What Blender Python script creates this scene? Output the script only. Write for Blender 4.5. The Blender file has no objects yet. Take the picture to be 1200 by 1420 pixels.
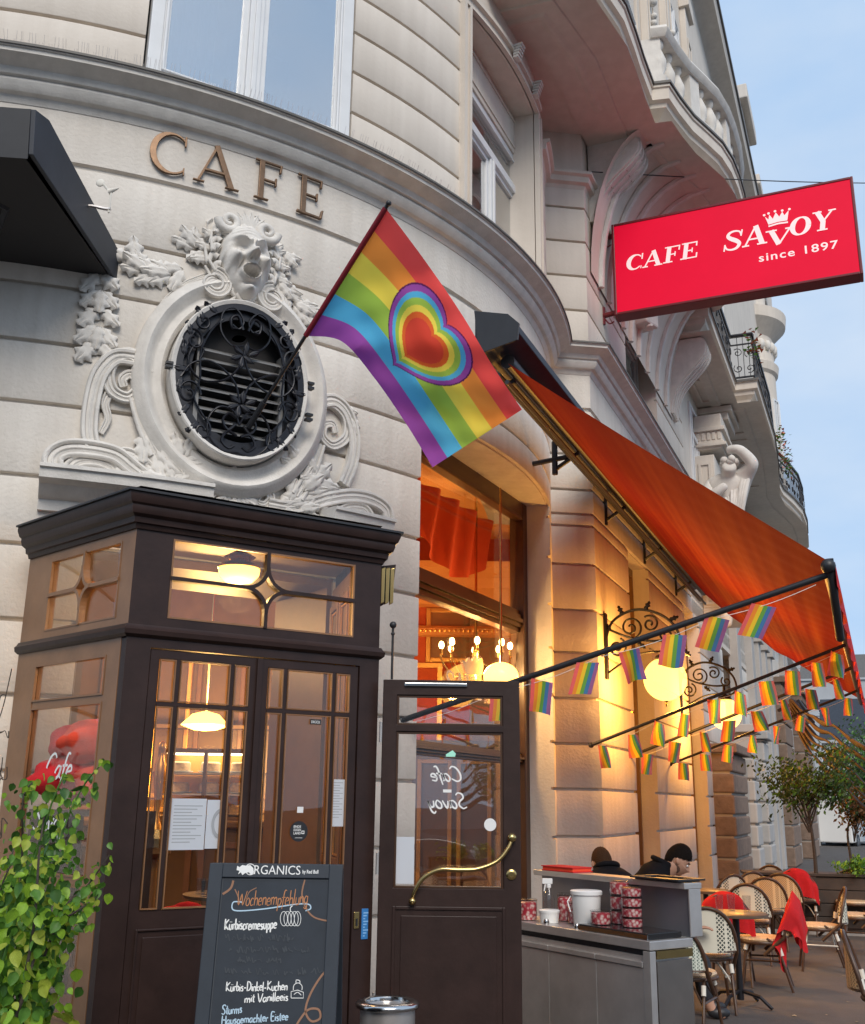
import bpy, bmesh, math, random
from mathutils import Vector, Matrix
random.seed(7)
sc = bpy.context.scene
PI = math.pi
# ---------------------------------------------------------------- camera, sky, sun, exposure
H = 1.6; FPX = 1430.0; PITCH = math.radians(15.7); ROLL = math.radians(0.78)
cam = bpy.data.cameras.new('camera'); camo = bpy.data.objects.new('camera', cam)
sc.collection.objects.link(camo); sc.camera = camo
cam.sensor_fit = 'VERTICAL'; cam.sensor_height = 24.0; cam.lens = 24.0 * FPX / 1420.0
cam.clip_end = 3000; cam.clip_start = 0.05
camo.matrix_world = Matrix.Translation((0, 0, H)) @ Matrix.Rotation(PI / 2 + PITCH, 4, 'X') @ Matrix.Rotation(ROLL, 4, 'Z')
sc.render.resolution_x = 865; sc.render.resolution_y = 1024
sc.view_settings.view_transform = 'Standard'; sc.view_settings.look = 'None'
sc.view_settings.exposure = 0.68; sc.view_settings.gamma = 1.0; sc.view_settings.use_curve_mapping = False
W = bpy.data.worlds.new('World'); sc.world = W; W.use_nodes = True
nt = W.node_tree; nt.nodes.clear()
SUN_EL = 41.0; SUN_AZ = 170.0
wo = nt.nodes.new('ShaderNodeOutputWorld'); bg = nt.nodes.new('ShaderNodeBackground')
sky = nt.nodes.new('ShaderNodeTexSky'); sky.sky_type = 'NISHITA'; sky.sun_disc = False
sky.sun_elevation = math.radians(SUN_EL); sky.sun_rotation = math.radians(SUN_AZ)
sky.air_density = 1.0; sky.dust_density = 3.0; sky.ozone_density = 1.2
tc = nt.nodes.new('ShaderNodeTexCoord'); mp = nt.nodes.new('ShaderNodeMapping'); mp.inputs['Scale'].default_value = (1.2, 1.2, 3.0)
ns = nt.nodes.new('ShaderNodeTexNoise'); ns.inputs['Scale'].default_value = 1.6; ns.inputs['Detail'].default_value = 5; ns.inputs['Roughness'].default_value = .5
cr = nt.nodes.new('ShaderNodeValToRGB'); cr.color_ramp.elements[0].position = .35; cr.color_ramp.elements[1].position = .72
cr.color_ramp.elements[0].color = (.86, .86, .86, 1); cr.color_ramp.elements[1].color = (.98, .98, .98, 1)
mx = nt.nodes.new('ShaderNodeMix'); mx.data_type = 'RGBA'
vr = nt.nodes.new('ShaderNodeValToRGB'); n2 = nt.nodes.new('ShaderNodeTexNoise'); n2.inputs['Scale'].default_value = 2.6; n2.inputs['Detail'].default_value = 6
vr.color_ramp.elements[0].position = .36; vr.color_ramp.elements[1].position = .68   # the veil of thin cloud, thicker and thinner
vr.color_ramp.elements[0].color = (.272, .395, .565, 1); vr.color_ramp.elements[1].color = (.40, .475, .575, 1)
nt.links.new(mp.outputs['Vector'], n2.inputs['Vector']); nt.links.new(n2.outputs['Fac'], vr.inputs['Fac'])
vs10 = nt.nodes.new('ShaderNodeVectorMath'); vs10.operation = 'SCALE'; vs10.inputs['Scale'].default_value = 10.5
nt.links.new(vr.outputs['Color'], vs10.inputs[0]); nt.links.new(vs10.outputs['Vector'], mx.inputs[7])
nt.links.new(tc.outputs['Generated'], mp.inputs['Vector']); nt.links.new(mp.outputs['Vector'], ns.inputs['Vector'])
nt.links.new(ns.outputs['Fac'], cr.inputs['Fac']); nt.links.new(cr.outputs['Color'], mx.inputs[0])
nt.links.new(sky.outputs['Color'], mx.inputs[6]); nt.links.new(mx.outputs[2], bg.inputs['Color'])
bg.inputs['Strength'].default_value = 0.10
nt.links.new(bg.outputs['Background'], wo.inputs['Surface'])
sl = bpy.data.lights.new('sun', 'SUN'); sl.energy = 1.5; sl.angle = math.radians(30); sl.color = (1.0, .92, .82)
slo = bpy.data.objects.new('sun', sl); sc.collection.objects.link(slo)
_e, _a = math.radians(SUN_EL), math.radians(SUN_AZ)
slo.rotation_euler = Vector((math.sin(_a) * math.cos(_e), math.cos(_a) * math.cos(_e), math.sin(_e))).to_track_quat('Z', 'Y').to_euler()

# ---------------------------------------------------------------- measuring helpers (photo pixel -> point on a known surface)
def ray(px, py):
    x = (px - 600) / FPX; y = -(py - 710) / FPX
    a = x * math.cos(ROLL) - y * math.sin(ROLL); b = x * math.sin(ROLL) + y * math.cos(ROLL)
    return Vector((a, math.cos(PITCH) - b * math.sin(PITCH), math.sin(PITCH) + b * math.cos(PITCH)))
def atY(px, py, Y):
    d = ray(px, py); return d * (Y / d.y) + Vector((0, 0, H))
def atz(px, py, z):
    d = ray(px, py); return d * ((z - H) / d.z) + Vector((0, 0, H))
CX, CY = -4.294, 12.057; RW = 5.696; PHI0 = 151.0
def CYL(u, v, w=0.0):                    # wall of the round corner: u along the arc, v height, w outwards
    a = math.radians(PHI0) - u / RW
    return Vector((CX + (RW + w) * math.sin(a), CY + (RW + w) * math.cos(a), v))
def uphi(phi): return math.radians(PHI0 - phi) * RW
def cu(px, py, w=0.0):
    d = ray(px, py); R = RW + w
    a = d.x * d.x + d.y * d.y; b = -(CX * d.x + CY * d.y); c = CX * CX + CY * CY - R * R
    t = (-b - math.sqrt(max(b * b - a * c, 0))) / a; P = d * t
    return (math.radians(PHI0) - math.atan2(P.x - CX, P.y - CY)) * RW, P.z + H
class Plane:                             # vertical plane: q origin, yaw direction of u; w outwards (right of u)
    def __init__(s, q, yaw, z0=0.0):
        s.q = Vector((q[0], q[1])); y = math.radians(yaw); s.d = Vector((math.sin(y), math.cos(y))); s.n = Vector((s.d.y, -s.d.x)); s.z0 = z0; s.yaw = yaw
    def __call__(s, u, v, w=0.0):
        p = s.q + s.d * u + s.n * w; return Vector((p.x, p.y, v + s.z0))
    def px(s, x, y, w=0.0):
        r = ray(x, y); q = s.q + s.n * w; r2 = Vector((r.x, r.y)); t = s.n.dot(q) / s.n.dot(r2); P = r2 * t
        return (P - q).dot(s.d), r.z * t + H - s.z0
YAW = 23.2
FAC = Plane((1.5877, 10.7513), YAW)      # straight facade, u = distance along the street
A_ = (-1.65, 5.58); B_ = (-.32, 6.4)
VF = Plane(A_, 58.344); VL = Plane(A_, 132.3); VR = Plane(B_, -15.1)

# ---------------------------------------------------------------- mesh builder
class MB:
    def __init__(s): s.v = []; s.f = []; s.m = []; s.c = {}
    def add(s, vs, fs, mi=0):
        o = len(s.v); s.v += [tuple(p) for p in vs]; s.f += [tuple(i + o for i in f) for f in fs]; s.m += [mi] * len(fs); return s
    def box(s, u0, u1, v0, v1, w0, w1, M=None, nu=1, mi=0):
        M = M or (lambda a, b, c: (a, b, c))
        vs = []
        for i in range(nu + 1):
            u = u0 + (u1 - u0) * i / nu
            vs += [M(u, v0, w0), M(u, v1, w0), M(u, v1, w1), M(u, v0, w1)]
        fs = [(0, 1, 2, 3), tuple(4 * nu + k for k in (3, 2, 1, 0))]
        for i in range(nu):
            for k in range(4): a = 4 * i + k; b = 4 * i + (k + 1) % 4; fs.append((a, a + 4, b + 4, b))
        return s.add(vs, fs, mi)
    def frame(s, u0, u1, v0, v1, t, w0, w1, M, tb=None, nu=1):
        tb = tb or t
        s.box(u0, u0 + t, v0, v1, w0, w1, M); s.box(u1 - t, u1, v0, v1, w0, w1, M)
        s.box(u0 + t, u1 - t, v1 - t, v1, w0, w1 - .001, M, nu); s.box(u0 + t, u1 - t, v0, v0 + tb, w0, w1 - .001, M, nu); return s
    def poly(s, pts, w0, w1, M, mi=0):   # extruded polygon (u,v)
        n = len(pts); vs = [M(u, v, w0) for u, v in pts] + [M(u, v, w1) for u, v in pts]
        fs = [tuple(range(n)), tuple(range(2 * n - 1, n - 1, -1))] + [(i, (i + 1) % n, n + (i + 1) % n, n + i) for i in range(n)]
        return s.add(vs, fs, mi)
    def prism(s, pts, z0, z1, mi=0):     # extruded plan polygon
        return s.poly(pts, z0, z1, lambda a, b, c: (a, b, c), mi)
    def tube(s, pts, r, n=8, mi=0, flat=1.0, up=None, cap=True):
        pts = [Vector(p) for p in pts]; m = len(pts)
        if m < 2: return s
        rr = r if isinstance(r, (list, tuple)) else [r] * m
        vs = []; prev = None
        for i, p in enumerate(pts):
            t = (pts[min(i + 1, m - 1)] - pts[max(i - 1, 0)])
            if t.length < 1e-9: t = Vector((0, 0, 1))
            t.normalize()
            if up is not None: a = Vector(up) - t * t.dot(Vector(up))
            elif prev is None: a = t.orthogonal()
            else: a = prev - t * t.dot(prev)
            if a.length < 1e-6: a = t.orthogonal()
            a.normalize(); prev = a; b = t.cross(a)
            for k in range(n):
                th = 2 * PI * k / n; vs.append(p + (a * math.cos(th) * flat + b * math.sin(th)) * rr[i])
        fs = [(i * n + k, i * n + (k + 1) % n, (i + 1) * n + (k + 1) % n, (i + 1) * n + k) for i in range(m - 1) for k in range(n)]
        if cap: fs += [tuple(range(n - 1, -1, -1)), tuple((m - 1) * n + k for k in range(n))]
        return s.add(vs, fs, mi)
    def lathe(s, prof, o=(0, 0, 0), n=16, X=(1, 0, 0), Y=(0, 1, 0), Z=(0, 0, 1), mi=0, sx=1.0):
        o, X, Y, Z = Vector(o), Vector(X), Vector(Y), Vector(Z); vs = []
        for r, h in prof:
            for k in range(n): th = 2 * PI * k / n; vs.append(o + Z * h + X * (r * sx * math.cos(th)) + Y * (r * math.sin(th)))
        m = len(prof)
        fs = [(i * n + k, i * n + (k + 1) % n, (i + 1) * n + (k + 1) % n, (i + 1) * n + k) for i in range(m - 1) for k in range(n)]
        fs += [tuple(range(n - 1, -1, -1)), tuple((m - 1) * n + k for k in range(n))]
        return s.add(vs, fs, mi)
    def ball(s, c, r, n=12, sc_=(1, 1, 1), mi=0):
        prof = [(max(r * math.sin(PI * i / n), 1e-4) , -r * math.cos(PI * i / n)) for i in range(n + 1)]
        return s.lathe(prof, c, n * 2, (sc_[0], 0, 0), (0, sc_[1], 0), (0, 0, sc_[2]), mi)
    def grid(s, fn, nu, nv, mi=0, closed=False):
        vs = [fn(i / nu, j / nv) for j in range(nv + 1) for i in range(nu + 1)]
        fs = [(j * (nu + 1) + i, j * (nu + 1) + i + 1, (j + 1) * (nu + 1) + i + 1, (j + 1) * (nu + 1) + i) for j in range(nv) for i in range(nu)]
        return s.add(vs, fs, mi)
    def sweep(s, prof, path, closed=False, mi=0, cap=True):   # prof [(w,z)], path [(x,y)], outwards = right of travel
        n = len(path); m = len(prof); P = [Vector((p[0], p[1])) for p in path]; vs = []
        for i in range(n):
            if closed: a, b = P[i - 1], P[(i + 1) % n]
            else: a, b = P[max(i - 1, 0)], P[min(i + 1, n - 1)]
            d1 = (P[i] - a); d2 = (b - P[i])
            if d1.length < 1e-9: d1 = d2
            if d2.length < 1e-9: d2 = d1
            d1 = d1.normalized(); d2 = d2.normalized()
            n1 = Vector((d1.y, -d1.x)); n2 = Vector((d2.y, -d2.x)); nn = n1 + n2
            nn = nn / max(nn.length_squared / 2, .25)
            for w, z in prof: q = P[i] + nn * w; vs.append((q.x, q.y, z))
        fs = []
        for i in range(n if closed else n - 1):
            for k in range(m):
                a = i * m + k; b = i * m + (k + 1) % m; c = ((i + 1) % n) * m
                fs.append((a, c + k, c + (k + 1) % m, b))
        if cap and not closed: fs += [tuple(range(m)), tuple((n - 1) * m + k for k in range(m - 1, -1, -1))]
        return s.add(vs, fs, mi)
    def mesh(s, name, mats, off=(0, 0, 0), smooth=None, fix=True):
        me = bpy.data.meshes.new(name); ox, oy, oz = off
        me.from_pydata([(x - ox, y - oy, z - oz) for x, y, z in s.v], [], s.f)
        for m_ in (mats if isinstance(mats, (list, tuple)) else [mats]): me.materials.append(m_)
        if any(s.m): me.polygons.foreach_set('material_index', s.m)
        if fix:
            bm = bmesh.new(); bm.from_mesh(me); bmesh.ops.recalc_face_normals(bm, faces=bm.faces); bm.to_mesh(me); bm.free()
        if smooth is not None:
            me.polygons.foreach_set('use_smooth', [True] * len(me.polygons))
            if smooth < 180 and hasattr(me, 'set_sharp_from_angle'): me.set_sharp_from_angle(angle=math.radians(smooth))
        me.update(); return me
def root_of(o):
    while o.parent: o = o.parent
    return o
def link(o): sc.collection.objects.link(o); return o
def thing(name, label, cat, loc=(0, 0, 0), group=None):
    o = link(bpy.data.objects.new(name, None)); o.location = loc; o.empty_display_size = .1
    o['label'] = label; o['category'] = cat
    if group: o['group'] = group
    return o
def part(name, mb, mats, parent=None, smooth=None, label=None, bevel=0, fix=True):
    off = root_of(parent).location if parent else (0, 0, 0)
    me = mb if isinstance(mb, bpy.types.Mesh) else mb.mesh(name, mats, off, smooth, fix)
    o = link(bpy.data.objects.new(name, me)); o.parent = parent
    if label: o['label'] = label
    if bevel:
        b = o.modifiers.new('bevel', 'BEVEL'); b.width = bevel; b.segments = 2; b.limit_method = 'ANGLE'; b.angle_limit = math.radians(40)
    return o
def solo(name, mb, mats, label, cat, group=None, smooth=None, bevel=0, loc=(0, 0, 0)):   # a thing that is one mesh
    me = mb.mesh(name, mats, loc, smooth); o = link(bpy.data.objects.new(name, me)); o.location = loc
    o['label'] = label; o['category'] = cat
    if group: o['group'] = group
    if bevel:
        b = o.modifiers.new('bevel', 'BEVEL'); b.width = bevel; b.segments = 2; b.limit_method = 'ANGLE'
    return o
def struct(name, mb, mats, smooth=None):
    o = link(bpy.data.objects.new(name, mb.mesh(name, mats, (0, 0, 0), smooth))); o['kind'] = 'structure'; return o
def copy_tree(o, parent=None):
    c = o.copy(); link(c); c.parent = parent
    for ch in list(o.children): copy_tree(ch, c)
    return c
def relabel(o, label, group=None):
    o['label'] = label
    if group: o['group'] = group
    return o
def text_mesh(body, size=1.0, bold=0.0, space=1.0):
    cu_ = bpy.data.curves.new('lettering', 'FONT'); cu_.body = body; cu_.size = size; cu_.offset = bold; cu_.space_character = space
    cu_.resolution_u = 3; ob = bpy.data.objects.new('lettering', cu_); link(ob)
    dg = bpy.context.evaluated_depsgraph_get(); me = ob.evaluated_get(dg).to_mesh()
    vs = [tuple(v.co) for v in me.vertices]; fs = [tuple(p.vertices) for p in me.polygons]
    ob.evaluated_get(dg).to_mesh_clear(); bpy.data.objects.remove(ob); bpy.data.curves.remove(cu_)
    x0 = min(v[0] for v in vs); return [(v[0] - x0, v[1]) for v in vs], fs
def text_on(mb, body, M, u0, v0, height, w, bold=0.0, slant=0.0, width=None, flip=False, mi=0, th=0.002, space=1.0):
    vs, fs = text_mesh(body, 1.0, bold, space)
    k = height / .7; wd = max(v[0] for v in vs) * k; kx = (width / wd if width else 1.0) * k
    if flip: vs = [(-x, y) for x, y in vs]
    mb.add([M(u0 + x * kx + slant * y * k, v0 + y * k, w) for x, y in vs], fs, mi)
    return mb
def ribbon(mb, pts, wid, M, w, mi=0):    # flat stroke with varying width, in (u,v)
    P = [Vector(p) for p in pts]; n = len(P); ww = wid if isinstance(wid, (list, tuple)) else [wid] * n; L = []; R = []
    for i in range(n):
        t = P[min(i + 1, n - 1)] - P[max(i - 1, 0)]
        if t.length < 1e-9: t = Vector((1, 0))
        t.normalize(); q = Vector((-t.y, t.x)) * (ww[i] / 2); L.append(P[i] + q); R.append(P[i] - q)
    vs = [M(p.x, p.y, w) for p in L] + [M(p.x, p.y, w) for p in R]
    mb.add(vs, [(i, i + 1, n + i + 1, n + i) for i in range(n - 1)], mi)
def smoothline(pts, k=4):                # Catmull-Rom
    P = [Vector(p) for p in pts]; out = []
    for i in range(len(P) - 1):
        a, b, c, d = P[max(i - 1, 0)], P[i], P[i + 1], P[min(i + 2, len(P) - 1)]
        for j in range(k):
            t = j / k; out.append(.5 * ((2 * b) + (c - a) * t + (2 * a - 5 * b + 4 * c - d) * t * t + (3 * b - a - 3 * c + d) * t ** 3))
    out.append(P[-1]); return out

# ---------------------------------------------------------------- materials
def mat(name, col, rough=.6, metal=0.0, var=0.0, vscale=4.0, bump=0.0, bscale=60.0, emit=None, es=0.0, trans=0.0, spec=.5, dirt=None, streak=0.0, coat=0.0):
    m = bpy.data.materials.new(name); m.use_nodes = True; n = m.node_tree; b = n.nodes['Principled BSDF']; L = n.links.new
    b.inputs['Base Color'].default_value = (*col, 1); b.inputs['Roughness'].default_value = rough; b.inputs['Metallic'].default_value = metal
    b.inputs['Specular IOR Level'].default_value = spec; b.inputs['Coat Weight'].default_value = coat
    if emit: b.inputs['Emission Color'].default_value = (*emit, 1); b.inputs['Emission Strength'].default_value = es
    tc = n.nodes.new('ShaderNodeTexCoord')
    out = None
    if var > 0:
        ns = n.nodes.new('ShaderNodeTexNoise'); ns.inputs['Scale'].default_value = vscale; ns.inputs['Detail'].default_value = 6; ns.inputs['Roughness'].default_value = .62
        L(tc.outputs['Object'], ns.inputs['Vector'])
        r = n.nodes.new('ShaderNodeValToRGB'); r.color_ramp.elements[0].position = .3; r.color_ramp.elements[1].position = .7
        lo = tuple(max(c * (1 - var), 0) for c in col); hi = tuple(min(c * (1 + var * .6), 1) for c in col)
        r.color_ramp.elements[0].color = (*lo, 1); r.color_ramp.elements[1].color = (*hi, 1)
        L(ns.outputs['Fac'], r.inputs['Fac']); out = r.outputs['Color']
        if streak > 0:                    # rain streaks and soot: stretched noise
            mp = n.nodes.new('ShaderNodeMapping'); mp.inputs['Scale'].default_value = (5, 5, .35); L(tc.outputs['Object'], mp.inputs['Vector'])
            n2 = n.nodes.new('ShaderNodeTexNoise'); n2.inputs['Scale'].default_value = 1.5; n2.inputs['Detail'].default_value = 5; L(mp.outputs['Vector'], n2.inputs['Vector'])
            r2 = n.nodes.new('ShaderNodeValToRGB'); r2.color_ramp.elements[0].position = .38; r2.color_ramp.elements[1].position = .66
            d = dirt or (.5, .45, .4)
            r2.color_ramp.elements[0].color = (*[1 - (1 - c) * streak for c in d], 1); r2.color_ramp.elements[1].color = (1, 1, 1, 1)
            L(n2.outputs['Fac'], r2.inputs['Fac'])
            mm = n.nodes.new('ShaderNodeMix'); mm.data_type = 'RGBA'; mm.blend_type = 'MULTIPLY'; mm.inputs[0].default_value = 1
            L(out, mm.inputs[6]); L(r2.outputs['Color'], mm.inputs[7]); out = mm.outputs[2]
        L(out, b.inputs['Base Color'])
    if bump > 0:
        nb = n.nodes.new('ShaderNodeTexNoise'); nb.inputs['Scale'].default_value = bscale; nb.inputs['Detail'].default_value = 4
        L(tc.outputs['Object'], nb.inputs['Vector'])
        bp = n.nodes.new('ShaderNodeBump'); bp.inputs['Strength'].default_value = bump; bp.inputs['Distance'].default_value = .01
        L(nb.outputs['Fac'], bp.inputs['Height']); L(bp.outputs['Normal'], b.inputs['Normal'])
    if trans > 0:
        tr = n.nodes.new('ShaderNodeBsdfTranslucent'); tr.inputs['Color'].default_value = (*col, 1)
        if out: L(out, tr.inputs['Color'])
        mxs = n.nodes.new('ShaderNodeMixShader'); mxs.inputs[0].default_value = trans
        L(b.outputs[0], mxs.inputs[1]); L(tr.outputs[0], mxs.inputs[2]); L(mxs.outputs[0], n.nodes['Material Output'].inputs['Surface'])
    return m
def glass(name, tint=(1, 1, 1), refl=.5, rough=.0, rmin=None):
    m = bpy.data.materials.new(name); m.use_nodes = True; n = m.node_tree; n.nodes.clear(); L = n.links.new
    o = n.nodes.new('ShaderNodeOutputMaterial'); t = n.nodes.new('ShaderNodeBsdfTransparent'); t.inputs['Color'].default_value = (*tint, 1)
    g = n.nodes.new('ShaderNodeBsdfGlossy'); g.inputs['Roughness'].default_value = rough
    tc = n.nodes.new('ShaderNodeTexCoord'); ns = n.nodes.new('ShaderNodeTexNoise'); ns.inputs['Scale'].default_value = 1.3; ns.inputs['Detail'].default_value = 1
    bp = n.nodes.new('ShaderNodeBump'); bp.inputs['Strength'].default_value = .12; bp.inputs['Distance'].default_value = .05
    L(tc.outputs['Object'], ns.inputs['Vector']); L(ns.outputs['Fac'], bp.inputs['Height']); L(bp.outputs['Normal'], g.inputs['Normal'])
    f = n.nodes.new('ShaderNodeLayerWeight'); f.inputs['Blend'].default_value = .5; pw = n.nodes.new('ShaderNodeMath'); pw.operation = 'POWER'; pw.inputs[1].default_value = 4.5; L(f.outputs['Facing'], pw.inputs[0])
    mr = n.nodes.new('ShaderNodeMapRange'); mr.inputs['To Min'].default_value = refl * .25 if rmin is None else rmin; mr.inputs['To Max'].default_value = 1.0
    L(pw.outputs[0], mr.inputs['Value'])
    mx = n.nodes.new('ShaderNodeMixShader'); L(mr.outputs['Result'], mx.inputs[0]); L(t.outputs[0], mx.inputs[1]); L(g.outputs[0], mx.inputs[2]); L(mx.outputs[0], o.inputs['Surface'])
    return m
def vcol_mat(name, rough=.7, trans=.35, bump=0.0):
    m = bpy.data.materials.new(name); m.use_nodes = True; n = m.node_tree; b = n.nodes['Principled BSDF']; L = n.links.new
    a = n.nodes.new('ShaderNodeAttribute'); a.attribute_name = 'print'; L(a.outputs['Color'], b.inputs['Base Color']); b.inputs['Roughness'].default_value = rough
    b.inputs['Specular IOR Level'].default_value = .2
    tr = n.nodes.new('ShaderNodeBsdfTranslucent'); L(a.outputs['Color'], tr.inputs['Color'])
    mx = n.nodes.new('ShaderNodeMixShader'); mx.inputs[0].default_value = trans; L(b.outputs[0], mx.inputs[1]); L(tr.outputs[0], mx.inputs[2]); L(mx.outputs[0], n.nodes['Material Output'].inputs['Surface'])
    if bump:
        tc = n.nodes.new('ShaderNodeTexCoord'); w = n.nodes.new('ShaderNodeTexNoise'); w.inputs['Scale'].default_value = 400
        bp = n.nodes.new('ShaderNodeBump'); bp.inputs['Strength'].default_value = bump; bp.inputs['Distance'].default_value = .002
        L(tc.outputs['Object'], w.inputs['Vector']); L(w.outputs['Fac'], bp.inputs['Height']); L(bp.outputs['Normal'], b.inputs['Normal'])
    return m
M = dict(
    stucco=mat('stucco', (.70, .65, .585), .85, var=.10, vscale=1.3, bump=.5, bscale=34, streak=.20, dirt=(.55, .5, .45)),
    stone=mat('carved_stone', (.72, .685, .635), .8, var=.12, vscale=7, bump=.3, bscale=60, streak=.12, dirt=(.5, .45, .4)),
    stone2=mat('upper_stucco', (.70, .63, .55), .85, var=.08, vscale=1.2, bump=.2, bscale=30, streak=.14),
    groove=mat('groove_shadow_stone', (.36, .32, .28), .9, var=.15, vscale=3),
    brownstone=mat('brown_rusticated_stone', (.22, .15, .11), .9, var=.25, vscale=6, bump=.9, bscale=18),
    greystone=mat('grey_far_stone', (.42, .40, .38), .85, var=.12, vscale=2),
    leadcap=mat('lead_flashing', (.12, .11, .10), .6, var=.2, vscale=3),
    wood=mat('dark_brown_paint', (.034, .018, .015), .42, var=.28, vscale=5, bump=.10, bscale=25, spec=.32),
    woodlit=mat('brown_wood_warm_lit', (.25, .125, .058), .36, var=.22, vscale=4, bump=.08, bscale=20),  # lighter copy of the brown wood, warm light painted into its colour
    winwood=mat('window_brown_wood', (.06, .028, .014), .35, var=.15, vscale=5),
    whitewin=mat('white_window_paint', (.72, .73, .74), .45, var=.05, vscale=5),
    iron=mat('wrought_iron', (.013, .013, .018), .42, metal=.3, var=.2, vscale=20, spec=.6),
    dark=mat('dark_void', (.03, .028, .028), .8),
    louvre=mat('louvre_grey', (.20, .195, .19), .45, metal=.3),
    black=mat('black_metal', (.022, .022, .025), .45, var=.2, vscale=8),
    housing=mat('anthracite_housing', (.028, .032, .042), .5, var=.25, vscale=5),
    redframe=mat('dark_red_lacquer', (.20, .012, .012), .35),
    bronze=mat('bronze_letters', (.20, .12, .07), .38, metal=.6, var=.25, vscale=20),
    brass=mat('brass', (.62, .44, .18), .22, metal=1.0, var=.1, vscale=10),
    steel=mat('brushed_steel', (.62, .585, .56), .38, metal=.75, var=.18, vscale=3, bump=.04, bscale=80),
    chrome=mat('chrome', (.62, .61, .60), .16, metal=1.0),
    white=mat('white_plastic', (.78, .78, .77), .4), paper=mat('paper', (.72, .75, .80), .7, trans=.3),
    clear=glass('window_glass', (1, 1, 1), .22, rmin=.06), skyglass=glass('upper_window_glass', (.8, .87, .92), .9, rmin=.66), doorglass=glass('door_glass', (.97, .97, .97), .22, rmin=.05),
    jar=glass('jar_plastic', (.95, .95, .95), .3, .1),
    
    bulb=mat('lit_bulb', (1, .8, .4), .3, emit=(1.0, .62, .22), es=16),
    dome=mat('lit_dome_shade', (1, .8, .3), .3, emit=(1.0, .55, .10), es=2.8),
    redsign=mat('sign_red_lightbox', (.50, .004, .03), .5, emit=(.90, .001, .030), es=.30, spec=.15, var=.12, vscale=.9),
    signwhite=mat('sign_white_letters', (.80, .66, .66), .4, emit=(1, .75, .72), es=.25),
    signbox=mat('sign_box_dark_red', (.16, .010, .014), .4),
    awn=mat('awning_fabric', (.50, .026, .003), .85, var=.15, vscale=2, bump=.1, bscale=150, trans=.42),
    redcloth=mat('red_fleece', (.55, .010, .014), .95, var=.15, vscale=12, bump=.5, bscale=160),
    orangecloth=mat('orange_red_cushion', (.75, .06, .02), .9, var=.25, vscale=6, bump=.3, bscale=90),
    board=mat('blackboard', (.025, .032, .043), .75, var=.18, vscale=7), boardframe=mat('board_frame', (.022, .030, .042), .6, var=.15, vscale=8),
    chalkw=mat('chalk_white', (.80, .80, .78), .9), chalkf=mat('chalk_faded', (.062, .07, .08), .95), chalkb=mat('chalk_brown', (.30, .16, .10), .95),
    chalko=mat('chalk_orange', (.50, .22, .10), .95), chalkblue=mat('chalk_pale_blue', (.45, .60, .72), .95),
    pave=mat('pavement_asphalt', (.085, .075, .070), .85, var=.22, vscale=2.2, bump=.4, bscale=70),
    road=mat('road_asphalt', (.05, .05, .052), .9, var=.2, vscale=1.5, bump=.4, bscale=60),
    kerb=mat('kerb_granite', (.30, .29, .28), .8, var=.15, vscale=8),
    inwall=mat('interior_red_wall', (.46, .065, .012), .7, var=.12, vscale=1.5), inceil=mat('interior_ochre_ceiling', (.62, .27, .08), .75, var=.1, vscale=2),
    inwood=mat('interior_wood', (.20, .11, .04), .4, var=.2, vscale=4), gold=mat('gilded', (.75, .42, .12), .35, metal=.7),
    infloor=mat('interior_floor', (.10, .05, .03), .4),
    rattan=mat('rattan_frame', (.075, .035, .018), .4, var=.35, vscale=25), whiteband=mat('white_binding', (.72, .68, .60), .6),
    meat=None, leafy=mat('leaf_yellow_green', (.42, .50, .06), .5, var=.3, vscale=20, trans=.35), leafk=mat('leaf_deep_green', (.045, .12, .02), .45, var=.3, vscale=20, trans=.2), leaf=mat('leaf_bright_green', (.29, .50, .04), .5, var=.4, vscale=30, trans=.35), leafd=mat('leaf_mid_green', (.10, .24, .03), .5, var=.3, vscale=20, trans=.3),
    treeleaf=mat('maple_leaf_dark', (.045, .085, .022), .6, var=.4, vscale=10, trans=.25), redleaf=mat('autumn_leaf', (.16, .07, .02), .6, var=.4, vscale=10, trans=.2),
    bark=mat('bark', (.06, .045, .035), .9, var=.3, vscale=12, bump=.6, bscale=40),
    planter=mat('planter_wood', (.05, .032, .022), .6, var=.25, vscale=6),
    skin=mat('skin', (.50, .27, .18), .55, var=.08, vscale=15), hair=mat('dark_hair', (.010, .007, .006), .85, spec=.1, bump=.6, bscale=120), hairb=mat('brown_hair', (.045, .022, .012), .85, spec=.1, bump=.6, bscale=120),
    jacketblack=mat('black_jacket', (.008, .008, .010), .9, spec=.12, bump=.4, bscale=30), trousers=mat('dark_trousers', (.02, .022, .03), .8),
    blue=mat('blue_enamel', (.04, .20, .50), .4), cable=mat('cable_black', (.03, .03, .03), .6),
)
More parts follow.
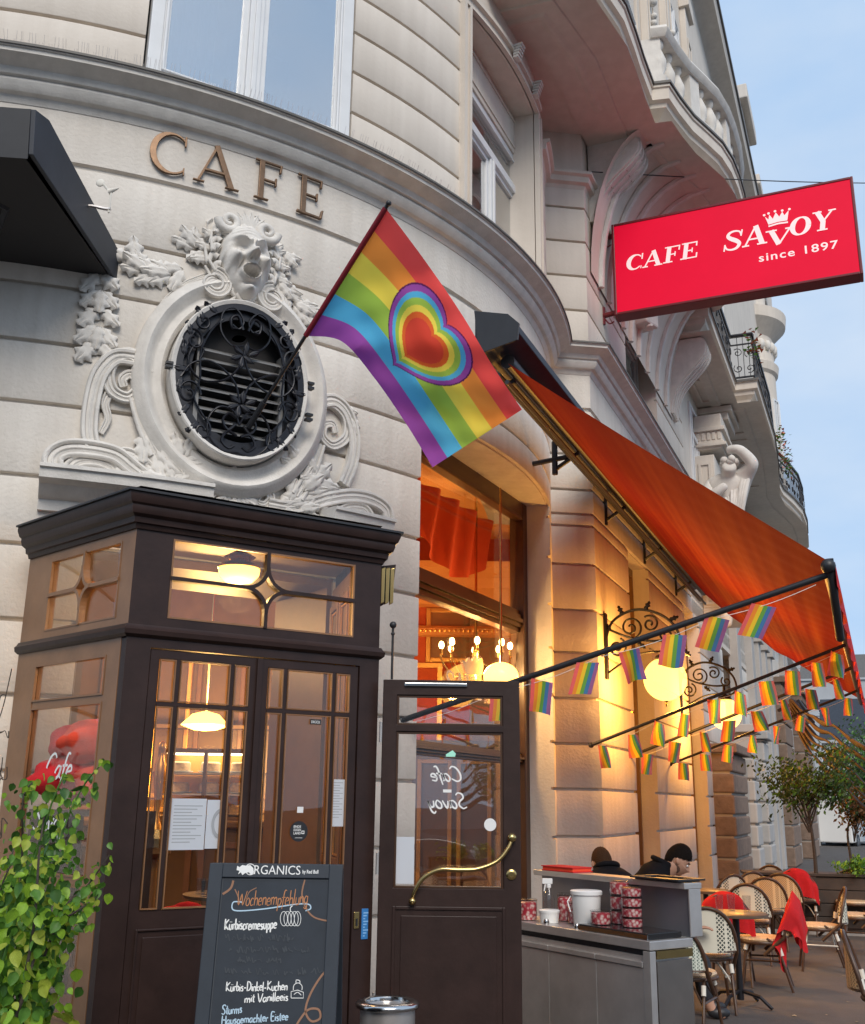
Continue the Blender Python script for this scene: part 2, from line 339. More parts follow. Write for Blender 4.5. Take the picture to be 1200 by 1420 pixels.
def weave_mat(name, c1, c2, scale):
    m = bpy.data.materials.new(name); m.use_nodes = True; n = m.node_tree; b = n.nodes['Principled BSDF']; L = n.links.new
    tc = n.nodes.new('ShaderNodeTexCoord'); mp = n.nodes.new('ShaderNodeMapping'); mp.inputs['Scale'].default_value = (scale, scale, scale); mp.inputs['Rotation'].default_value = (0, .785, 0)
    L(tc.outputs['UV'] if False else tc.outputs['Object'], mp.inputs['Vector'])
    ck = n.nodes.new('ShaderNodeTexVoronoi'); ck.distance = 'CHEBYCHEV'; ck.inputs['Randomness'].default_value = 0.0; ck.inputs['Scale'].default_value = 1.0
    L(mp.outputs['Vector'], ck.inputs['Vector'])
    r = n.nodes.new('ShaderNodeValToRGB'); r.color_ramp.elements[0].position = .30; r.color_ramp.elements[1].position = .36
    r.color_ramp.elements[0].color = (*c2, 1); r.color_ramp.elements[1].color = (*c1, 1)
    L(ck.outputs['Distance'], r.inputs['Fac']); L(r.outputs['Color'], b.inputs['Base Color']); b.inputs['Roughness'].default_value = .5
    return m
M['weave_dot'] = weave_mat('weave_cream_black', (.68, .64, .52), (.02, .025, .02), 42)
M['weave_green'] = weave_mat('weave_pale_green', (.62, .66, .58), (.08, .12, .10), 60)
M['weave_tan'] = weave_mat('weave_tan', (.62, .42, .22), (.22, .12, .05), 60)
M['seat_tan'] = weave_mat('seat_weave', (.66, .50, .32), (.35, .22, .12), 90)
def meat_mat():
    m = bpy.data.materials.new('pink_speckled_filling'); m.use_nodes = True; n = m.node_tree; b = n.nodes['Principled BSDF']; L = n.links.new
    tc = n.nodes.new('ShaderNodeTexCoord'); v = n.nodes.new('ShaderNodeTexVoronoi'); v.inputs['Scale'].default_value = 45; L(tc.outputs['Object'], v.inputs['Vector'])
    r = n.nodes.new('ShaderNodeValToRGB'); e = r.color_ramp.elements; e[0].position = .2; e[0].color = (.72, .55, .50, 1); e[1].position = .62; e[1].color = (.42, .03, .05, 1)
    L(v.outputs['Distance'], r.inputs['Fac']); L(r.outputs['Color'], b.inputs['Base Color']); b.inputs['Roughness'].default_value = .35; return m
M['meat'] = meat_mat()

def globe_mat():
    m = bpy.data.materials.new('lit_opal_globe'); m.use_nodes = True; n = m.node_tree; n.nodes.clear(); L = n.links.new
    o = n.nodes.new('ShaderNodeOutputMaterial'); t = n.nodes.new('ShaderNodeBsdfTransparent'); t.inputs['Color'].default_value = (.75, .75, .75, 1)
    e = n.nodes.new('ShaderNodeEmission'); e.inputs['Color'].default_value = (1, .56, .10, 1); e.inputs['Strength'].default_value = 1.25
    a = n.nodes.new('ShaderNodeAddShader'); L(t.outputs[0], a.inputs[0]); L(e.outputs[0], a.inputs[1]); L(a.outputs[0], o.inputs['Surface']); return m
M['globe'] = globe_mat()

# ================================================================ GROUND
R_ = math.radians
struct('ground', MB().box(-400, 400, -400, 900, -.6, -.16, lambda u, v, w: (u, v, w)), M['road'])
pav = MB().prism([(-30, -3), (3.4, -3)] + [tuple(FAC(s, 0, 4.6).xy) for s in (-12, 0, 30, 140)] + [tuple(FAC(140, 0, -3).xy), (-30, 40)], -.15, 0.0)
struct('pavement', pav, M['pave'])
kb = MB()
for i in range(60):
    kb.box(-12 + i * 1.5, -12 + i * 1.5 + 1.49, -.16, .012, 4.6, 4.78, FAC)
kbo = struct('kerb', kb, M['kerb'])
# fallen leaves and cigarette ends on the paving
lf = MB()
for i in range(160):
    x, y = random.uniform(1.6, 8), random.uniform(5, 20); a = random.uniform(0, 6.28); r = random.uniform(.012, .04)
    lf.add([(x + r * math.cos(a + k * 1.57) * (1 if k % 2 else .5), y + r * math.sin(a + k * 1.57) * (1 if k % 2 else .5), .006 + .004 * random.random()) for k in range(4)], [(0, 1, 2, 3)])
o = part('leaf_litter', lf, mat('litter', (.35, .28, .18), .9, var=.4, vscale=3), None); o['kind'] = 'stuff'; o['label'] = 'dry leaves and small litter scattered over the grey paving'; o['category'] = 'litter'

# ================================================================ CORNER BUILDING
bld = thing('corner_building', 'pale stuccoed corner house with round corner, banded masonry and stone balconies', 'building')
def arc(p0, p1, w=0.0, n=None):
    n = n or max(2, int(abs(p0 - p1) / 1.5)); out = []
    for i in range(n + 1):
        p = CYL(uphi(p0 + (p1 - p0) * i / n), 0, w); out.append((p.x, p.y))
    return out
def fp(*ss, w=0.0): return [tuple(FAC(s, 0, w).xy) for s in ss]
COR = tuple(FAC(.645, 0, 0).xy)
CURVE_END = 97.9
def course_prof(z0, z1, d=.04, b=.012, back=-.35):
    g = .012
    return [(back, z0), (-d, z0), (-d, z0 + g), (-b, z0 + g + .004), (-b * .3, z0 + g + b * .35), (0, z0 + g + b), (0, z1 - g - b), (-b * .3, z1 - g - b * .35), (-b, z1 - g - .004), (-d, z1 - g), (-d, z1), (back, z1)]
def course(path, z0, z1, name='wall_course', m='stucco', **k):
    return part(name, MB().sweep(course_prof(z0, z1, **k), path), M[m], bld, smooth=35)
def plain(path, prof, name, m='stucco', smooth=30, parent=None):
    return part(name, MB().sweep(prof, path), M[m], parent or bld, smooth=smooth)
ZL = [0.0, .80, 1.27, 1.75, 2.22, 2.70, 3.20, 3.67, 4.19, 4.64, 5.07, 5.50, 6.05]
ZW = 4.78   # head of the shop window
for a, b in zip(ZL[:-1], ZL[1:]):
    if b < 3.3:
        course(arc(186, 159.5), a, b); course(arc(141.5, 132.6, n=8), a, b)
    elif b < 4.7: course(arc(186, 132.6), a, b)
    if b < 4.7:
        course(arc(101.2, CURVE_END, n=3) + [COR] + fp(1.6, 2.38), a, b)
        course(fp(3.67, 6.5), a, b); course(fp(8.0, 10.9), a, b); course(fp(12.4, 15), a, b)
    elif b < 5.2:
        course(arc(186, 133.3), a, b); course(arc(133.3, CURVE_END) + [COR] + fp(4, 10, 16), ZW, b); course(arc(101.2, CURVE_END, n=3) + [COR] + fp(1.6, 2.38), a, ZW); course(fp(3.67, 6.5), a, ZW); course(fp(8.0, 10.9), a, ZW)
    else:
        course(arc(186, CURVE_END) + [COR] + fp(4, 10, 16), a, b)
# band that carries the letters, and the ledge above
full = arc(186, CURVE_END) + [COR] + fp(4, 10, 16)
plain(full, [(-.35, 6.05), (-.03, 6.05), (-.03, 6.075), (0, 6.085), (0, 6.5), (-.35, 6.5)], 'letter_band')
ledge = [(-.35, 6.495), (.006, 6.495), (.02, 6.52), (.035, 6.545), (.07, 6.555), (.10, 6.585), (.112, 6.62), (.10, 6.65), (.13, 6.655), (.15, 6.70), (.235, 6.735), (.262, 6.745), (.265, 6.775), (.28, 6.778), (.28, 6.798), (0, 6.90), (-.35, 6.90)]
lo_ = part('ledge', MB().sweep(ledge, full), M['stone'], bld, smooth=28)
part('ledge_flashing', MB().sweep([(.02, 6.897), (.287, 6.80), (.287, 6.785), (.292, 6.785), (.292, 6.805), (.02, 6.905)], full), M['leadcap'], lo_)
# pigeon spikes along the ledge
sp = MB()
for i in range(420):
    ph = 172 - i * (172 - CURVE_END) / 420
    p = CYL(uphi(ph), 6.89, .05); q = CYL(uphi(ph + random.uniform(-.15, .15)), 7.03, random.choice((.03, .12)))
    sp.tube([p, q], .0015, 3)
for i in range(60):
    p = FAC(.7 + i * .07, 6.89, .05); sp.tube([p, FAC(.7 + i * .07, 7.03, .12)], .0015, 3)
o = part('pigeon_spike', sp, M['steel'], bld); o['kind'] = 'stuff'
# upper floor
ZU = [6.88, 7.30, 7.71, 8.12, 8.52, 8.93, 9.33]
for a, b in zip(ZU[:-1], ZU[1:]):
    course(arc(186, 159.3), a, b, m='stone2'); course(arc(141.4, 126.5), a, b, m='stone2', d=.05)
ZF = [6.88, 7.34, 7.80, 8.27, 8.74, 9.18]
for a, b in zip(ZF[:-1], ZF[1:]):
    course(arc(104.8, CURVE_END, n=4) + [COR] + fp(1.5, 2.75), a, b, m='stone2', d=.05)
    course(fp(4.95, 7.4), a, b, m='stone2', d=.05)
plain(arc(107.9, 104.8, n=2), [(-.4, 6.88), (-.02, 6.88), (-.02, 9.33), (-.4, 9.33)], 'window_reveal', 'stone2')
plain(arc(186, 107.9), [(-.4, 9.33), (0, 9.33), (0, 14), (-.4, 14)], 'upper_wall', 'stone2')
plain(arc(107.9, CURVE_END) + [COR] + fp(2.7), [(-.4, 9.18), (-.02, 9.18), (-.02, 14), (-.4, 14)], 'upper_wall', 'stone2')
plain(fp(2.7, 4.95), [(-.5, 6.88), (-.25, 6.88), (-.25, 7.2), (-.5, 7.2)], 'window_apron', 'stone2')
plain(fp(2.7, 4.95), [(-.5, 9.3), (-.1, 9.3), (-.1, 14), (-.5, 14)], 'upper_wall', 'stone2')
plain(fp(4.95, 30), [(-.5, 9.18), (0, 9.18), (0, 22.3), (-.5, 22.3)], 'upper_wall', 'stone2')
plain(fp(7.4, 30), [(-.5, 4.7), (0, 4.7), (0, 9.19), (-.5, 9.19)], 'upper_wall', 'stone2')
plain(fp(12.4, 40), [(-.5, 0), (-.03, 0), (-.03, 4.8), (-.5, 4.8)], 'street_wall', 'greystone')
plain(arc(186, CURVE_END) + [COR] + fp(4.9), [(-.5, 14), (-.05, 14), (-.05, 22), (-.5, 22)], 'attic_wall', 'stone2')
plain(fp(4.8, 31), [(-.5, 22.3), (0, 22.3), (.12, 22.4), (.5, 22.5), (.55, 22.75), (-.5, 22.75)], 'eaves', 'stone2')
plain(fp(4.8, 31), [(.5, 22.76), (.6, 22.76), (.6, 22.92), (.5, 22.92)], 'gutter', 'leadcap')
# return walls so that openings have depth
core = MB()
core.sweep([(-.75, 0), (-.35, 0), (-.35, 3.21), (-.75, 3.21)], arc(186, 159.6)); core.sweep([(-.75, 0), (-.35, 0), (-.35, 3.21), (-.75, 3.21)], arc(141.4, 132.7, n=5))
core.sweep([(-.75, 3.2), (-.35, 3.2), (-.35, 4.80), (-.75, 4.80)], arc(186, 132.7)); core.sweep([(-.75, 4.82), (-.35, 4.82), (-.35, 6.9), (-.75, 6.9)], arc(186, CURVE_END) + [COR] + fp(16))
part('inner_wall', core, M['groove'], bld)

# window surround moulding and windows of the first floor
def surround(a0, a1, z0, z1, name='window_surround'):
    mb = MB(); prof = [(0.0, 0), (.05, 0), (.05, .03), (.03, .05), (.03, .10), (.06, .12), (.06, .16), (0.0, .16)]
    for k, (w, h) in enumerate(prof[:-1]): pass
    mb.sweep([(-.01, z1), (.05, z1), (.05, z1 + .03), (.028, z1 + .05), (.028, z1 + .11), (.065, z1 + .12), (.065, z1 + .17), (-.01, z1 + .17)], arc(a0 + 1.3, a1 - 1.3))
    for u0, s_ in ((uphi(a0), -1), (uphi(a1), 1)):
        for d0, d1, w in ((0, .035, .05), (.035, .10, .028), (.10, .14, .06)):
            a, b = sorted((u0 + s_ * d0, u0 + s_ * d1)); mb.box(a, b, z0, z1, -.01, w, CYL)
    return part(name, mb, M['stone2'], bld)
surround(126.3, 107.9, 6.9, 9.33)
# little scroll keystones on the surround
for ph in (117, 110.5):
    mb = MB()
    for i in range(5): mb.box(uphi(ph) - .05, uphi(ph) + .05, 9.36 + i * .035, 9.39 + i * .035, .05, .11 + .012 * i, CYL)
    part('keystone', mb, M['stone'], bld, bevel=.006)
def chord(a0, a1, w):
    p0 = CYL(uphi(a0), 0, w); p1 = CYL(uphi(a1), 0, w); yaw = math.degrees(math.atan2(p1.x - p0.x, p1.y - p0.y))
    return Plane(p0.xy, yaw), (p1 - p0).xy.length
P2, L2 = chord(127.5, 102.2, -.20)
def casement(P, L, z0, z1, ztr, mull, name='window', lab=None, mw='whitewin', gl='skyglass', t=.085):
    fr = part(name, MB().frame(0, L, z0, z1, t, -.06, .03, P).frame(t + .01, L - t - .01, z0 + t + .01, z1 - t - .01, .02, .03, .05, P), M[mw], bld, label=lab, bevel=.006)
    if ztr: part('transom', MB().box(t, L - t, ztr, ztr + .10, -.05, .055, P), M[mw], fr, bevel=.006)
    for m_ in mull:
        part('mullion', MB().box(m_ - .06, m_ + .06, z0 + t, ztr or z1 - t, -.05, .05, P).box(m_ - .02, m_ + .02, z0 + t, ztr or z1 - t, .05, .07, P), M[mw], fr, bevel=.005)
    xs = [t] + mull + [L - t]
    for i in range(len(xs) - 1):
        a, b = xs[i] + (.06 if i else 0), xs[i + 1] - (.06 if i < len(xs) - 2 else 0)
        zt = ztr or z1 - t
        s = MB().frame(a, b, z0 + t, zt, .05, -.04, .02, P); part('sash', s, M[mw], fr, bevel=.004)
        part('pane', MB().box(a + .05, b - .05, z0 + t + .05, zt - .05, -.012, -.006, P), M[gl], fr)
    if ztr: part('pane', MB().box(t, L - t, ztr + .1, z1 - t, -.012, -.006, P), M[gl], fr)
    return fr
part('shutter_box', MB().box(0, L2, 8.84, 9.34, -.12, .05, P2).frame(.06, L2 - .06, 8.90, 9.28, .03, .05, .065, P2), M['stone2'], bld, bevel=.006)
w2 = casement(P2, L2, 6.95, 8.84, 8.32, [L2 * .49], lab='first floor window in the curve above the awning')
P1, L1 = chord(159.3, 141.4, -.16)
P1 = Plane(P1(0, 0, .15).xy, P1.yaw)
w1 = casement(P1, L1, 6.92, 9.3, None, [L1 * .49], lab='wide window directly above the CAFE letters', t=.10)
PB = Plane(FAC(2.76, 0, -.3).xy, YAW)
casement(PB, 2.18, 7.18, 9.3, 8.5, [1.09], lab='side street window behind the red sign')
# rooms behind the upper windows: dark box with pale curtains
mb = MB()
for P, L in ((P1, L1), (P2, L2), (PB, 2.18)):
    mb.box(-.3, L + .3, 6.6, 9.8, -2.5, -2.4, P); mb.box(-.3, L + .3, 9.6, 9.8, -2.4, -.25, P); mb.box(-.3, L + .3, 6.6, 6.8, -2.4, -.25, P)
part('inner_room', mb, mat('room_grey', (.16, .16, .16), .9), bld)
for P, L, sd in ((P1, L1, 0), (P2, L2, 1)):
    mb = MB()
    mb.grid(lambda a, b: P(.1 + (L - .2) * (a * .30 + (.02 if sd == 0 else .66)), 7 + 2.3 * b, -.25 + .03 * math.sin(a * 40)), 60, 1)
    part('curtain', mb, mat('net_curtain', (.34, .36, .38), .9), bld)

# shop window in the curve and the shop windows of the side street
PW, LW = chord(133.2, 100.6, -.30)
def shop_window(P, L, z0, z1, bars, lab, wcol='winwood', t=.16, td=.12):
    fr = part('shop_window', MB().frame(0, L, z0, z1, t, -.10, .06, P, tb=.3).frame(t + .005, L - t - .005, z0 + .305, z1 - t - .005, .045, -.02, .08, P), M[wcol], bld, label=lab, bevel=.008)
    for z, h in bars:
        mb = MB()
        for k in range(5): mb.box(t, L - t, z + h * k / 5, z + h * (k + .86) / 5, -.08, .03 + .022 * (2 - abs(k - 2)), P)
        part('transom', mb, M[wcol], fr)
    zs = [z0 + .3] + [q for z, h in sorted(bars) for q in (z, z + h)] + [z1 - t]
    for i in range(0, len(zs), 2): part('pane', MB().box(t, L - t, zs[i], zs[i + 1], -.01, -.004, P), M['clear'], fr)
    return fr
sw = shop_window(PW, LW, .35, ZW, [(3.34, .24), (1.98, .12)], 'tall shop window in the curve under the awning')
for s0, s1 in ((2.38, 3.67), (6.5, 8.0), (10.9, 12.4)):
    shop_window(Plane(FAC(s0, 0, -.28).xy, YAW), s1 - s0, .5, ZW, [(3.3, .14)], None, 'inwood', .09)
part('window_head', MB().prism([tuple(p) for p in arc(133.4, 100.4, w=-.045)] + [tuple(PW(LW + .05, 0, -.2).xy), tuple(PW(-.05, 0, -.2).xy)], ZW - .004, ZW + .25), M['stone'], bld)

# ---------------------------------------------------------------- CAFE letters: slender roman capitals in bronze
def letter_strokes(ch):
    tk, th = .13, .055
    def st(x0, y0, x1, y1, w): return ([(x0, y0), (x1, y1)], [w, w])
    if ch == 'C':
        pts = []; ws = []
        for i in range(25):
            a = R_(48 + i * (312 - 48) / 24); pts.append((.42 + .40 * math.cos(a), .5 + .49 * math.sin(a))); ws.append(.045 + .10 * max(0, -math.cos(a)) ** .8)
        return [(pts, ws), st(.69, .74, .69, .99, .045), st(.69, .02, .69, .2, .03)], .72
    if ch == 'A': return [st(.02, 0, .40, 1, th), st(.38, 1, .76, 0, tk), st(.14, .33, .60, .33, th), st(-.08, .012, .16, .012, .03), st(.62, .012, .92, .012, .03)], .84
    if ch == 'F': return [st(.16, 0, .16, 1, tk), st(.0, .985, .62, .985, .045), st(.2, .52, .50, .52, .045), st(.60, .80, .62, 1.0, .05), st(.50, .42, .50, .62, .04), st(.0, .012, .34, .012, .03)], .62
    if ch == 'E': return [st(.16, 0, .16, 1, tk), st(.0, .985, .60, .985, .045), st(.2, .52, .50, .52, .045), st(.0, .015, .62, .015, .05), st(.60, .80, .61, 1.0, .05), st(.50, .42, .50, .62, .04), st(.62, .0, .66, .22, .05)], .66
def solid_ribbon(mb, pts, ws, Mf, w0, w1, mi=0):
    P = [Vector(p) for p in pts]; n = len(P); L = []; R = []
    for i in range(n):
        t = (P[min(i + 1, n - 1)] - P[max(i - 1, 0)]).normalized(); q = Vector((-t.y, t.x)) * (ws[i] / 2); L.append(P[i] + q); R.append(P[i] - q)
    vs = []
    for l, r in zip(L, R): vs += [Mf(l.x, l.y, w0), Mf(l.x, l.y, w1), Mf(r.x, r.y, w1), Mf(r.x, r.y, w0)]
    fs = [(0, 1, 2, 3), tuple(4 * (n - 1) + k for k in (3, 2, 1, 0))]
    for i in range(n - 1):
        for k in range(4): fs.append((4 * i + k, 4 * i + 4 + k, 4 * i + 4 + (k + 1) % 4, 4 * i + (k + 1) % 4))
    mb.add(vs, fs, mi)
for ch, (px, py, qx, qy) in dict(C=(210, 215, 258, 215), A=(272, 250, 325, 262), F=(352, 250, 388, 250), E=(410, 285, 445, 285)).items():
    u0 = cu(px, py)[0]; u1 = cu(qx, qy)[0]; S, wd = letter_strokes(ch); hgt = .345; kx = (u1 - u0) / wd; mb = MB()
    for j, (pts, ws) in enumerate(S):
        solid_ribbon(mb, [(u0 + x * kx, 6.14 + y * hgt) for x, y in pts], [w * .33 for w in ws], CYL, .012, .034 + .0012 * j)
    part('letter', mb, M['bronze'], bld, label='bronze capital letter %s' % ch, bevel=.002)

# ---------------------------------------------------------------- CARTOUCHE round the oval opening
U0, V0 = cu(331, 531, .1); EA, EB = .50, .615
car = part('cartouche_ring', MB(), M['stone'], bld, label='carved stone oval frame with grimacing mask, volutes and leaves')
def oval(mb, prof, n=72, cx=U0, cy=V0):
    m = len(prof); vs = []
    for i in range(n):
        a = 2 * PI * i / n
        for r, w in prof: vs.append(CYL(cx + (EA + r) * math.cos(a), cy + (EB + r) * math.sin(a), w))
    mb.add(vs, [(i * m + k, ((i + 1) % n) * m + k, ((i + 1) % n) * m + (k + 1) % m, i * m + (k + 1) % m) for i in range(n) for k in range(m)])
ring = MB()
oval(ring, [(.02, -.02), (.02, .05), (.05, .075), (.09, .06), (.11, .062), (.135, .10), (.17, .125), (.20, .11), (.215, .08), (.235, .07), (.25, .03), (.25, -.02)])
car.data = ring.mesh('cartouche_ring', M['stone'], (0, 0, 0), 60)
drum = MB(); oval(drum, [(-.028, -.02), (-.028, .19), (-.004, .20), (.006, .19), (.006, -.02)])
part('drum_rim', drum, M['stone'], car, smooth=40)
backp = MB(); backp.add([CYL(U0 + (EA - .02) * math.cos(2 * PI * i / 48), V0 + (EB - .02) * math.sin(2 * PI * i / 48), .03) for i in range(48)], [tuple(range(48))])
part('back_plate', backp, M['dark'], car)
def stroke(pts, r, flat=.8, w=.0, n=8, name='scroll', k=5, par=None, m='stone'):
    P = smoothline(pts, k); L = len(P); rr = [r[0] + (r[1] - r[0]) * i / (L - 1) for i in range(L)] if isinstance(r, tuple) else [r] * L
    mb = MB(); mb.tube([CYL(p[0], p[1], w + rr[i] * (.35 if name != 'volute' else .12)) for i, p in enumerate(P)], rr, n)
    if name == 'volute':
        for sg in (-1, 1, 0):
            q = []
            for i in range(L):
                t = P[min(i + 1, L - 1)] - P[max(i - 1, 0)]; t = t.normalized() if t.length > 1e-9 else Vector((1, 0)); q.append(CYL(P[i].x - t.y * rr[i] * .80 * sg, P[i].y + t.x * rr[i] * .80 * sg, w + rr[i] * (.98 if sg else 1.02)))
            mb.tube(q, [a * (.34 if sg else .16) for a in rr], 6)
    return part(name, mb, M[m], par or car, smooth=60)
def spiral(c, r0, turns, a0, dirn=1, n=26, r1=.15):
    return [(c[0] + r0 * (1 - (1 - r1) * i / n) * math.cos(a0 + dirn * turns * 2 * PI * i / n), c[1] + r0 * (1 - (1 - r1) * i / n) * math.sin(a0 + dirn * turns * 2 * PI * i / n)) for i in range(n + 1)]
def leaf_mesh(L, Wd, lobes=4, curl=.25, deep=.46, nu=8, nv=24):
    mb = MB()
    def fn(a, b):
        s = (a - .5) * 2; y = b
        env = math.sin(PI * min(1, y ** .75)) ** .75 if 0 < y < 1 else 0
        lob = 1 - deep * (.5 + .5 * math.cos(2 * PI * lobes * y)) * (abs(s) ** 1.2)
        x = s * Wd * .5 * max(env, .04) * lob
        z = .22 * Wd * (1 - s * s) * env + .05 * Wd * (1 - abs(s)) + .035 * Wd * math.cos(2 * PI * lobes * y + 1.0) * abs(s) + curl * L * (y ** 3) * .5
        if abs(s) < .15: z -= .10 * Wd
        return (x, y * L + .12 * L * abs(s) * env, z)
    mb.grid(fn, nu, nv); return mb
def put_leaf(u, v, ang, L, Wd, Mf=CYL, w=.0, lobes=3, par=None, name='acanthus_leaf', m='stone', curl=.25):
    mb = leaf_mesh(L, Wd, lobes, curl); ca, sa = math.cos(ang), math.sin(ang); out = MB()
    top = [Mf(u + x * sa + y * ca, v + y * sa - x * ca, w + z) for x, y, z in mb.v]
    out.add(top, mb.f)
    return part(name, out, M[m], par or car, smooth=70)
c_ = lambda x, y: cu(x, y, .03)
# mapped from the photograph: side volutes, foot scrolls, garlands
def pathpx(pts): return [c_(*p) for p in pts]
for pts, r in [
    ([(186, 498), (160, 497), (138, 520), (127, 560), (124, 600), (130, 622)], (.055, .05)),      # left C scroll, outer
    ([(203, 520), (196, 503), (178, 492), (158, 500), (150, 520), (156, 542), (176, 552), (190, 542), (191, 527), (180, 519), (170, 526), (172, 536)], (.05, .028)),
    ([(188, 552), (196, 580), (206, 606), (218, 630)], (.045, .06)),
    ([(140, 600), (150, 580), (146, 560), (152, 545)], (.02, .03)),
    ([(440, 560), (462, 556), (480, 572), (490, 604), (488, 640), (476, 672)], (.05, .045)),       # right C scroll
    ([(432, 590), (440, 562), (462, 560), (480, 580), (480, 606), (462, 618), (448, 606), (450, 590), (462, 588), (466, 600)], (.045, .026)),
    ([(444, 616), (436, 640), (426, 664), (410, 690)], (.04, .055)),
    ([(76, 656), (74, 636), (92, 624), (124, 624), (160, 632), (184, 650), (210, 668), (240, 676)], (.065, .05)),     # left foot
    ([(96, 652), (110, 640), (136, 640), (156, 650), (150, 664), (134, 660)], (.05, .03)),
    ([(150, 640), (172, 628), (196, 640), (212, 660)], (.03, .05)),
    ([(536, 728), (534, 708), (516, 694), (488, 688), (456, 692), (428, 700), (398, 704), (372, 700)], (.055, .045)),   # right foot
    ([(514, 722), (504, 706), (484, 704), (470, 712), (476, 722), (488, 720)], (.045, .028)),
    ([(312, 670), (300, 660), (282, 660), (268, 670), (270, 684), (284, 690), (296, 682), (290, 672), (282, 675)], (.045, .025)),   # bottom volutes
    ([(340, 680), (352, 672), (368, 678), (376, 690), (368, 700), (356, 696), (360, 686)], (.04, .022)),
    ([(300, 700), (318, 690), (322, 664), (324, 655), (330, 690), (350, 706)], (.04, .04)),
    ([(205, 500), (203, 470), (214, 440), (232, 414), (258, 392), (290, 380)], (.018, .018)),
    ([(442, 560), (440, 520), (432, 480)], (.015, .015)),
]: stroke(pathpx(pts), r, name='volute')
rngl = random.Random(3)
def garl(pts, L, W_, step=1, spread=.5, base=.01):
    q = pathpx(pts)
    for i in range(len(q) - 1):
        a = math.atan2(q[i + 1][1] - q[i][1], q[i + 1][0] - q[i][0])
        for s in ((-1, 1, 0) if i % 2 else (-1, 1)): put_leaf(q[i][0], q[i][1], a + s * spread, L * 1.25 * rngl.uniform(.85, 1.15), W_ * 1.15 * rngl.uniform(.9, 1.1), w=base + (.02 if s == 0 else 0), curl=rngl.uniform(.1, .4))
garl([(255, 372), (238, 380), (222, 378), (205, 376), (190, 366), (178, 350)], .17, .12)      # swag to the left
garl([(140, 378), (140, 402), (138, 426), (138, 452), (134, 474), (134, 492)], .15, .13, spread=.75)
garl([(378, 372), (386, 390), (396, 404), (408, 420), (420, 428), (432, 436)], .15, .11)
garl([(290, 350), (272, 344), (262, 330)], .15, .11, spread=.6)
garl([(376, 350), (392, 352), (402, 362)], .13, .10, spread=.6)
garl([(200, 600), (214, 622), (232, 640), (250, 652)], .20, .15, spread=.6, base=.03)
garl([(160, 640), (190, 656), (222, 668), (256, 676)], .20, .14, spread=.5, base=.02)
garl([(240, 668), (250, 640), (244, 620)], .15, .11, spread=.7, base=.05)
garl([(440, 660), (420, 650), (412, 640)], .15, .11, spread=.6, base=.04)
garl([(400, 700), (418, 682), (436, 668), (452, 664)], .18, .13, spread=.5, base=.03)
garl([(386, 700), (412, 706), (440, 704), (468, 700)], .18, .13, spread=.5, base=.02)
garl([(360, 700), (340, 710), (320, 700), (300, 694)], .14, .11, spread=.8, base=.02)
garl([(476, 566), (486, 576), (490, 590)], .12, .09, spread=.5)
# the mask
def mask_h(x, y):
    def g(cx, cy, sx, sy, a): return a * math.exp(-((x - cx) / sx) ** 2 - ((y - cy) / sy) ** 2)
    def g2(cx, cy, sx, sy, a): return a * math.exp(-((ax - cx) / sx) ** 2 - ((y - cy) / sy) ** 2)
    ax = abs(x); rx = .76 - .16 * max(0, -y) ** 1.5; r2 = (x / rx) ** 2 + (y / 1.0) ** 2
    h = .66 * max(0, 1 - r2) ** .42 if r2 < 1 else 0
    h += g(0, .10, .085, .20, .16) + g(0, -.04, .13, .10, .28) + g2(.12, -.07, .065, .06, .16)        # bridge, tip, wings
    h -= g2(.05, -.13, .03, .025, .12)                                                                  # nostrils
    bl = y - (.34 - .05 + .42 * (ax - .10) - .5 * max(0, ax - .34) ** 1.2)                               # frown: low at the root, high outside
    h += .20 * math.exp(-(bl / .065) ** 2) * math.exp(-((ax - .25) / .22) ** 2)
    h += g2(.05, .33, .035, .10, .09) - g(0, .34, .02, .10, .10)                                         # frown folds
    h -= g2(.27, .165, .15, .085, .20); h += g2(.27, .155, .085, .055, .15); h -= g2(.27, .155, .02, .018, .07)
    h += g2(.28, .085, .12, .022, .06)                                                                   # lower lids
    h += g2(.43, -.10, .14, .13, .24)                                                                    # cheeks
    nf = ax - (.17 + .42 * (-.02 - y)); h -= .12 * math.exp(-(nf / .045) ** 2) * math.exp(-((y + .24) / .17) ** 2)   # folds beside the nose
    my = (y + .42) / .125; mx_ = x / (.21 + .03 * my); mo = mx_ ** 2 + my ** 2
    h -= .50 / (1 + math.exp(min((mo - 1.0) * 9, 60))); h += .13 * math.exp(-((math.sqrt(mo) - 1.25) / .20) ** 2)
    if mo < .9 and y > -.37: h += .20
    h += g(0, -.80, .17, .11, .26) - g(0, -.64, .16, .035, .10)
    for k in range(3): h += .025 * math.exp(-((y - .52 - k * .09 - .05 * math.cos(ax * 6)) / .025) ** 2) * (ax < .45)
    h += .07 * math.sin(20 * ax + 12 * y) * math.exp(-((ax - .68) / .14) ** 2) + .05 * math.sin(26 * x + 4 * math.sin(9 * y)) * max(0, (y - .72)) * 4
    return h
FU, FV = cu(341, 364, .1)
mk = MB(); fw, fh = .265, .335; rot = R_(3)
mk.grid(lambda a, b: CYL(FU + ((2 * a - 1) * 1.05 * math.cos(rot) - (2 * b - 1) * 1.05 * math.sin(rot) * 1.3) * fw, FV + (2 * b - 1) * 1.05 * fh + (2 * a - 1) * .05 * fw, mask_h((2 * a - 1) * 1.05, (2 * b - 1) * 1.05) * .37), 90, 110)
part('mask', mk, M['stone'], car, smooth=180)
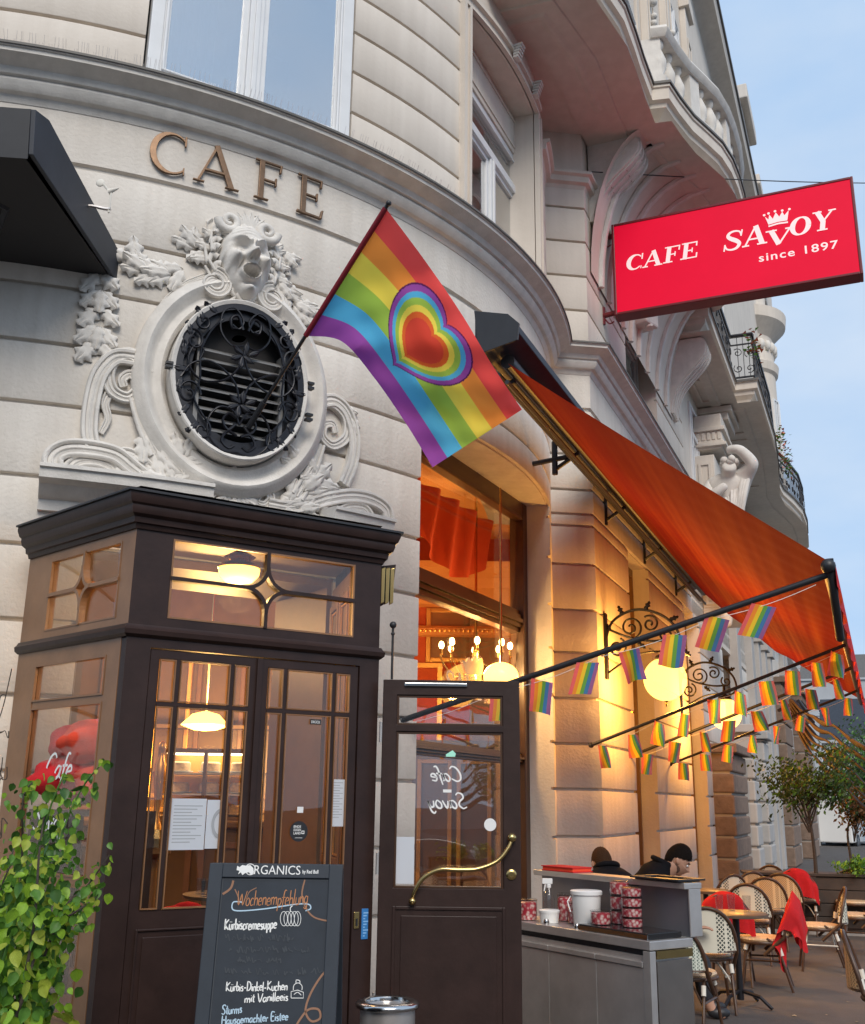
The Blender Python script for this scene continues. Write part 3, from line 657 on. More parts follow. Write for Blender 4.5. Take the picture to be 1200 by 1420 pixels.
for s in (-1, 1):
    rh = random.Random(8 + s)
    for k in range(12):
        a = R_(80 - k * 15); x0, y0 = FU + s * .205 * math.cos(a), FV + .05 + .27 * math.sin(a); a2 = a + rh.uniform(-.3, .3); L = rh.uniform(.07, .13)
        stroke([(x0, y0), (x0 + s * L * .4 * math.cos(a2 + .5), y0 + L * .4 * math.sin(a2 + .5)), (x0 + s * L * .8 * math.cos(a2 - .5), y0 + L * .8 * math.sin(a2 - .5)), (x0 + s * L * 1.1 * math.cos(a2 + .9), y0 + L * 1.1 * math.sin(a2 + .9))], (.030, .010), name='hair_lock', w=.05 + .03 * (k % 2), k=4)
    for k in range(5):
        x0, y0 = FU + s * (.02 + .045 * k), FV - .245 + .03 * k
        stroke([(x0, y0), (x0 + s * .025, y0 - .05), (x0 - s * .005, y0 - .09), (x0 + s * .03, y0 - .13 + .01 * k)], (.026, .009), name='beard_lock', w=.10 - .01 * k, k=4)
    stroke(spiral((FU + s * .15, FV + .30), .085, 1.4, 0 if s > 0 else PI, -s), (.035, .018), name='hair_lock', w=.10)
    stroke(spiral((FU + s * .22, FV - .24), .10, 1.5, PI / 2, s), (.04, .02), name='volute', w=.08)
    for k in range(3): put_leaf(FU + s * (.20 + .03 * k), FV + .16 - .09 * k, PI / 2 - s * (1.15 + .3 * k), .15, .10, w=.03, name='acanthus_leaf')
for k in range(7):
    a = PI / 2 + (k - 3) * .30; put_leaf(FU + .015, FV + .24, a, .19, .07, w=.10, lobes=1, name='shell_rib', curl=.05)
for k in range(5): put_leaf(FU + (k - 2) * .05, FV - .26, -PI / 2 + (k - 2) * .25, .15, .08, w=.05, name='beard_lock')
for k in range(7):
    a = R_(25 + 22 * k); stroke([(FU + .15 * math.cos(a), FV + .16 + .10 * math.sin(a)), (FU + .185 * math.cos(a + .1), FV + .17 + .14 * math.sin(a + .1)), (FU + .215 * math.cos(a - .1), FV + .17 + .165 * math.sin(a - .1))], (.026, .014), name='hair_lock', w=.08, k=3)

# ventilation louvres and wrought iron in the oval
gr = part('ventilation_grille', MB(), M['iron'], bld, label='black wrought iron oval grille with scrolls over louvres')
rim = MB(); oval(rim, [(-.075, .175), (-.075, .187), (-.02, .187), (-.02, .175)]); gr.data = rim.mesh('ventilation_grille', M['iron'], (0, 0, 0), 30)
E = lambda a, b, w=.18: CYL(U0 + a * EA, V0 + b * EB, w)
for k in range(9):
    v = V0 + .22 - k * .075
    part('louvre', MB().poly([(.10, -.012), (.10, .0), (.155, -.035), (.155, -.047)], U0 - .30 + (0.05 if k > 6 else 0), U0 + .31 - (.05 if k > 6 else 0), lambda a, b, c: CYL(c, v + b, a)), M['louvre'], gr)
for s in (-1, 1): part('louvre_frame', MB().box(U0 + s * .31 - .015, U0 + s * .31 + .015, V0 - .42, V0 + .26, .06, .165, CYL), M['louvre'], gr)
pl_ = MB(); oval(pl_, [(-.14, .13), (-.14, .15), (-.05, .15), (-.05, .13)])
part('sheet_ring', pl_, M['iron'], gr)
def iron(pts, r=.0085, k=5, w=.185):
    P = smoothline(pts, k); mb = MB(); mb.tube([E(p[0], p[1], w) for p in P], r, 6); return part('iron_scroll', mb, M['iron'], gr, smooth=60)
def sp2(c, r, t, a0, d, r1=.2): return [(x, y) for x, y in spiral(c, r, t, a0, d, 18, r1)]
for s in (-1, 1):
    sx = lambda pts: [(s * x, y) for x, y in pts]
    iron(sx([(.02, .42), (.20, .40), (.36, .56), (.34, .80), (.18, .88), (.04, .74), (.10, .62), (.20, .66)]))
    iron(sx([(.04, .62), (.12, .78), (.22, .74), (.20, .62), (.12, .62)]), .012)
    iron(sx([(.0, .36), (.06, .14), (.26, -.06), (.55, -.12), (.72, -.02), (.78, .14), (.70, .30), (.58, .26), (.62, .14)]))
    iron(sx([(.02, -.30), (.10, -.08), (.30, .08), (.52, .14), (.74, .06), (.86, -.12)]))
    iron(sx([(.0, -.58), (.10, -.42), (.30, -.40), (.44, -.56), (.42, -.78), (.22, -.93), (.0, -.92)]))
    iron(sx([(.05, -.5), (.16, -.46), (.24, -.56), (.16, -.66), (.06, -.58)]), .011)
    iron(sx([(.03, -.72), (.16, -.68), (.24, -.80), (.14, -.88), (.06, -.84)]), .011)
    iron(sx([(.58, .40), (.62, .2), (.60, -.10), (.66, -.34), (.52, -.54), (.44, -.60)]))
    iron(sx([(.34, .70), (.50, .52), (.60, .30)]), .008)
    iron(sx(sp2((.72, .36), .16, 1.3, 0, 1)), .010); iron(sx(sp2((.74, -.30), .17, 1.3, PI, -1)), .010)
    iron(sx(sp2((.60, .62), .12, 1.2, 1, -1)), .010); iron(sx(sp2((.52, -.72), .13, 1.2, 2, 1)), .010)
    for (a, b, g) in ((.62, .66, 1.0), (.84, .18, 1.5), (.86, -.16, -1.4), (.74, -.46, -1.0), (.60, -.66, -.8), (.46, .78, .6), (.78, .44, 1.3), (.80, -.02, 0)):
        an = math.atan2(math.sin(g), s * math.cos(g)); put_leaf(U0 + s * a * EA - .03 * math.cos(an), V0 + b * EB - .03 * math.sin(an), an, .13, .085, w=.175, par=gr, name='iron_leaf', m='iron')
for b, dy in ((.30, 1), (-.32, 1)):
    for k in range(6):
        a = PI * (k + .5) / 6 + (PI if dy < 0 else 0); put_leaf(U0 + .02 * math.cos(a), V0 + b * EB, a * 2, .11, .05, w=.185, par=gr, name='iron_leaf', m='iron', lobes=1)
for uu, vv in ((-1.04, .0), (-1.04, -.045), (1.03, .13), (1.03, .07), (1.03, -.28), (1.03, -.34)):
    part('clamp', MB().box(U0 + uu * EA - .02, U0 + uu * EA + .03, V0 + vv * EB, V0 + vv * EB + .018, .16, .21, CYL), M['black'], gr)
part('floodlight', MB().lathe([(.02, 0), (.045, .02), (.045, .06), (.03, .07)], E(-.09, .50, .14), 14, Z=(E(0, 0, 1) - E(0, 0, 0)), X=(1, 0, 0)), M['bronze'], gr, smooth=40)

# stone shelf to the left under the cartouche
sh = [(-.05, 3.43), (.04, 3.43), (.05, 3.50), (.10, 3.52), (.16, 3.58), (.24, 3.60), (.25, 3.66), (.27, 3.665), (.27, 3.69), (-.05, 3.72)]
part('shelf_cornice', MB().sweep(sh, arc(163.0, 152.0)), M['stone'], bld, smooth=30)
part('shelf_cornice', MB().sweep(sh, arc(143.0, 137.6, n=4)), M['stone'], bld, smooth=30)
# framed panel high on the wall left of the second window
for (a0, a1, z0, z1) in ((137.5, 129.5, 9.55, 11.5), (156, 145, 9.7, 11.5)):
    part('wall_panel', MB().frame(uphi(a0), uphi(a1), z0, z1, .06, -.01, .035, CYL, nu=6).frame(uphi(a0) + .09, uphi(a1) - .09, z0 + .09, z1 - .09, .02, -.01, .02, CYL, nu=6), M['stone2'], bld)

# ---------------------------------------------------------------- pilaster, consoles and the stone balcony over the corner
path = arc(104.8, CURVE_END, n=4) + [COR] + fp(1.5, 2.6)
for z in (9.0, 9.85):
    plain(path, [(-.2, z), (.0, z), (.02, z + .05), (.07, z + .07), (.08, z + .14), (.12, z + .16), (.12, z + .2), (-.2, z + .2)], 'pilaster_moulding', 'stone2')
bal = part('stone_balcony', MB(), M['stone2'], bld, label='stone balcony with swelling front above the red sign')
OUT = [(.35, 8.95), (1.35, 8.6), (2.12, 9.75), (2.31, 10.17), (2.50, 10.62), (2.72, 11.10), (2.92, 11.06), (3.12, 11.36), (3.39, 11.72), (3.66, 12.0), (3.92, 12.28), (4.16, 12.64), (4.36, 13.02), (4.58, 13.5), (4.80, 14.1), (4.95, 14.8), (5.0, 15.5), (4.9, 16.1), (4.55, 16.55)]
bp_ = [(-.38, 9.80), (-.34, 9.86), (-.30, 9.88), (-.24, 9.93), (-.22, 9.99), (-.16, 10.04), (-.08, 10.09), (-.07, 10.15), (-.02, 10.17), (-.02, 10.33), (.0, 10.34), (.0, 10.40), (-.9, 10.42), (-.9, 9.80)]
mb = MB().sweep(bp_, OUT); mb.add([(x, y, 9.82) for x, y in OUT] + [(1.2, 14.9, 9.82), (-.5, 10.2, 9.82)], [tuple(range(len(OUT) + 2))])
bal.data = mb.mesh('stone_balcony', M['stone2'], (0, 0, 0), 30)
part('balcony_flashing', MB().sweep([(-.05, 10.425), (.012, 10.405), (.012, 10.38), (.02, 10.38), (.02, 10.415), (-.05, 10.44)], OUT), M['leadcap'], bal)
part('soffit_panel', MB().sweep([(-.64, 9.80), (-.60, 9.785), (-.56, 9.785), (-.52, 9.80), (-.52, 9.83), (-.64, 9.83)], [(.35, 8.95), (1.35, 8.6), (2.12, 9.75), (2.50, 10.62)]), M['stone2'], bal)
OB = OUT[5:]
part('balustrade_rail', MB().sweep([(-.28, 11.12), (-.03, 11.12), (.0, 11.16), (.02, 11.22), (.0, 11.27), (-.28, 11.27)], OB), M['stone'], bal, smooth=30)
part('balustrade_base', MB().sweep([(-.26, 10.40), (-.06, 10.40), (-.06, 10.56), (-.26, 10.56)], OB), M['stone'], bal)
def along(path, step):
    acc = 0; out = []
    for i in range(len(path) - 1):
        a, b = Vector(path[i]), Vector(path[i + 1]); L = (b - a).length; t = acc
        while t < L: out.append((a + (b - a) * t / L, (b - a).normalized())); t += step
        acc = t - L
    return out
for k, (p, d) in enumerate(along(OB, .30)):
    n_ = Vector((d.y, -d.x)); P = Plane((p - n_ * .16), math.degrees(math.atan2(d.x, d.y)))
    mb = MB()
    if k % 4 == 0: mb.box(-.12, .12, 10.56, 11.12, -.08, .10, P)
    else: mb.lathe([(.07, 0), (.05, .05), (.09, .16), (.10, .26), (.055, .40), (.04, .44), (.07, .50), (.07, .56)], P(0, 10.56, 0), 10)
    part('baluster', mb, M['stone'], bal, smooth=40)
# cove under the swelling part, with console volutes and shell
def cove(a, b):
    i = b * (len(OUT) - 7); k = int(i) + 6; k = min(k, len(OUT) - 2); t = i - int(i)
    p = Vector(OUT[k]).lerp(Vector(OUT[k + 1]), t if k < len(OUT) - 1 else 0); s = (p - FAC.q).dot(FAC.d); w = (p - FAC.q).dot(FAC.n) - .3
    x = a; return FAC(s, 9.85 - 1.9 * (1 - math.sin(x * PI / 2)) ** 1.0, .02 + max(w, .1) * (1 - math.cos(x * PI / 2)))
part('balcony_cove', MB().grid(cove, 10, 22), M['stone2'], bal, smooth=60, fix=False)
for k in range(9):
    part('cove_rib', MB().tube([cove(j / 8, .10 + k * .09) + Vector((.01, -.02, -.015)) for j in range(9)], .045, 6), M['stone'], bal, smooth=60)
def console(s, z, depth, hgt, wd, par, m='stone', spots=True):
    P = Plane(FAC(s, 0, 0).xy, YAW); prof = []
    for i in range(19):
        t = i / 18; prof.append((.05 + depth * (.5 + .5 * math.sin((t - .5) * PI)) * (1 - .22 * math.sin(t * 2 * PI)) , z - hgt + hgt * t))
    mb = MB().poly([(0, z - hgt)] + prof + [(0, z)], -wd / 2, wd / 2, lambda a, b, c: P(c, b, a))
    o = part('console', mb, M[m], par, smooth=40)
    if par.parent is None or par.parent.parent is None:
        for j in range(4):
            q = MB()
            for i in range(18):
                a, b = prof[i], prof[i + 1]; c = -wd / 2 + wd * (j + .5) / 4
                q.add([P(c - .02, a[1], a[0] + .03), P(c + .02, a[1], a[0] + .03), P(c + .02, b[1], b[0] + .03), P(c - .02, b[1], b[0] + .03), P(c - .02, a[1], a[0] - .01), P(c + .02, a[1], a[0] - .01), P(c + .02, b[1], b[0] - .01), P(c - .02, b[1], b[0] - .01)],
                      [(0, 1, 2, 3), (0, 3, 7, 4), (1, 5, 6, 2)])
            part('console_rib', q, M[m], par)
        q = MB()
        for j in range(3):
            for i in range(2, 17, 3):
                a = prof[i]; c = -wd / 2 + wd * (j + 1) / 4; q.box(c - .018, c + .018, a[1], a[1] + .05, a[0] - .02, a[0] + .008, P)
        part('console_slot', q, M['groove'], par)
    return o
console(1.15, 9.85, .55, 1.15, .5, bal)
console(6.35, 9.3, .55, 1.3, .5, bal)
for s, o_, z in ((2.3, .42, 9.15), (3.3, .7, 9.2)):
    P = Plane(FAC(s, 0, 0).xy, YAW - 70)
    for sg in (-1, 1):
        q = [P(sg * .05 + x, z + y, o_ * .6) for x, y in spiral((sg * .2, .42), .16, 1.6, PI if sg < 0 else 0, -sg)]
        part('console_volute', MB().tube(q, [.055 - .03 * i / len(q) for i in range(len(q))], 8), M['stone'], bal, smooth=60)
        q = smoothline([(sg * .34, .4), (sg * .30, .05), (sg * .16, -.25), (sg * .12, -.6), (sg * .2, -.9)], 5)
        part('console_volute', MB().tube([P(a[0], z + a[1], o_ * .55 - (.4 - a[1]) * .18) for a in q], .055, 8), M['stone'], bal, smooth=60)
    part('console_block', MB().box(-.24, .24, z - .85, z + .5, 0, o_ * .5, P), M['stone'], bal, bevel=.03)
    for k in range(7): put_leaf(-.18 + .06 * k, z + .28, PI / 2 + (3 - k) * .22, .22, .09, Mf=lambda u, v, w: P(u, v, w), w=o_ * .6, par=bal, name='console_leaf')
    for k in range(5): put_leaf((k - 2) * .07, z - .1, -PI / 2 + (k - 2) * .3, .4, .13, Mf=lambda u, v, w: P(u, v, w), w=o_ * .45, par=bal, name='console_leaf')

# upper storeys above the balcony: windows, pilasters with hanging ornament
for s0 in (3.0, 8.2, 13.4):
    P = Plane(FAC(s0, 0, .02).xy, YAW)
    casement(P, 1.5, 11.2, 14.6, 13.6, [.75], name='upper_window'); casement(P, 1.5, 16.0, 18.6, None, [.75], name='upper_window')
for s0 in (2.3, 5.2, 7.4, 10.4):
    P = Plane(FAC(s0, 0, .0).xy, YAW)
    part('pilaster', MB().box(0, .62, 10.5, 19.8, 0, .14, P).frame(.08, .54, 11.2, 19, .04, .14, .165, P).box(-.06, .68, 19.8, 20.2, 0, .24, P), M['stone2'], bld, bevel=.01)
    mb = MB()
    for k in range(12): mb.ball(P(.31 + .06 * math.sin(k * 2.3), 16.9 - k * .22, .19), .075 + .02 * math.sin(k * 1.7), 6)
    part('hanging_ornament', mb, M['stone'], bld, smooth=60)

# ================================================================ ENTRANCE VESTIBULE (dark brown timber, half octagon)
ves = thing('entrance_vestibule', 'dark brown timber entrance porch with glazed double door and stained top lights', 'vestibule', (A_[0], A_[1], 0))
LLEN, RLEN, FLEN = 1.22, 1.22, 1.562
pL = VL(-LLEN, 0); pR = VR(RLEN, 0); PATH = [(pL.x, pL.y), A_, B_, (pR.x, pR.y)]
def vs_(prof, name, m='wood', path=PATH, **k): return part(name, MB().sweep(prof, path), M[m], ves, **k)
vs_([(-.08, 3.05), (.012, 3.05), (.02, 3.075), (.035, 3.08), (.04, 3.11), (.065, 3.125), (.075, 3.15), (.075, 3.17), (.09, 3.18), (.105, 3.215), (.105, 3.235), (-.08, 3.235)], 'cornice', smooth=30)
top_ = MB().sweep([(-.3, 3.30), (.115, 3.252), (.12, 3.248), (.12, 3.237), (-.3, 3.237)], PATH)
top_.add([(x, y, z) for z in (3.30,) for x, y in PATH], [(0, 1, 2, 3)])
part('roof', top_, M['black'], ves)
vs_([(-.06, 2.445), (.01, 2.445), (.03, 2.46), (.035, 2.485), (.02, 2.50), (.012, 2.515), (-.06, 2.515)], 'transom_moulding', smooth=30)
def pane(P, u0, u1, v0, v1, par, bev=True, m='clear', name='pane', w=-.02):
    mb = MB().box(u0, u1, v0, v1, w - .003, w + .003, P)
    return part(name, mb, M[m], par)
def bead(P, u0, u1, v0, v1, par, m='woodlit', t=.010):
    return part('glazing_bead', MB().frame(u0, u1, v0, v1, t, -.012, .004, P), M[m], par)
# ---- transom lights: four curved panes round a star
def toplight(P, u0, u1, v0, v1, par, wm):
    cx, cy = (u0 + u1) / 2, (v0 + v1) / 2; a, b = (u1 - u0) * .118, (v1 - v0) * .30; t = .022
    fr = par
    segs = []
    for sx in (-1, 1):
        for sy in (-1, 1):
            q = [(cx + sx * a * (1 - math.sin(k * PI / 16)) * 1.0 + sx * 0.0, cy + sy * b * (1 - math.cos(k * PI / 16))) for k in range(9)]
            segs.append(q)
    mb = MB()
    for q in segs: solid_ribbon(mb, q, [t] * len(q), P, -.03, .012 + .0007 * segs.index(q))
    ext = (v1 - v0) / 2
    for s in (-1, 1):
        mb.box(*sorted((cx + s * a * .97, (u1 if s > 0 else u0))), cy - t / 2, cy + t / 2, -.03, .011, P)
        mb.box(cx - t / 2, cx + t / 2, *sorted((cy + s * b * .97, (v1 if s > 0 else v0))), -.03, .010, P)
    for sx in (-1, 1):                    # round sweeps from the star tips into the panes
        for sy in (-1, 1):
            pass
    part('glazing_bar', mb, M[wm], fr)
    pane(P, u0, u1, v0, v1, fr)
    bead(P, u0, u1, v0, v1, fr)
def wall_with_hole(P, u0, u1, v0, v1, holes, par, name, m='wood', w0=-.05, w1=0.0):
    """a board with rectangular openings, cut into strips"""
    xs = sorted({u0, u1} | {h[0] for h in holes} | {h[1] for h in holes}); ys = sorted({v0, v1} | {h[2] for h in holes} | {h[3] for h in holes}); mb = MB()
    nx, ny = len(xs), len(ys); idx = {}
    solid = lambda i, j: 0 <= i < nx - 1 and 0 <= j < ny - 1 and not any(h[0] <= xs[i] + 1e-6 and xs[i + 1] <= h[1] + 1e-6 and h[2] <= ys[j] + 1e-6 and ys[j + 1] <= h[3] + 1e-6 for h in holes)
    vs = [P(x, y, w) for w in (w0, w1) for y in ys for x in xs]; V = lambda i, j, k: k * nx * ny + j * nx + i; fs = []
    for i in range(nx - 1):
        for j in range(ny - 1):
            if not solid(i, j): continue
            fs += [(V(i, j, 1), V(i + 1, j, 1), V(i + 1, j + 1, 1), V(i, j + 1, 1)), (V(i, j, 0), V(i, j + 1, 0), V(i + 1, j + 1, 0), V(i + 1, j, 0))]
            if not solid(i - 1, j): fs.append((V(i, j, 0), V(i, j, 1), V(i, j + 1, 1), V(i, j + 1, 0)))
            if not solid(i + 1, j): fs.append((V(i + 1, j, 0), V(i + 1, j + 1, 0), V(i + 1, j + 1, 1), V(i + 1, j, 1)))
            if not solid(i, j - 1): fs.append((V(i, j, 0), V(i + 1, j, 0), V(i + 1, j, 1), V(i, j, 1)))
            if not solid(i, j + 1): fs.append((V(i, j + 1, 0), V(i, j + 1, 1), V(i + 1, j + 1, 1), V(i + 1, j + 1, 0)))
    mb.add(vs, fs); return part(name, mb, M[m], par)
fpnl = wall_with_hole(VF, 0, FLEN, 2.515, 3.05, [(.213, 1.377, 2.565, 3.02)], ves, 'upper_panel')
toplight(VF, .213, 1.377, 2.565, 3.02, fpnl, 'wood')
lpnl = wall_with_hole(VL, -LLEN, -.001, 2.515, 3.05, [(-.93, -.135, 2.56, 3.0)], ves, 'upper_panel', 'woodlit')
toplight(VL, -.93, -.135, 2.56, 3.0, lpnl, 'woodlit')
rpnl = wall_with_hole(VR, .001, RLEN, 2.515, 3.05, [(.15, 1.0, 2.56, 3.0)], ves, 'upper_panel'); toplight(VR, .15, 1.0, 2.56, 3.0, rpnl, 'wood')
# ---- front: fixed frame and two door leaves
fdf = wall_with_hole(VF, 0, FLEN, 0, 2.445, [(.135, 1.43, .04, 2.395)], ves, 'door_frame', w1=.004)
part('threshold', MB().box(.135, 1.43, 0, .04, -.05, .03, VF), M['black'], fdf)
def leaf(u0, u1, gu0, gu1, l1, l2):
    d = wall_with_hole(VF, u0, u1, .045, 2.39, [(gu0, gu1, 1.04, 2.34)], ves, 'door_leaf', w0=-.045, w1=-.006)
    d.modifiers.new('bevel', 'BEVEL').width = .002
    part('door_panel', MB().frame(gu0 - .01, gu1 + .01, .20, .95, .012, -.006, .006, VF).box(gu0 + .03, gu1 - .03, .24, .91, -.006, .002, VF), M['wood'], d, bevel=.004)
    bars = MB(); bars.box(gu0, gu1, 2.085, 2.107, -.04, -.002, VF); bars.box(l1 - .011, l1 + .011, 1.04, 2.34, -.04, -.003, VF); bars.box(l2 - .011, l2 + .011, 1.04, 2.34, -.04, -.003, VF)
    part('glazing_bar', bars, M['wood'], d)
    xs = [gu0, l1 - .011, l1 + .011, l2 - .011, l2 + .011, gu1]
    for i in (0, 2, 4):
        for z0, z1 in ((1.04, 2.085), (2.107, 2.34)):
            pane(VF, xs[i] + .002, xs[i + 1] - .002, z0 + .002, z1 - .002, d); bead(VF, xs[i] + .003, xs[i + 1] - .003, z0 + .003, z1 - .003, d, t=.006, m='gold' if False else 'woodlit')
    return d
la = leaf(.14, .777, .193, .722, .30, .617); lb = leaf(.783, 1.425, .836, 1.37, .945, 1.262)
part('meeting_stile', MB().box(.762, .795, .05, 2.385, -.003, .012, VF), M['wood'], la, bevel=.003)
# papers and stickers on the panes
part('notice', MB().box(.305, .52, 1.335, 1.60, -.012, -.010, VF).box(.525, .61, 1.34, 1.595, -.013, -.011, VF), M['paper'], la, label='white printed notice taped inside the left leaf')
nt_ = MB()
for k in range(12): nt_.box(.34, .50 - .03 * (k % 3), 1.56 - k * .017, 1.564 - k * .017, -.0095, -.0093, VF)
for k in range(16):
    a = R_(90 + k * 11); b = R_(90 + (k + 1) * 11); nt_.add([VF(.61 + .055 * math.cos(a), 1.47 + .08 * math.sin(a), -.0085), VF(.61 + .055 * math.cos(b), 1.47 + .08 * math.sin(b), -.0085), VF(.61 + .04 * math.cos(b), 1.47 + .06 * math.sin(b), -.0085), VF(.61 + .04 * math.cos(a), 1.47 + .06 * math.sin(a), -.0085)], [(0, 1, 2, 3)])
part('notice_print', nt_, mat('print_grey', (.35, .36, .38), .8), la)
def disc(mb, P, u, v, r, w, n=28, mi=0): mb.add([P(u + r * math.cos(2 * PI * i / n), v + r * math.sin(2 * PI * i / n), w) for i in range(n)], [tuple(range(n))], mi)
sk = MB(); disc(sk, VF, 1.078, 1.428, .056, -.010)
for i, t_ in enumerate(('ENDE', 'DOGEN', 'LAND')): text_on(sk, t_, VF, 1.045, 1.448 - i * .018, .013, -.008, bold=.02, width=.045, mi=1)
sk.frame(1.094, 1.112, 1.414, 1.432, .004, -.0075, -.007, VF); n_ = len(sk.m); sk.m[-24:] = [1] * 24
sk.box(1.055, 1.10, 1.392, 1.394, -.008, -.0075, VF, mi=1)
part('round_sticker', sk, [M['black'], M['chalkw']], lb, label='round black sticker with white lettering')
part('square_sticker', MB().box(1.062, 1.100, 1.53, 1.563, -.011, -.009, VF), M['white'], lb)
part('opening_note', MB().box(1.277, 1.36, 1.455, 1.72, -.012, -.010, VF), M['paper'], lb)
n2_ = MB()
for k in range(14): n2_.box(1.285, 1.35 - .02 * (k % 2), 1.70 - k * .015, 1.703 - k * .015, -.0095, -.0092, VF)
part('opening_note_print', n2_, bpy.data.materials['print_grey'], lb)
tg = MB().box(1.12, 1.19, 2.03, 2.06, -.012, -.009, VF); text_on(tg, 'DRÜCK', VF, 1.126, 2.037, .015, -.0085, bold=.01, width=.058, mi=1)
part('push_label', tg, [M['black'], M['chalkw']], lb, label='small push label with white letters')
# brass lock plate and blue plate on the right stile
part('lock_plate', MB().box(1.440, 1.475, .895, .985, .0, .012, VF), M['brass'], fdf, bevel=.003)
part('keyhole', MB().box(1.452, 1.462, .91, .95, .012, .016, VF), M['black'], fdf)
bl_ = MB().box(1.492, 1.535, .835, 1.0, .0, .008, VF); part('blue_plate', bl_, M['blue'], fdf, bevel=.002, label='narrow blue enamel plate')
bt = MB()
for k in range(9): bt.box(1.502, 1.502 + .012 + .01 * (k % 3), .85 + k * .0155, .857 + k * .0155, .008, .009, VF)
part('blue_plate_print', bt, mat('pale_blue_print', (.25, .5, .8), .6), fdf)
# ---- left facet: display window with cloths and script lettering
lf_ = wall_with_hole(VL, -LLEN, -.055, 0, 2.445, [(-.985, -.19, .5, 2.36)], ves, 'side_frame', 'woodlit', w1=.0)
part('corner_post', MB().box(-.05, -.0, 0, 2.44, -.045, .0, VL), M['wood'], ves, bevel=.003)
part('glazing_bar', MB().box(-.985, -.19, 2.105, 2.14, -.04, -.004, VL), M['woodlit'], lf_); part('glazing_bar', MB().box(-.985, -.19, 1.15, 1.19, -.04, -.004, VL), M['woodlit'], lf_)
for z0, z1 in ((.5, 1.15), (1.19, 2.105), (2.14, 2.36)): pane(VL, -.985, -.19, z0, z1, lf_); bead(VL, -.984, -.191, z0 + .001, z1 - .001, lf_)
rf_ = wall_with_hole(VR, .05, RLEN, 0, 2.445, [(.16, 1.0, .2, 2.36)], ves, 'side_frame', 'wood')
# stay with ball on the right corner
part('corner_stay', MB().tube([(-.235, 6.36, 2.32), (-.235, 6.36, 2.64)], .008, 8).ball((-.235, 6.36, 2.655), .022, 8).ball((-.235, 6.36, 2.60), .013, 6), M['black'], ves, smooth=60)
for k in range(3): part('bracket_glow_strip', MB().poly([(0, 0), (.022, .012), (.026, .24), (.0, .23)], 0, .03, lambda a, b, c: VR(.03 + c, 2.80 + b, a + .03 * k + .008)), M['brass'], ves, bevel=.003)  # brass strips put in for the warm light caught on the cornice end
part('bracket_board', MB().poly([(0, -.02), (.09, .04), (.11, .27), (.0, .25)], 0, .02, lambda a, b, c: VR(.062 + c, 2.80 + b, a)), M['wood'], ves, bevel=.003)

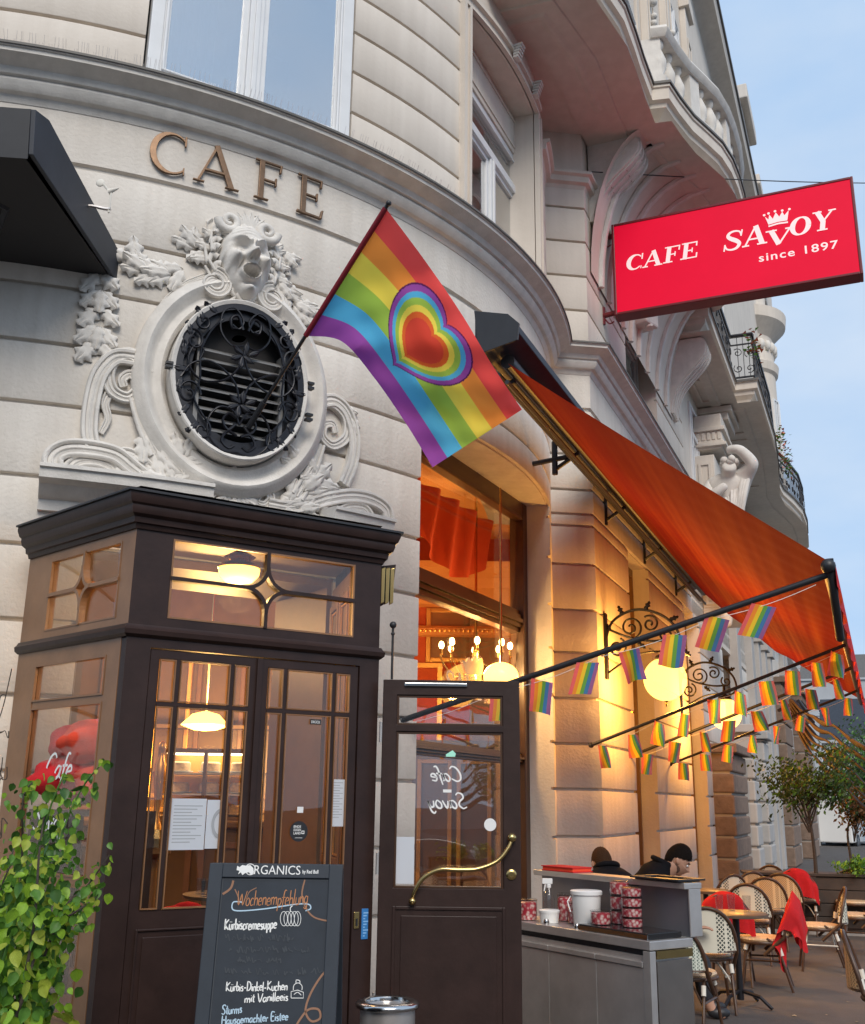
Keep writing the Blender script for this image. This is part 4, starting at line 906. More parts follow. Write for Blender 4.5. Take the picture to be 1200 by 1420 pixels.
# ---- script and hand lettering font (single strokes, x-height .5, cap height 1)
G = {
 'C': (.75, [[(.68, .82), (.5, 1), (.25, .9), (.08, .5), (.15, .12), (.4, 0), (.7, .18)]]),
 'a': (.5, [[(.42, .42), (.22, .5), (.05, .25), (.15, 0), (.35, .12), (.42, .48), (.42, .1), (.52, .02)]]),
 'f': (.34, [[(.42, .95), (.28, 1.0), (.18, .8), (.14, .2), (.10, -.25)], [(.0, .5), (.36, .52)]]),
 'e': (.44, [[(.05, .25), (.36, .3), (.32, .47), (.16, .48), (.05, .25), (.12, .02), (.38, .06)]]),
 'S': (.62, [[(.58, .85), (.42, 1.0), (.18, .92), (.16, .68), (.42, .45), (.5, .2), (.3, 0), (.05, .1)]]),
 'v': (.44, [[(.03, .48), (.18, .0), (.38, .5)]]), 'o': (.46, [[(.22, .5), (.05, .3), (.1, .03), (.3, .02), (.4, .25), (.3, .48), (.2, .5)]]),
 'y': (.46, [[(.05, .48), (.1, .12), (.3, .1), (.38, .48)], [(.38, .48), (.32, -.15), (.15, -.32), (.03, -.18)]]),
 'W': (.95, [[(.0, 1), (.22, .05), (.45, .8), (.65, .05), (.95, 1)]]), 'c': (.4, [[(.36, .42), (.2, .5), (.05, .25), (.15, 0), (.36, .08)]]),
 'h': (.46, [[(.08, 1), (.08, 0)], [(.08, .3), (.25, .5), (.38, .38), (.38, 0)]]), 'n': (.46, [[(.07, .5), (.07, 0)], [(.07, .3), (.25, .5), (.38, .38), (.38, 0)]]),
 'm': (.72, [[(.07, .5), (.07, 0)], [(.07, .32), (.22, .5), (.34, .4), (.34, 0)], [(.34, .32), (.5, .5), (.62, .4), (.62, 0)]]),
 'p': (.46, [[(.07, .5), (.07, -.35)], [(.07, .35), (.25, .5), (.4, .28), (.25, .02), (.07, .1)]]), 'l': (.2, [[(.09, 1), (.08, .1), (.16, 0)]]),
 'u': (.46, [[(.07, .5), (.08, .1), (.24, 0), (.38, .15)], [(.38, .5), (.38, 0)]]), 'ü': (.46, [[(.07, .5), (.08, .1), (.24, 0), (.38, .15)], [(.38, .5), (.38, 0)], [(.13, .68), (.14, .72)], [(.3, .68), (.31, .72)]]),
 'g': (.46, [[(.38, .42), (.2, .5), (.05, .25), (.18, .02), (.38, .15)], [(.38, .5), (.36, -.2), (.2, -.34), (.05, -.22)]]),
 'K': (.62, [[(.1, 1), (.1, 0)], [(.55, .95), (.12, .45), (.58, 0)]]), 'r': (.34, [[(.07, .5), (.07, 0)], [(.07, .3), (.18, .47), (.32, .46)]]),
 'b': (.46, [[(.07, 1), (.07, 0)], [(.07, .35), (.25, .5), (.4, .28), (.25, .02), (.07, .1)]]), 'i': (.18, [[(.08, .5), (.08, 0)], [(.08, .68), (.09, .72)]]),
 's': (.38, [[(.33, .44), (.18, .5), (.08, .38), (.28, .2), (.24, .02), (.04, .05)]]), '-': (.4, [[(.05, .3), (.32, .3)]]), 'D': (.66, [[(.1, 1), (.1, 0)], [(.02, .98), (.4, .9), (.58, .5), (.4, .08), (.02, .0)]]),
 'k': (.42, [[(.08, 1), (.08, 0)], [(.36, .5), (.09, .22), (.38, 0)]]), 't': (.32, [[(.15, .85), (.14, .08), (.28, .02)], [(.0, .55), (.3, .57)]]),
 'V': (.6, [[(.02, 1), (.28, 0), (.58, 1)]]), 'H': (.64, [[(.08, 1), (.08, 0)], [(.55, 1), (.55, 0)], [(.08, .5), (.55, .5)]]), 'E': (.54, [[(.5, .98), (.1, .98), (.1, 0), (.5, 0)], [(.1, .5), (.42, .5)]]),
 'R': (.6, [[(.1, 0), (.1, 1), (.4, .95), (.48, .72), (.3, .5), (.12, .5)], [(.28, .5), (.55, 0)]]), 'A': (.62, [[(.02, 0), (.3, 1), (.58, 0)], [(.13, .35), (.48, .35)]]), ' ': (.3, []),
}
def handwrite(mb, txt, P, u0, v0, h, pen, w, width=None, slant=.0, flip=False, wob=0.0, mi=0, rise=0.0):
    tot = sum(G[c][0] for c in txt) * h; kx = (width / tot) if width else 1.0; x = 0; rr = random.Random(len(txt)); sg = -1 if flip else 1
    for c in txt:
        adv, st = G[c]; dy = rr.uniform(-1, 1) * wob * h
        for s in st:
            q = smoothline([((x + (a + slant * b) * h) * kx, b * h + dy + rise * (x * kx)) for a, b in s], 4)
            ribbon(mb, [(u0 + sg * a[0], v0 + a[1]) for a in q], [pen * (.75 + .5 * math.sin(PI * (i + .5) / len(q))) for i in range(len(q))], P, w, mi)
        x += adv * h
scr = MB(); handwrite(scr, 'Cafe', VL, -.735, 1.70, .135, .013, .004, width=.30, slant=.25); scr.box(-.63, -.57, 1.585, 1.615, .003, .004, VL)
handwrite(scr, 'Savoy', VL, -.80, 1.42, .135, .013, .004, width=.36, slant=.25)
part('window_script', scr, M['chalkw'], lf_, label='white script lettering on the side pane')
# cushions and cloths piled in the side window
def blob(c, r, sc_, seed, amp=.22, n=18):
    rr = random.Random(seed); ph = [rr.uniform(0, 6) for _ in range(6)]; mb = MB()
    def fn(a, b):
        th = 2 * PI * a; p = PI * b; d = 1 + amp * (math.sin(3 * th + ph[0]) * math.sin(2 * p + ph[1]) + .6 * math.sin(6 * p + ph[2] + 2 * th) + .3 * math.sin(9 * th + ph[3]) * math.sin(p))
        return Vector(c) + Vector((math.sin(p) * math.cos(th) * sc_[0], math.sin(p) * math.sin(th) * sc_[1], math.cos(p) * sc_[2])) * (r * d)
    mb.grid(fn, n * 2, n); return mb
for (u, v, w, r, s_, m) in ((-.50, 1.90, -.20, .25, (1.0, .7, .50), 'orangecloth'), (-.76, 1.90, -.22, .20, (.9, .7, .6), 'redcloth'), (-.64, 1.70, -.20, .26, (1.2, .7, .52), 'redcloth'), (-.40, 1.68, -.22, .19, (1, .7, .6), 'orangecloth')):
    solo('folded_blanket', blob(VL(u, v, w), r, s_, int(u * -100), .10), M[m], {-.50: 'bright orange red blanket, topmost right in the side window of the porch', -.76: 'crumpled dark red blanket, top left in the side window of the porch', -.64: 'wide red blanket right behind the word Cafe in the side window', -.40: 'orange red blanket lowest right in the side window of the porch'}[u], 'blanket', 'blankets piled in the side window', smooth=180, loc=VL(u, v, w))
solo('display_shelf', MB().box(-.98, -.19, 1.50, 1.53, -.40, -.06, VL).box(-.98, -.95, .5, 1.5, -.4, -.07, VL).box(-.22, -.19, .5, 1.5, -.4, -.07, VL), M['winwood'], 'dark wooden shelf carrying red blankets behind the side window', 'shelf')
vlamp = thing('ceiling_lamp', 'yellow lit dome lamp hanging inside the top light of the porch', 'lamp', atY(332, 790, 6.35))
o_ = vlamp.location
part('lamp_shade', MB().lathe([(.02, -.09), (.09, -.075), (.125, -.035), (.13, .0), (.12, .01)], o_, 24), M['dome'], vlamp, smooth=60)
part('lamp_holder', MB().lathe([(.135, .005), (.12, .03), (.06, .05), (.10, .08), (.03, .12), (.02, .4)], o_, 20), M['brass'], vlamp, smooth=50)
part('porch_ceiling', MB().add([(x, y, 3.2) for x, y in PATH], [(0, 1, 2, 3)]), M['inwood'], ves)
part('porch_side_lining', MB().box(.01, RLEN, .05, 3.1, -.10, -.055, VR), M['inwood'], ves)
for k in range(7): part('lining_board', MB().box(.03 + k * .165, .17 + k * .165, .07, 3.0, -.115, -.10, VR), M['inwood'], ves, bevel=.004)
for u0 in (.05, .42, .79):
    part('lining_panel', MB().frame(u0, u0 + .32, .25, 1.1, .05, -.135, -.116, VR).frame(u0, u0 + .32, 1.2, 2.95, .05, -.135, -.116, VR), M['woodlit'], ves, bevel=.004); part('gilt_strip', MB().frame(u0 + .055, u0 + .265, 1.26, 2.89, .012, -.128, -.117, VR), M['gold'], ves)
part('jamb_lining', MB().box(uphi(141.4) - .05, uphi(141.4) - .003, 0, 3.2, -.76, .0, CYL), M['inwood'], ves); part('jamb_lining', MB().box(uphi(159.6) + .003, uphi(159.6) + .05, 0, 3.2, -.76, .0, CYL), M['inwood'], ves)
part('head_lining', MB().box(uphi(159.6) + .05, uphi(141.4) - .05, 3.13, 3.19, -.76, .0, CYL, nu=8), M['inwood'], ves)

# ---------------------------------------------------------------- the open door leaf, swung out to the right
DY = 6.35; PD = Plane((-.285, DY), 90.0)
def DX(x): return x + .285
dr = thing('open_door', 'open dark brown glazed door with brass bow handle standing beside the porch', 'door', (-.285, DY, 0))
dl = wall_with_hole(PD, 0, .828, .04, 2.315, [(DX(-.198), DX(.44), 2.045, 2.222), (DX(-.198), DX(.44), 1.118, 2.005)], dr, 'door_leaf', w0=-.03, w1=.02)
dl.modifiers.new('bevel', 'BEVEL').width = .004
for z0, z1 in ((2.045, 2.222), (1.118, 2.005)):
    pane(PD, DX(-.198), DX(.44), z0, z1, dr, m='doorglass', w=-.005); part('glazing_bead', MB().frame(DX(-.198), DX(.44), z0, z1, .013, -.012, .012, PD), M['winwood'], dr, bevel=.002)
part('door_panel', MB().frame(DX(-.20), DX(.45), .17, 1.02, .018, .02, .030, PD).box(DX(-.15), DX(.40), .22, .97, .02, .026, PD), M['wood'], dr, bevel=.004)
part('weather_bar', MB().box(.02, .808, .06, .12, .02, .045, PD), M['wood'], dr, bevel=.005)
part('door_closer', MB().box(DX(-.155), DX(.225), 2.275, 2.297, .02, .034, PD), M['chrome'], dr, bevel=.004)
hp = smoothline([(DX(-.085), 1.06), (DX(-.07), 1.11), (DX(-.02), 1.18), (DX(.07), 1.225), (DX(.18), 1.225), (DX(.29), 1.232), (DX(.40), 1.275), (DX(.465), 1.345), (DX(.488), 1.40)], 6)
part('bow_handle', MB().tube([PD(a[0], a[1], .05 + .03 * math.sin(PI * i / (len(hp) - 1))) for i, a in enumerate(hp)], [.011 + .002 * math.sin(PI * i / (len(hp) - 1)) for i in range(len(hp))], 10)
     .ball(PD(DX(-.085), 1.05, .055), .021, 10).ball(PD(DX(.488), 1.405, .055), .026, 10).tube([PD(DX(-.085), 1.05, .02), PD(DX(-.085), 1.05, .055)], .012).tube([PD(DX(.488), 1.405, .02), PD(DX(.488), 1.405, .055)], .012), M['brass'], dr, smooth=60)
part('lock', MB().lathe([(.028, 0), (.030, .006), (.022, .012), (.012, .012), (.012, .008)], PD(DX(.486), 1.20, .02), 20, X=(1, 0, 0), Y=(0, 0, 1), Z=(0, -1, 0)), M['brass'], dr, smooth=40)
for z in (.5, 1.25, 2.0): part('hinge', MB().tube([PD(-.008, z - .06, .012), PD(-.008, z + .06, .012)], .010, 10), M['steel'], dr, smooth=60)
ds = MB(); handwrite(ds, 'Cafe', PD, DX(.205), 1.72, .085, .0085, .006, width=.19, slant=.25, flip=True); ds.box(DX(.085), DX(.135), 1.655, 1.672, .005, .006, PD)
handwrite(ds, 'Savoy', PD, DX(.235), 1.565, .088, .0085, .006, width=.235, slant=.25, flip=True)
part('window_script', ds, M['chalkw'], dr, label='white script lettering seen mirrored through the door glass')
ds = MB(); disc(ds, PD, DX(.365), 1.475, .036, .004); part('round_sticker', ds, M['white'], dr)
part('notice', MB().box(DX(-.185), DX(-.08), 1.14, 1.40, -.003, -.001, PD), M['paper'], dr)
part('tree_decal', MB().poly([(DX(.14), 1.90), (DX(.10), 1.875), (DX(.10), 1.862), (DX(.155), 1.862), (DX(.16), 1.88)], .004, .005, PD), mat('decal_green', (.35, .7, .55), .6, emit=(.3, .8, .6), es=.1), dr)

# ================================================================ BLACKBOARD
bd = thing('chalkboard', 'dark blue grey A-board with chalk menu in front of the left door leaf', 'chalkboard', (-.70, 5.05, 0))
bt0, bt1 = atY(292, 1197, 5.1), atY(476, 1195, 5.1); tilt = R_(9)
def BD(u, v, w=0.0):                      # u from left edge, v down from the top edge
    return Vector((bt0.x + u, bt0.y - math.sin(tilt) * v - math.cos(tilt) * w, bt0.z - math.cos(tilt) * v - math.sin(tilt) * w * -1))
BW = bt1.x - bt0.x
part('board_frame', MB().frame(0, BW, 0, 1.32, .062, -.02, .012, lambda u, v, w: BD(u, v, w)), M['boardframe'], bd, bevel=.003)
part('writing_surface', MB().box(.06, BW - .06, .06, 1.26, -.012, .0, BD), M['board'], bd)
part('rear_panel', MB().poly([(0, 0), (BW, 0), (BW, 1.31), (0, 1.31)], 0, .02, lambda u, v, w: (bt0.x + u, bt0.y + .03 + .30 * v + w, bt0.z - v * .985)), M['boardframe'], bd, bevel=.002)
def bpx(x, y):
    r = ray(x, y); n = Vector((0, -math.cos(tilt), math.sin(tilt))); q = BD(0, 0, 0); t = n.dot(q - Vector((0, 0, H))) / n.dot(r); P = r * t + Vector((0, 0, H)) - q
    return P.x, -(P.z * math.cos(tilt) + P.y * math.sin(tilt))
BU = lambda u, v, w=0: BD(u, -v, w)
def bline(mb, pts, pen, k=6, mi=0): q = [bpx(*p) for p in pts]; ribbon(mb, [(a[0], -a[1]) for a in smoothline(q, k)], pen, BU, .0016 + .0002 * (len(mb.f) % 5), mi)
def bwrite(mb, txt, x0, y0, x1, y1, hpx, pen, slant=.0, mi=0, wob=.06):
    a = bpx(x0, y0); b = bpx(x1, y1); h = bpx(x0, y0)[1] - bpx(x0, y0 - hpx)[1]
    handwrite(mb, txt, BU, a[0], -a[1], h, pen, .0022, width=b[0] - a[0], slant=slant, wob=wob, mi=mi, rise=-(b[1] - a[1]) / (b[0] - a[0]))
cw = MB(); bwrite(cw, 'Kürbiscremesuppe', 311, 1289, 384, 1288, 15, .0058); bwrite(cw, 'Kürbis-Dinkel-Kuchen', 313, 1375, 399, 1373, 13, .0045); bwrite(cw, 'mit Vanilleeis', 339, 1390, 400, 1387, 12, .0045)
part('chalk_writing', cw, M['chalkw'], bd, label='white chalk dish names')
cb = MB(); bwrite(cb, 'Sturms', 307, 1407, 336, 1404, 13, .0045); bwrite(cb, 'Hausgemachter Eistee', 307, 1421, 400, 1414, 12, .0045); part('chalk_writing', cb, M['chalkblue'], bd, label='pale blue chalk writing at the bottom')
co = MB(); bwrite(co, 'Wochenempfehlung', 328, 1256, 427, 1254, 21, .0034, slant=.1); part('chalk_writing', co, M['chalko'], bd, label='orange chalk heading')
for pp_, pn in (([(423, 1220), (419, 1240), (424, 1258), (436, 1272), (459, 1278)], .007), ([(326, 1233), (331, 1245), (330, 1253)], .005), ([(356, 1231), (346, 1237), (342, 1247)], .004), ([(460, 1338), (444, 1356), (430, 1380), (424, 1402), (432, 1416), (444, 1412), (442, 1400), (428, 1400), (416, 1414), (410, 1425)], .009)):
    q_ = MB(); bline(q_, pp_, pn); part('chalk_swirl', q_, M['chalkb'], bd)
cbn = MB(); bline(cbn, [(309, 1240), (320, 1232), (324, 1221)], .010)
part('chalk_swirl', cbn, M['chalkb'], bd)
cs = MB(); bline(cs, [(336, 1251), (324, 1251), (323, 1261), (336, 1263), (370, 1260), (410, 1254), (428, 1254), (431, 1260), (424, 1263)], .0055)
part('chalk_underline', cs, M['chalkblue'], bd)
pk = MB()
for dx, rx in ((-9, 5), (-4, 5), (1, 4.5), (6, 5), (10, 4.5)):
    bline(pk, [(403 + dx + rx * math.cos(2 * PI * i / 14), 1274 + 10 * math.sin(2 * PI * i / 14)) for i in range(15)], .0024, 2)
bline(pk, [(403, 1264), (403, 1259), (406, 1256)], .004)
bline(pk, [(404, 1384), (404, 1375), (413, 1373), (421, 1376), (421, 1384), (404, 1384)], .003, 1); bline(pk, [(407, 1373), (408, 1366), (414, 1363), (419, 1367), (419, 1373)], .003, 3); bline(pk, [(411, 1364), (411, 1359), (416, 1360), (416, 1364)], .0035, 2); bline(pk, [(408, 1379), (413, 1376), (418, 1380)], .003)
part('chalk_drawing', pk, M['chalkw'], bd, label='white chalk pumpkin and cake drawings')
cf = MB(); rr = random.Random(5)
for (x, y, n, c_m) in ((312, 1303, 13, 0), (318, 1320, 12, 0), (330, 1334, 9, 0), (312, 1350, 14, 0)):
    xx = x
    for k in range(n):
        w_ = rr.uniform(3, 9); bline(cf, [(xx + rr.uniform(-1, 1), y - rr.uniform(0, 9)), (xx + w_ * .3, y - rr.uniform(-3, 3)), (xx + w_ * rr.uniform(.4, .8), y - rr.uniform(1, 8)), (xx + w_, y - rr.uniform(-2, 3))], rr.uniform(.002, .006)); xx += w_ + rr.choice((1, 2, 2, 7))
part('faded_chalk', cf, M['chalkf'], bd, label='half wiped chalk lines')
fr_ = MB(); a = bpx(309, 1218); b = bpx(460, 1218); c = bpx(460, 1412); fr_.frame(a[0], b[0], -c[1] - .2, -a[1], .004, .0004, .0010, BU); part('inner_rule', fr_, M['chalkf'], bd)
lg = MB(); a = bpx(353, 1212.5); b = bpx(417, 1212.5); text_on(lg, 'RGANICS', BU, a[0], -a[1], .040, .0135, width=b[0] - a[0])
a = bpx(420, 1211.5); b = bpx(442, 1211.5); text_on(lg, 'by Red Bull', BU, a[0], -a[1], .016, .0135, bold=.02, width=b[0] - a[0])
bl2 = MB()
def fline(mb, pts, pen, k=6): q = [bpx(*p) for p in pts]; ribbon(mb, [(a[0], -a[1]) for a in smoothline(q, k)], pen, BU, .0138, 0)
fline(lg, [(348 + 7 * math.cos(2 * PI * i / 24), 1206 + 7.5 * math.sin(2 * PI * i / 24)) for i in range(25)], .0035, 2)
q = [bpx(*p) for p in [(330, 1201), (333, 1203), (337, 1200), (342, 1201), (348, 1200), (352, 1204), (353, 1210), (349, 1214), (346, 1210), (341, 1211), (337, 1214), (335, 1210), (331, 1213), (333, 1208), (329, 1207)]]
lg.poly([(a[0], -a[1]) for a in q], .0125, .0145, BU)
part('header_print', lg, M['chalkw'], bd, label='white ORGANICS header with charging bull')

# ---------------------------------------------------------------- litter bin
bc = atY(538, 1388, 5.72); bk_z = bc.z; bc = Vector((bc.x, bc.y, 0)); bin_k = bk_z / .515
bn = thing('litter_bin', 'round stainless steel bin standing before the open door', 'bin', bc)
part('bin_body', MB().lathe([(r_, z_ * bin_k) for r_, z_ in ((.13, 0), (.135, .01), (.140, .49), (.140, .50))], bc, 32), M['steel'], bn, smooth=40)
part('bin_rim', MB().lathe([(r_, z_ * bin_k) for r_, z_ in ((.140, .488), (.160, .492), (.166, .502), (.160, .513), (.138, .52), (.112, .516), (.108, .505), (.112, .40), (.01, .39))], bc, 36), M['chrome'], bn, smooth=60)

# ================================================================ AWNING
def printed(mesh, cols):
    ca = mesh.color_attributes.new('print', 'FLOAT_COLOR', 'POINT')
    for i, c in enumerate(cols): ca.data[i].color = (*c, 1)
aw = thing('awning', 'large orange red folding arm awning let down over the terrace', 'awning', FAC(1.9, 5, .3))
S0, S1 = -3.2, 7.0; OI, ZI, OO, ZO = .29, 5.02, 2.55, 3.22
def awfab(a, b):
    s = S0 + (S1 - S0) * a; o_ = OI + (OO - OI) * b; z = ZI + (ZO - ZI) * b - (.02 + .12 * min(1, a * 4)) * math.sin(PI * b) + min(1, a * 5) * (.020 * math.sin(PI * b) * math.sin(b * 19 + a * 3 + .6 * math.sin(a * 4)) + .007 * math.sin(PI * b) * math.sin(b * 43 - a * 3))
    z += .006 * math.sin(a * 150 + b * 4) * b
    return FAC(s, z, o_)
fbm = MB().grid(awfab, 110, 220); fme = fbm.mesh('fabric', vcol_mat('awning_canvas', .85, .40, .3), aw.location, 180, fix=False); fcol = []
sn_ = random.Random(12); tab = [sn_.random() for _ in range(400)]
def vn(x): i = int(math.floor(x)); f = x - i; f = f * f * (3 - 2 * f); return tab[i % 400] * (1 - f) + tab[(i + 1) % 400] * f
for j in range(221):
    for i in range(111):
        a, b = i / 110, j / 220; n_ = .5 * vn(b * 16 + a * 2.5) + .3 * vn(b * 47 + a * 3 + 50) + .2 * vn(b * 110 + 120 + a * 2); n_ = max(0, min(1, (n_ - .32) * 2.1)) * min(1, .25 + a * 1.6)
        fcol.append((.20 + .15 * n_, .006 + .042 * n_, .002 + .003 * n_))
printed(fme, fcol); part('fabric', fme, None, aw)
for k in range(1, 9):
    a = k / 9; part('fabric_seam', MB().tube([awfab(a, j / 60) + Vector((0, 0, .012)) for j in range(61)], .004, 4), M['awn'], aw)
def val(a, b):
    s = S0 + (S1 - S0) * a; sc2 = .5 + .5 * abs(math.sin(a * 40)); return FAC(s, 3.20 - b * (.12 + .10 * sc2), OO + .055 + .02 * math.sin(a * 70) * b)
part('valance', MB().grid(val, 240, 3), M['redcloth'], aw, smooth=180, fix=False)
part('front_bar', MB().tube([FAC(S0, 3.17, OO + .01), FAC(S1, 3.17, OO + .01)], .045, 12).ball(FAC(S0, 3.17, OO + .01), .05, 8), M['black'], aw, smooth=50)
part('side_bar', MB().tube([FAC(S0, 3.22, OO + .02), FAC(S0 + .1, 2.92, OO + .03), FAC(S0 + .5, 2.75, OO + .03)], .03, 8), M['black'], aw, smooth=60)
part('roller_tube', MB().tube([FAC(S0 + .05, 5.06, .27), FAC(S1, 5.06, .27)], .06, 14), M['black'], aw, smooth=60)
part('roller_housing', MB().sweep([(.06, 5.12), (.10, 5.10), (.42, 5.22), (.43, 5.27), (.34, 5.36), (.06, 5.44)], [tuple(FAC(s, 0, 0).xy) for s in (S0 - .15, 2, 5, S1)]), M['housing'], aw, bevel=.006)
part('end_cap', MB().poly([(.10, 5.06), (.43, 5.13), (.445, 5.27), (.35, 5.37), (.06, 5.45)], S0 - .17, S0 - .15, lambda a, b, c: FAC(c, b, a)), M['black'], aw, bevel=.003)
part('wall_rail', MB().tube([FAC(S0, 4.93, .20), FAC(S1, 4.93, .20)], .028, 6).tube([FAC(S0, 4.86, .28), FAC(S1, 4.86, .28)], .02, 6), M['black'], aw)
for s in (-2.9, -.9, 1.2, 3.4, 5.8):
    mb = MB(); wl = -.3 if s > .6 else -.1
    mb.tube([FAC(s, 4.85, max(-.0, wl)), FAC(s, 5.0, .25)], .022, 6); mb.tube([FAC(s, 4.80, 0), FAC(s, 5.15, 0)], .03, 6)
    if s < 0: q0 = FAC(s, 4.98, .22); q = q0.copy(); d = (Vector((CX, CY)) - q0.xy); d = d.normalized() * (d.length - RW + .05); mb.tube([q0, (q0.x + d.x, q0.y + d.y, 4.93)], .026, 6)
    part('wall_bracket', mb, M['black'], aw)
for s, wall_o, zz in ((-3.15, -.62, 2.20), (.24, 0, 2.19), (2.11, 0, 2.16), (4.66, 0, 2.16)):
    part('support_rod', MB().tube([FAC(s, zz, wall_o), FAC(s, 3.12, OO)], .017 if s > 0 else .022, 8).ball(FAC(s, zz, wall_o), .03, 6), M['black'], aw, smooth=60)
# scrolled wrought brackets, lamp on each
def lamp(s, lab):
    c = FAC(s, 2.93, .66); t = thing('globe_lamp', lab, 'lamp', c, 'globe wall lamps under the awning')
    part('globe', MB().ball(c, .235, 20), M['globe'], t, smooth=180)
    l = bpy.data.lights.new('globe_light', 'POINT'); l.energy = 150; l.color = (1.0, .44, .08); l.shadow_soft_size = .16
    lo = link(bpy.data.objects.new('globe_light', l)); lo.location = c
    part('globe_cap', MB().lathe([(.235 * .42, .205), (.11, .225), (.09, .26), (.03, .28), (.02, .42)], c, 16), M['iron'], t, smooth=50)
    part('finial', MB().lathe([(.004, -.30), (.015, -.27), (.006, -.25), (.03, -.235)], c, 10), M['brass'], t)
    Pb = Plane(FAC(s, 0, 0).xy, YAW + 90); f = lambda u, v: Pb(u, v, 0)      # u outwards from the wall
    g = lambda pts, r=.013, k=6: part('bracket_scroll', MB().tube([f(a[0], a[1]) for a in smoothline(pts, k)], r, 6), M['iron'], t, smooth=60)
    g([(0.0, 3.10), (.02, 3.42), (.12, 3.62), (.36, 3.72), (.62, 3.66), (.80, 3.50), (.84, 3.30), (.72, 3.20), (.66, 3.25)], .016)
    g([(-.02, 3.55), (.25, 3.42), (.5, 3.36), (.66, 3.36)], .014)
    g(spiral((.30, 3.52), .13, 1.6, -1.2, 1)); g(spiral((.52, 3.55), .10, 1.5, 2.2, -1)); g(spiral((.70, 3.42), .08, 1.4, 2.2, 1)); g(spiral((.14, 3.30), .11, 1.6, 1.2, -1))
    g([(.66, 3.36), (.66, 3.12)], .012); g([(0, 3.0), (.18, 3.12), (.40, 3.22), (.66, 3.24)], .012)
    for a, b, an in ((.46, 3.70, 1.0), (.72, 3.58, .3), (.22, 3.66, 2.0), (.86, 3.26, -.8), (.36, 3.36, -.7), (.08, 3.5, 2.4)):
        put_leaf(a, b, an, .13, .07, Mf=lambda u, v, w: Pb(u, v, w), par=t, name='iron_leaf', m='iron', w=-.01)
    part('wall_plate', MB().box(s - .05, s + .05, 2.95, 3.7, 0, .03, FAC), M['iron'], t, bevel=.01)
    return t
lamp(.98, 'lit yellow globe lamp on scrolled iron bracket, the larger and nearer one')
lamp(5.75, 'lit yellow globe lamp on iron bracket, the smaller one farther along')
# crossed wrought scroll work fixed on the curve beside the first lamp
# bunting on each rod
flag_cols = [(.72, .16, .20), (.78, .34, .06), (.78, .66, .06), (.13, .42, .10), (.06, .22, .55), (.28, .14, .40)]
M['flagprint'] = vcol_mat('printed_flag_cloth', .8, .5, .5); M['minicloth'] = vcol_mat('small_flag_cloth', .85, .55)
def mini_flag(bend, sway):
    mb = MB(); cols = []
    NX = 24
    for j in range(7):
        for i in range(NX + 1):
            x = i / NX; y = j / 6
            mb.v.append(((x - .5) * .165 + sway * y * .06, bend * .03 * math.sin(PI * x * 1.3 + y * 2) * (.3 + y), -y * .235)); k = min(5, int(x * 6 - 1e-6)); cols.append(flag_cols[max(k, 0)])
    # hard stripe edges: duplicate columns at the seams
    mb2 = MB(); c2 = []
    for k in range(6):
        for j in range(7):
            for i in range(3):
                x = (k + i / 2) / 6; y = j / 6
                mb2.v.append(((x - .5) * .165 + sway * y * .06, bend * .03 * math.sin(PI * x * 1.3 + y * 2) * (.3 + y), -y * .235)); c2.append(flag_cols[k])
        o = k * 21
        for j in range(6):
            for i in range(2): mb2.f.append((o + j * 3 + i, o + j * 3 + i + 1, o + (j + 1) * 3 + i + 1, o + (j + 1) * 3 + i)); mb2.m.append(0)
    me = mb2.mesh('rainbow_flag', M['minicloth'], (0, 0, 0), 180, fix=False); printed(me, c2); return me
minis = [mini_flag(b, s) for b, s in ((.6, .2), (-1, -.5), (1.2, .6), (.3, -1))]
rods = [(-3.15, -.62, 2.20, [.26, .36, .47, .565, .67, .765, .865], 'string of rainbow flags on the nearest awning rod, highest in view'),
        (.24, 0, 2.19, [.045, .17, .28, .385, .50, .60, .70, .80, .89, .965], 'string of rainbow flags on the second awning rod from the door'),
        (2.11, 0, 2.16, [.08, .21, .34, .46, .58, .70, .82, .93], 'string of rainbow flags on the third awning rod from the door'),
        (4.66, 0, 2.16, [.07, .19, .32, .45, .58, .71, .83, .95], 'string of rainbow flags on the farthest awning rod')]
for s, wo_, zz, ts, lab in rods:
    a, b = FAC(s, zz, wo_), FAC(s, 3.12, OO); t = thing('bunting', lab, 'bunting', a.lerp(b, .5), 'rainbow bunting under the awning')
    sag = .05
    L_ = lambda k: a.lerp(b, k) + Vector((0, 0, -.03 - sag * abs(math.sin(PI * k * 4)) * .6))
    part('string', MB().tube([L_(k / 40) for k in range(1, 40)], .0025, 4), M['white'], t)
    for i, k in enumerate(ts):
        o = link(bpy.data.objects.new('rainbow_flag', random.choice(minis))); o.parent = t; p = L_(k)
        o.location = p - t.location; dd = (b - a); o.rotation_euler = (random.uniform(-.25, .1), random.uniform(-.1, .25) , math.atan2(dd.y, dd.x) + random.uniform(-.35, .35) + (.15 if s < 0 else .95))
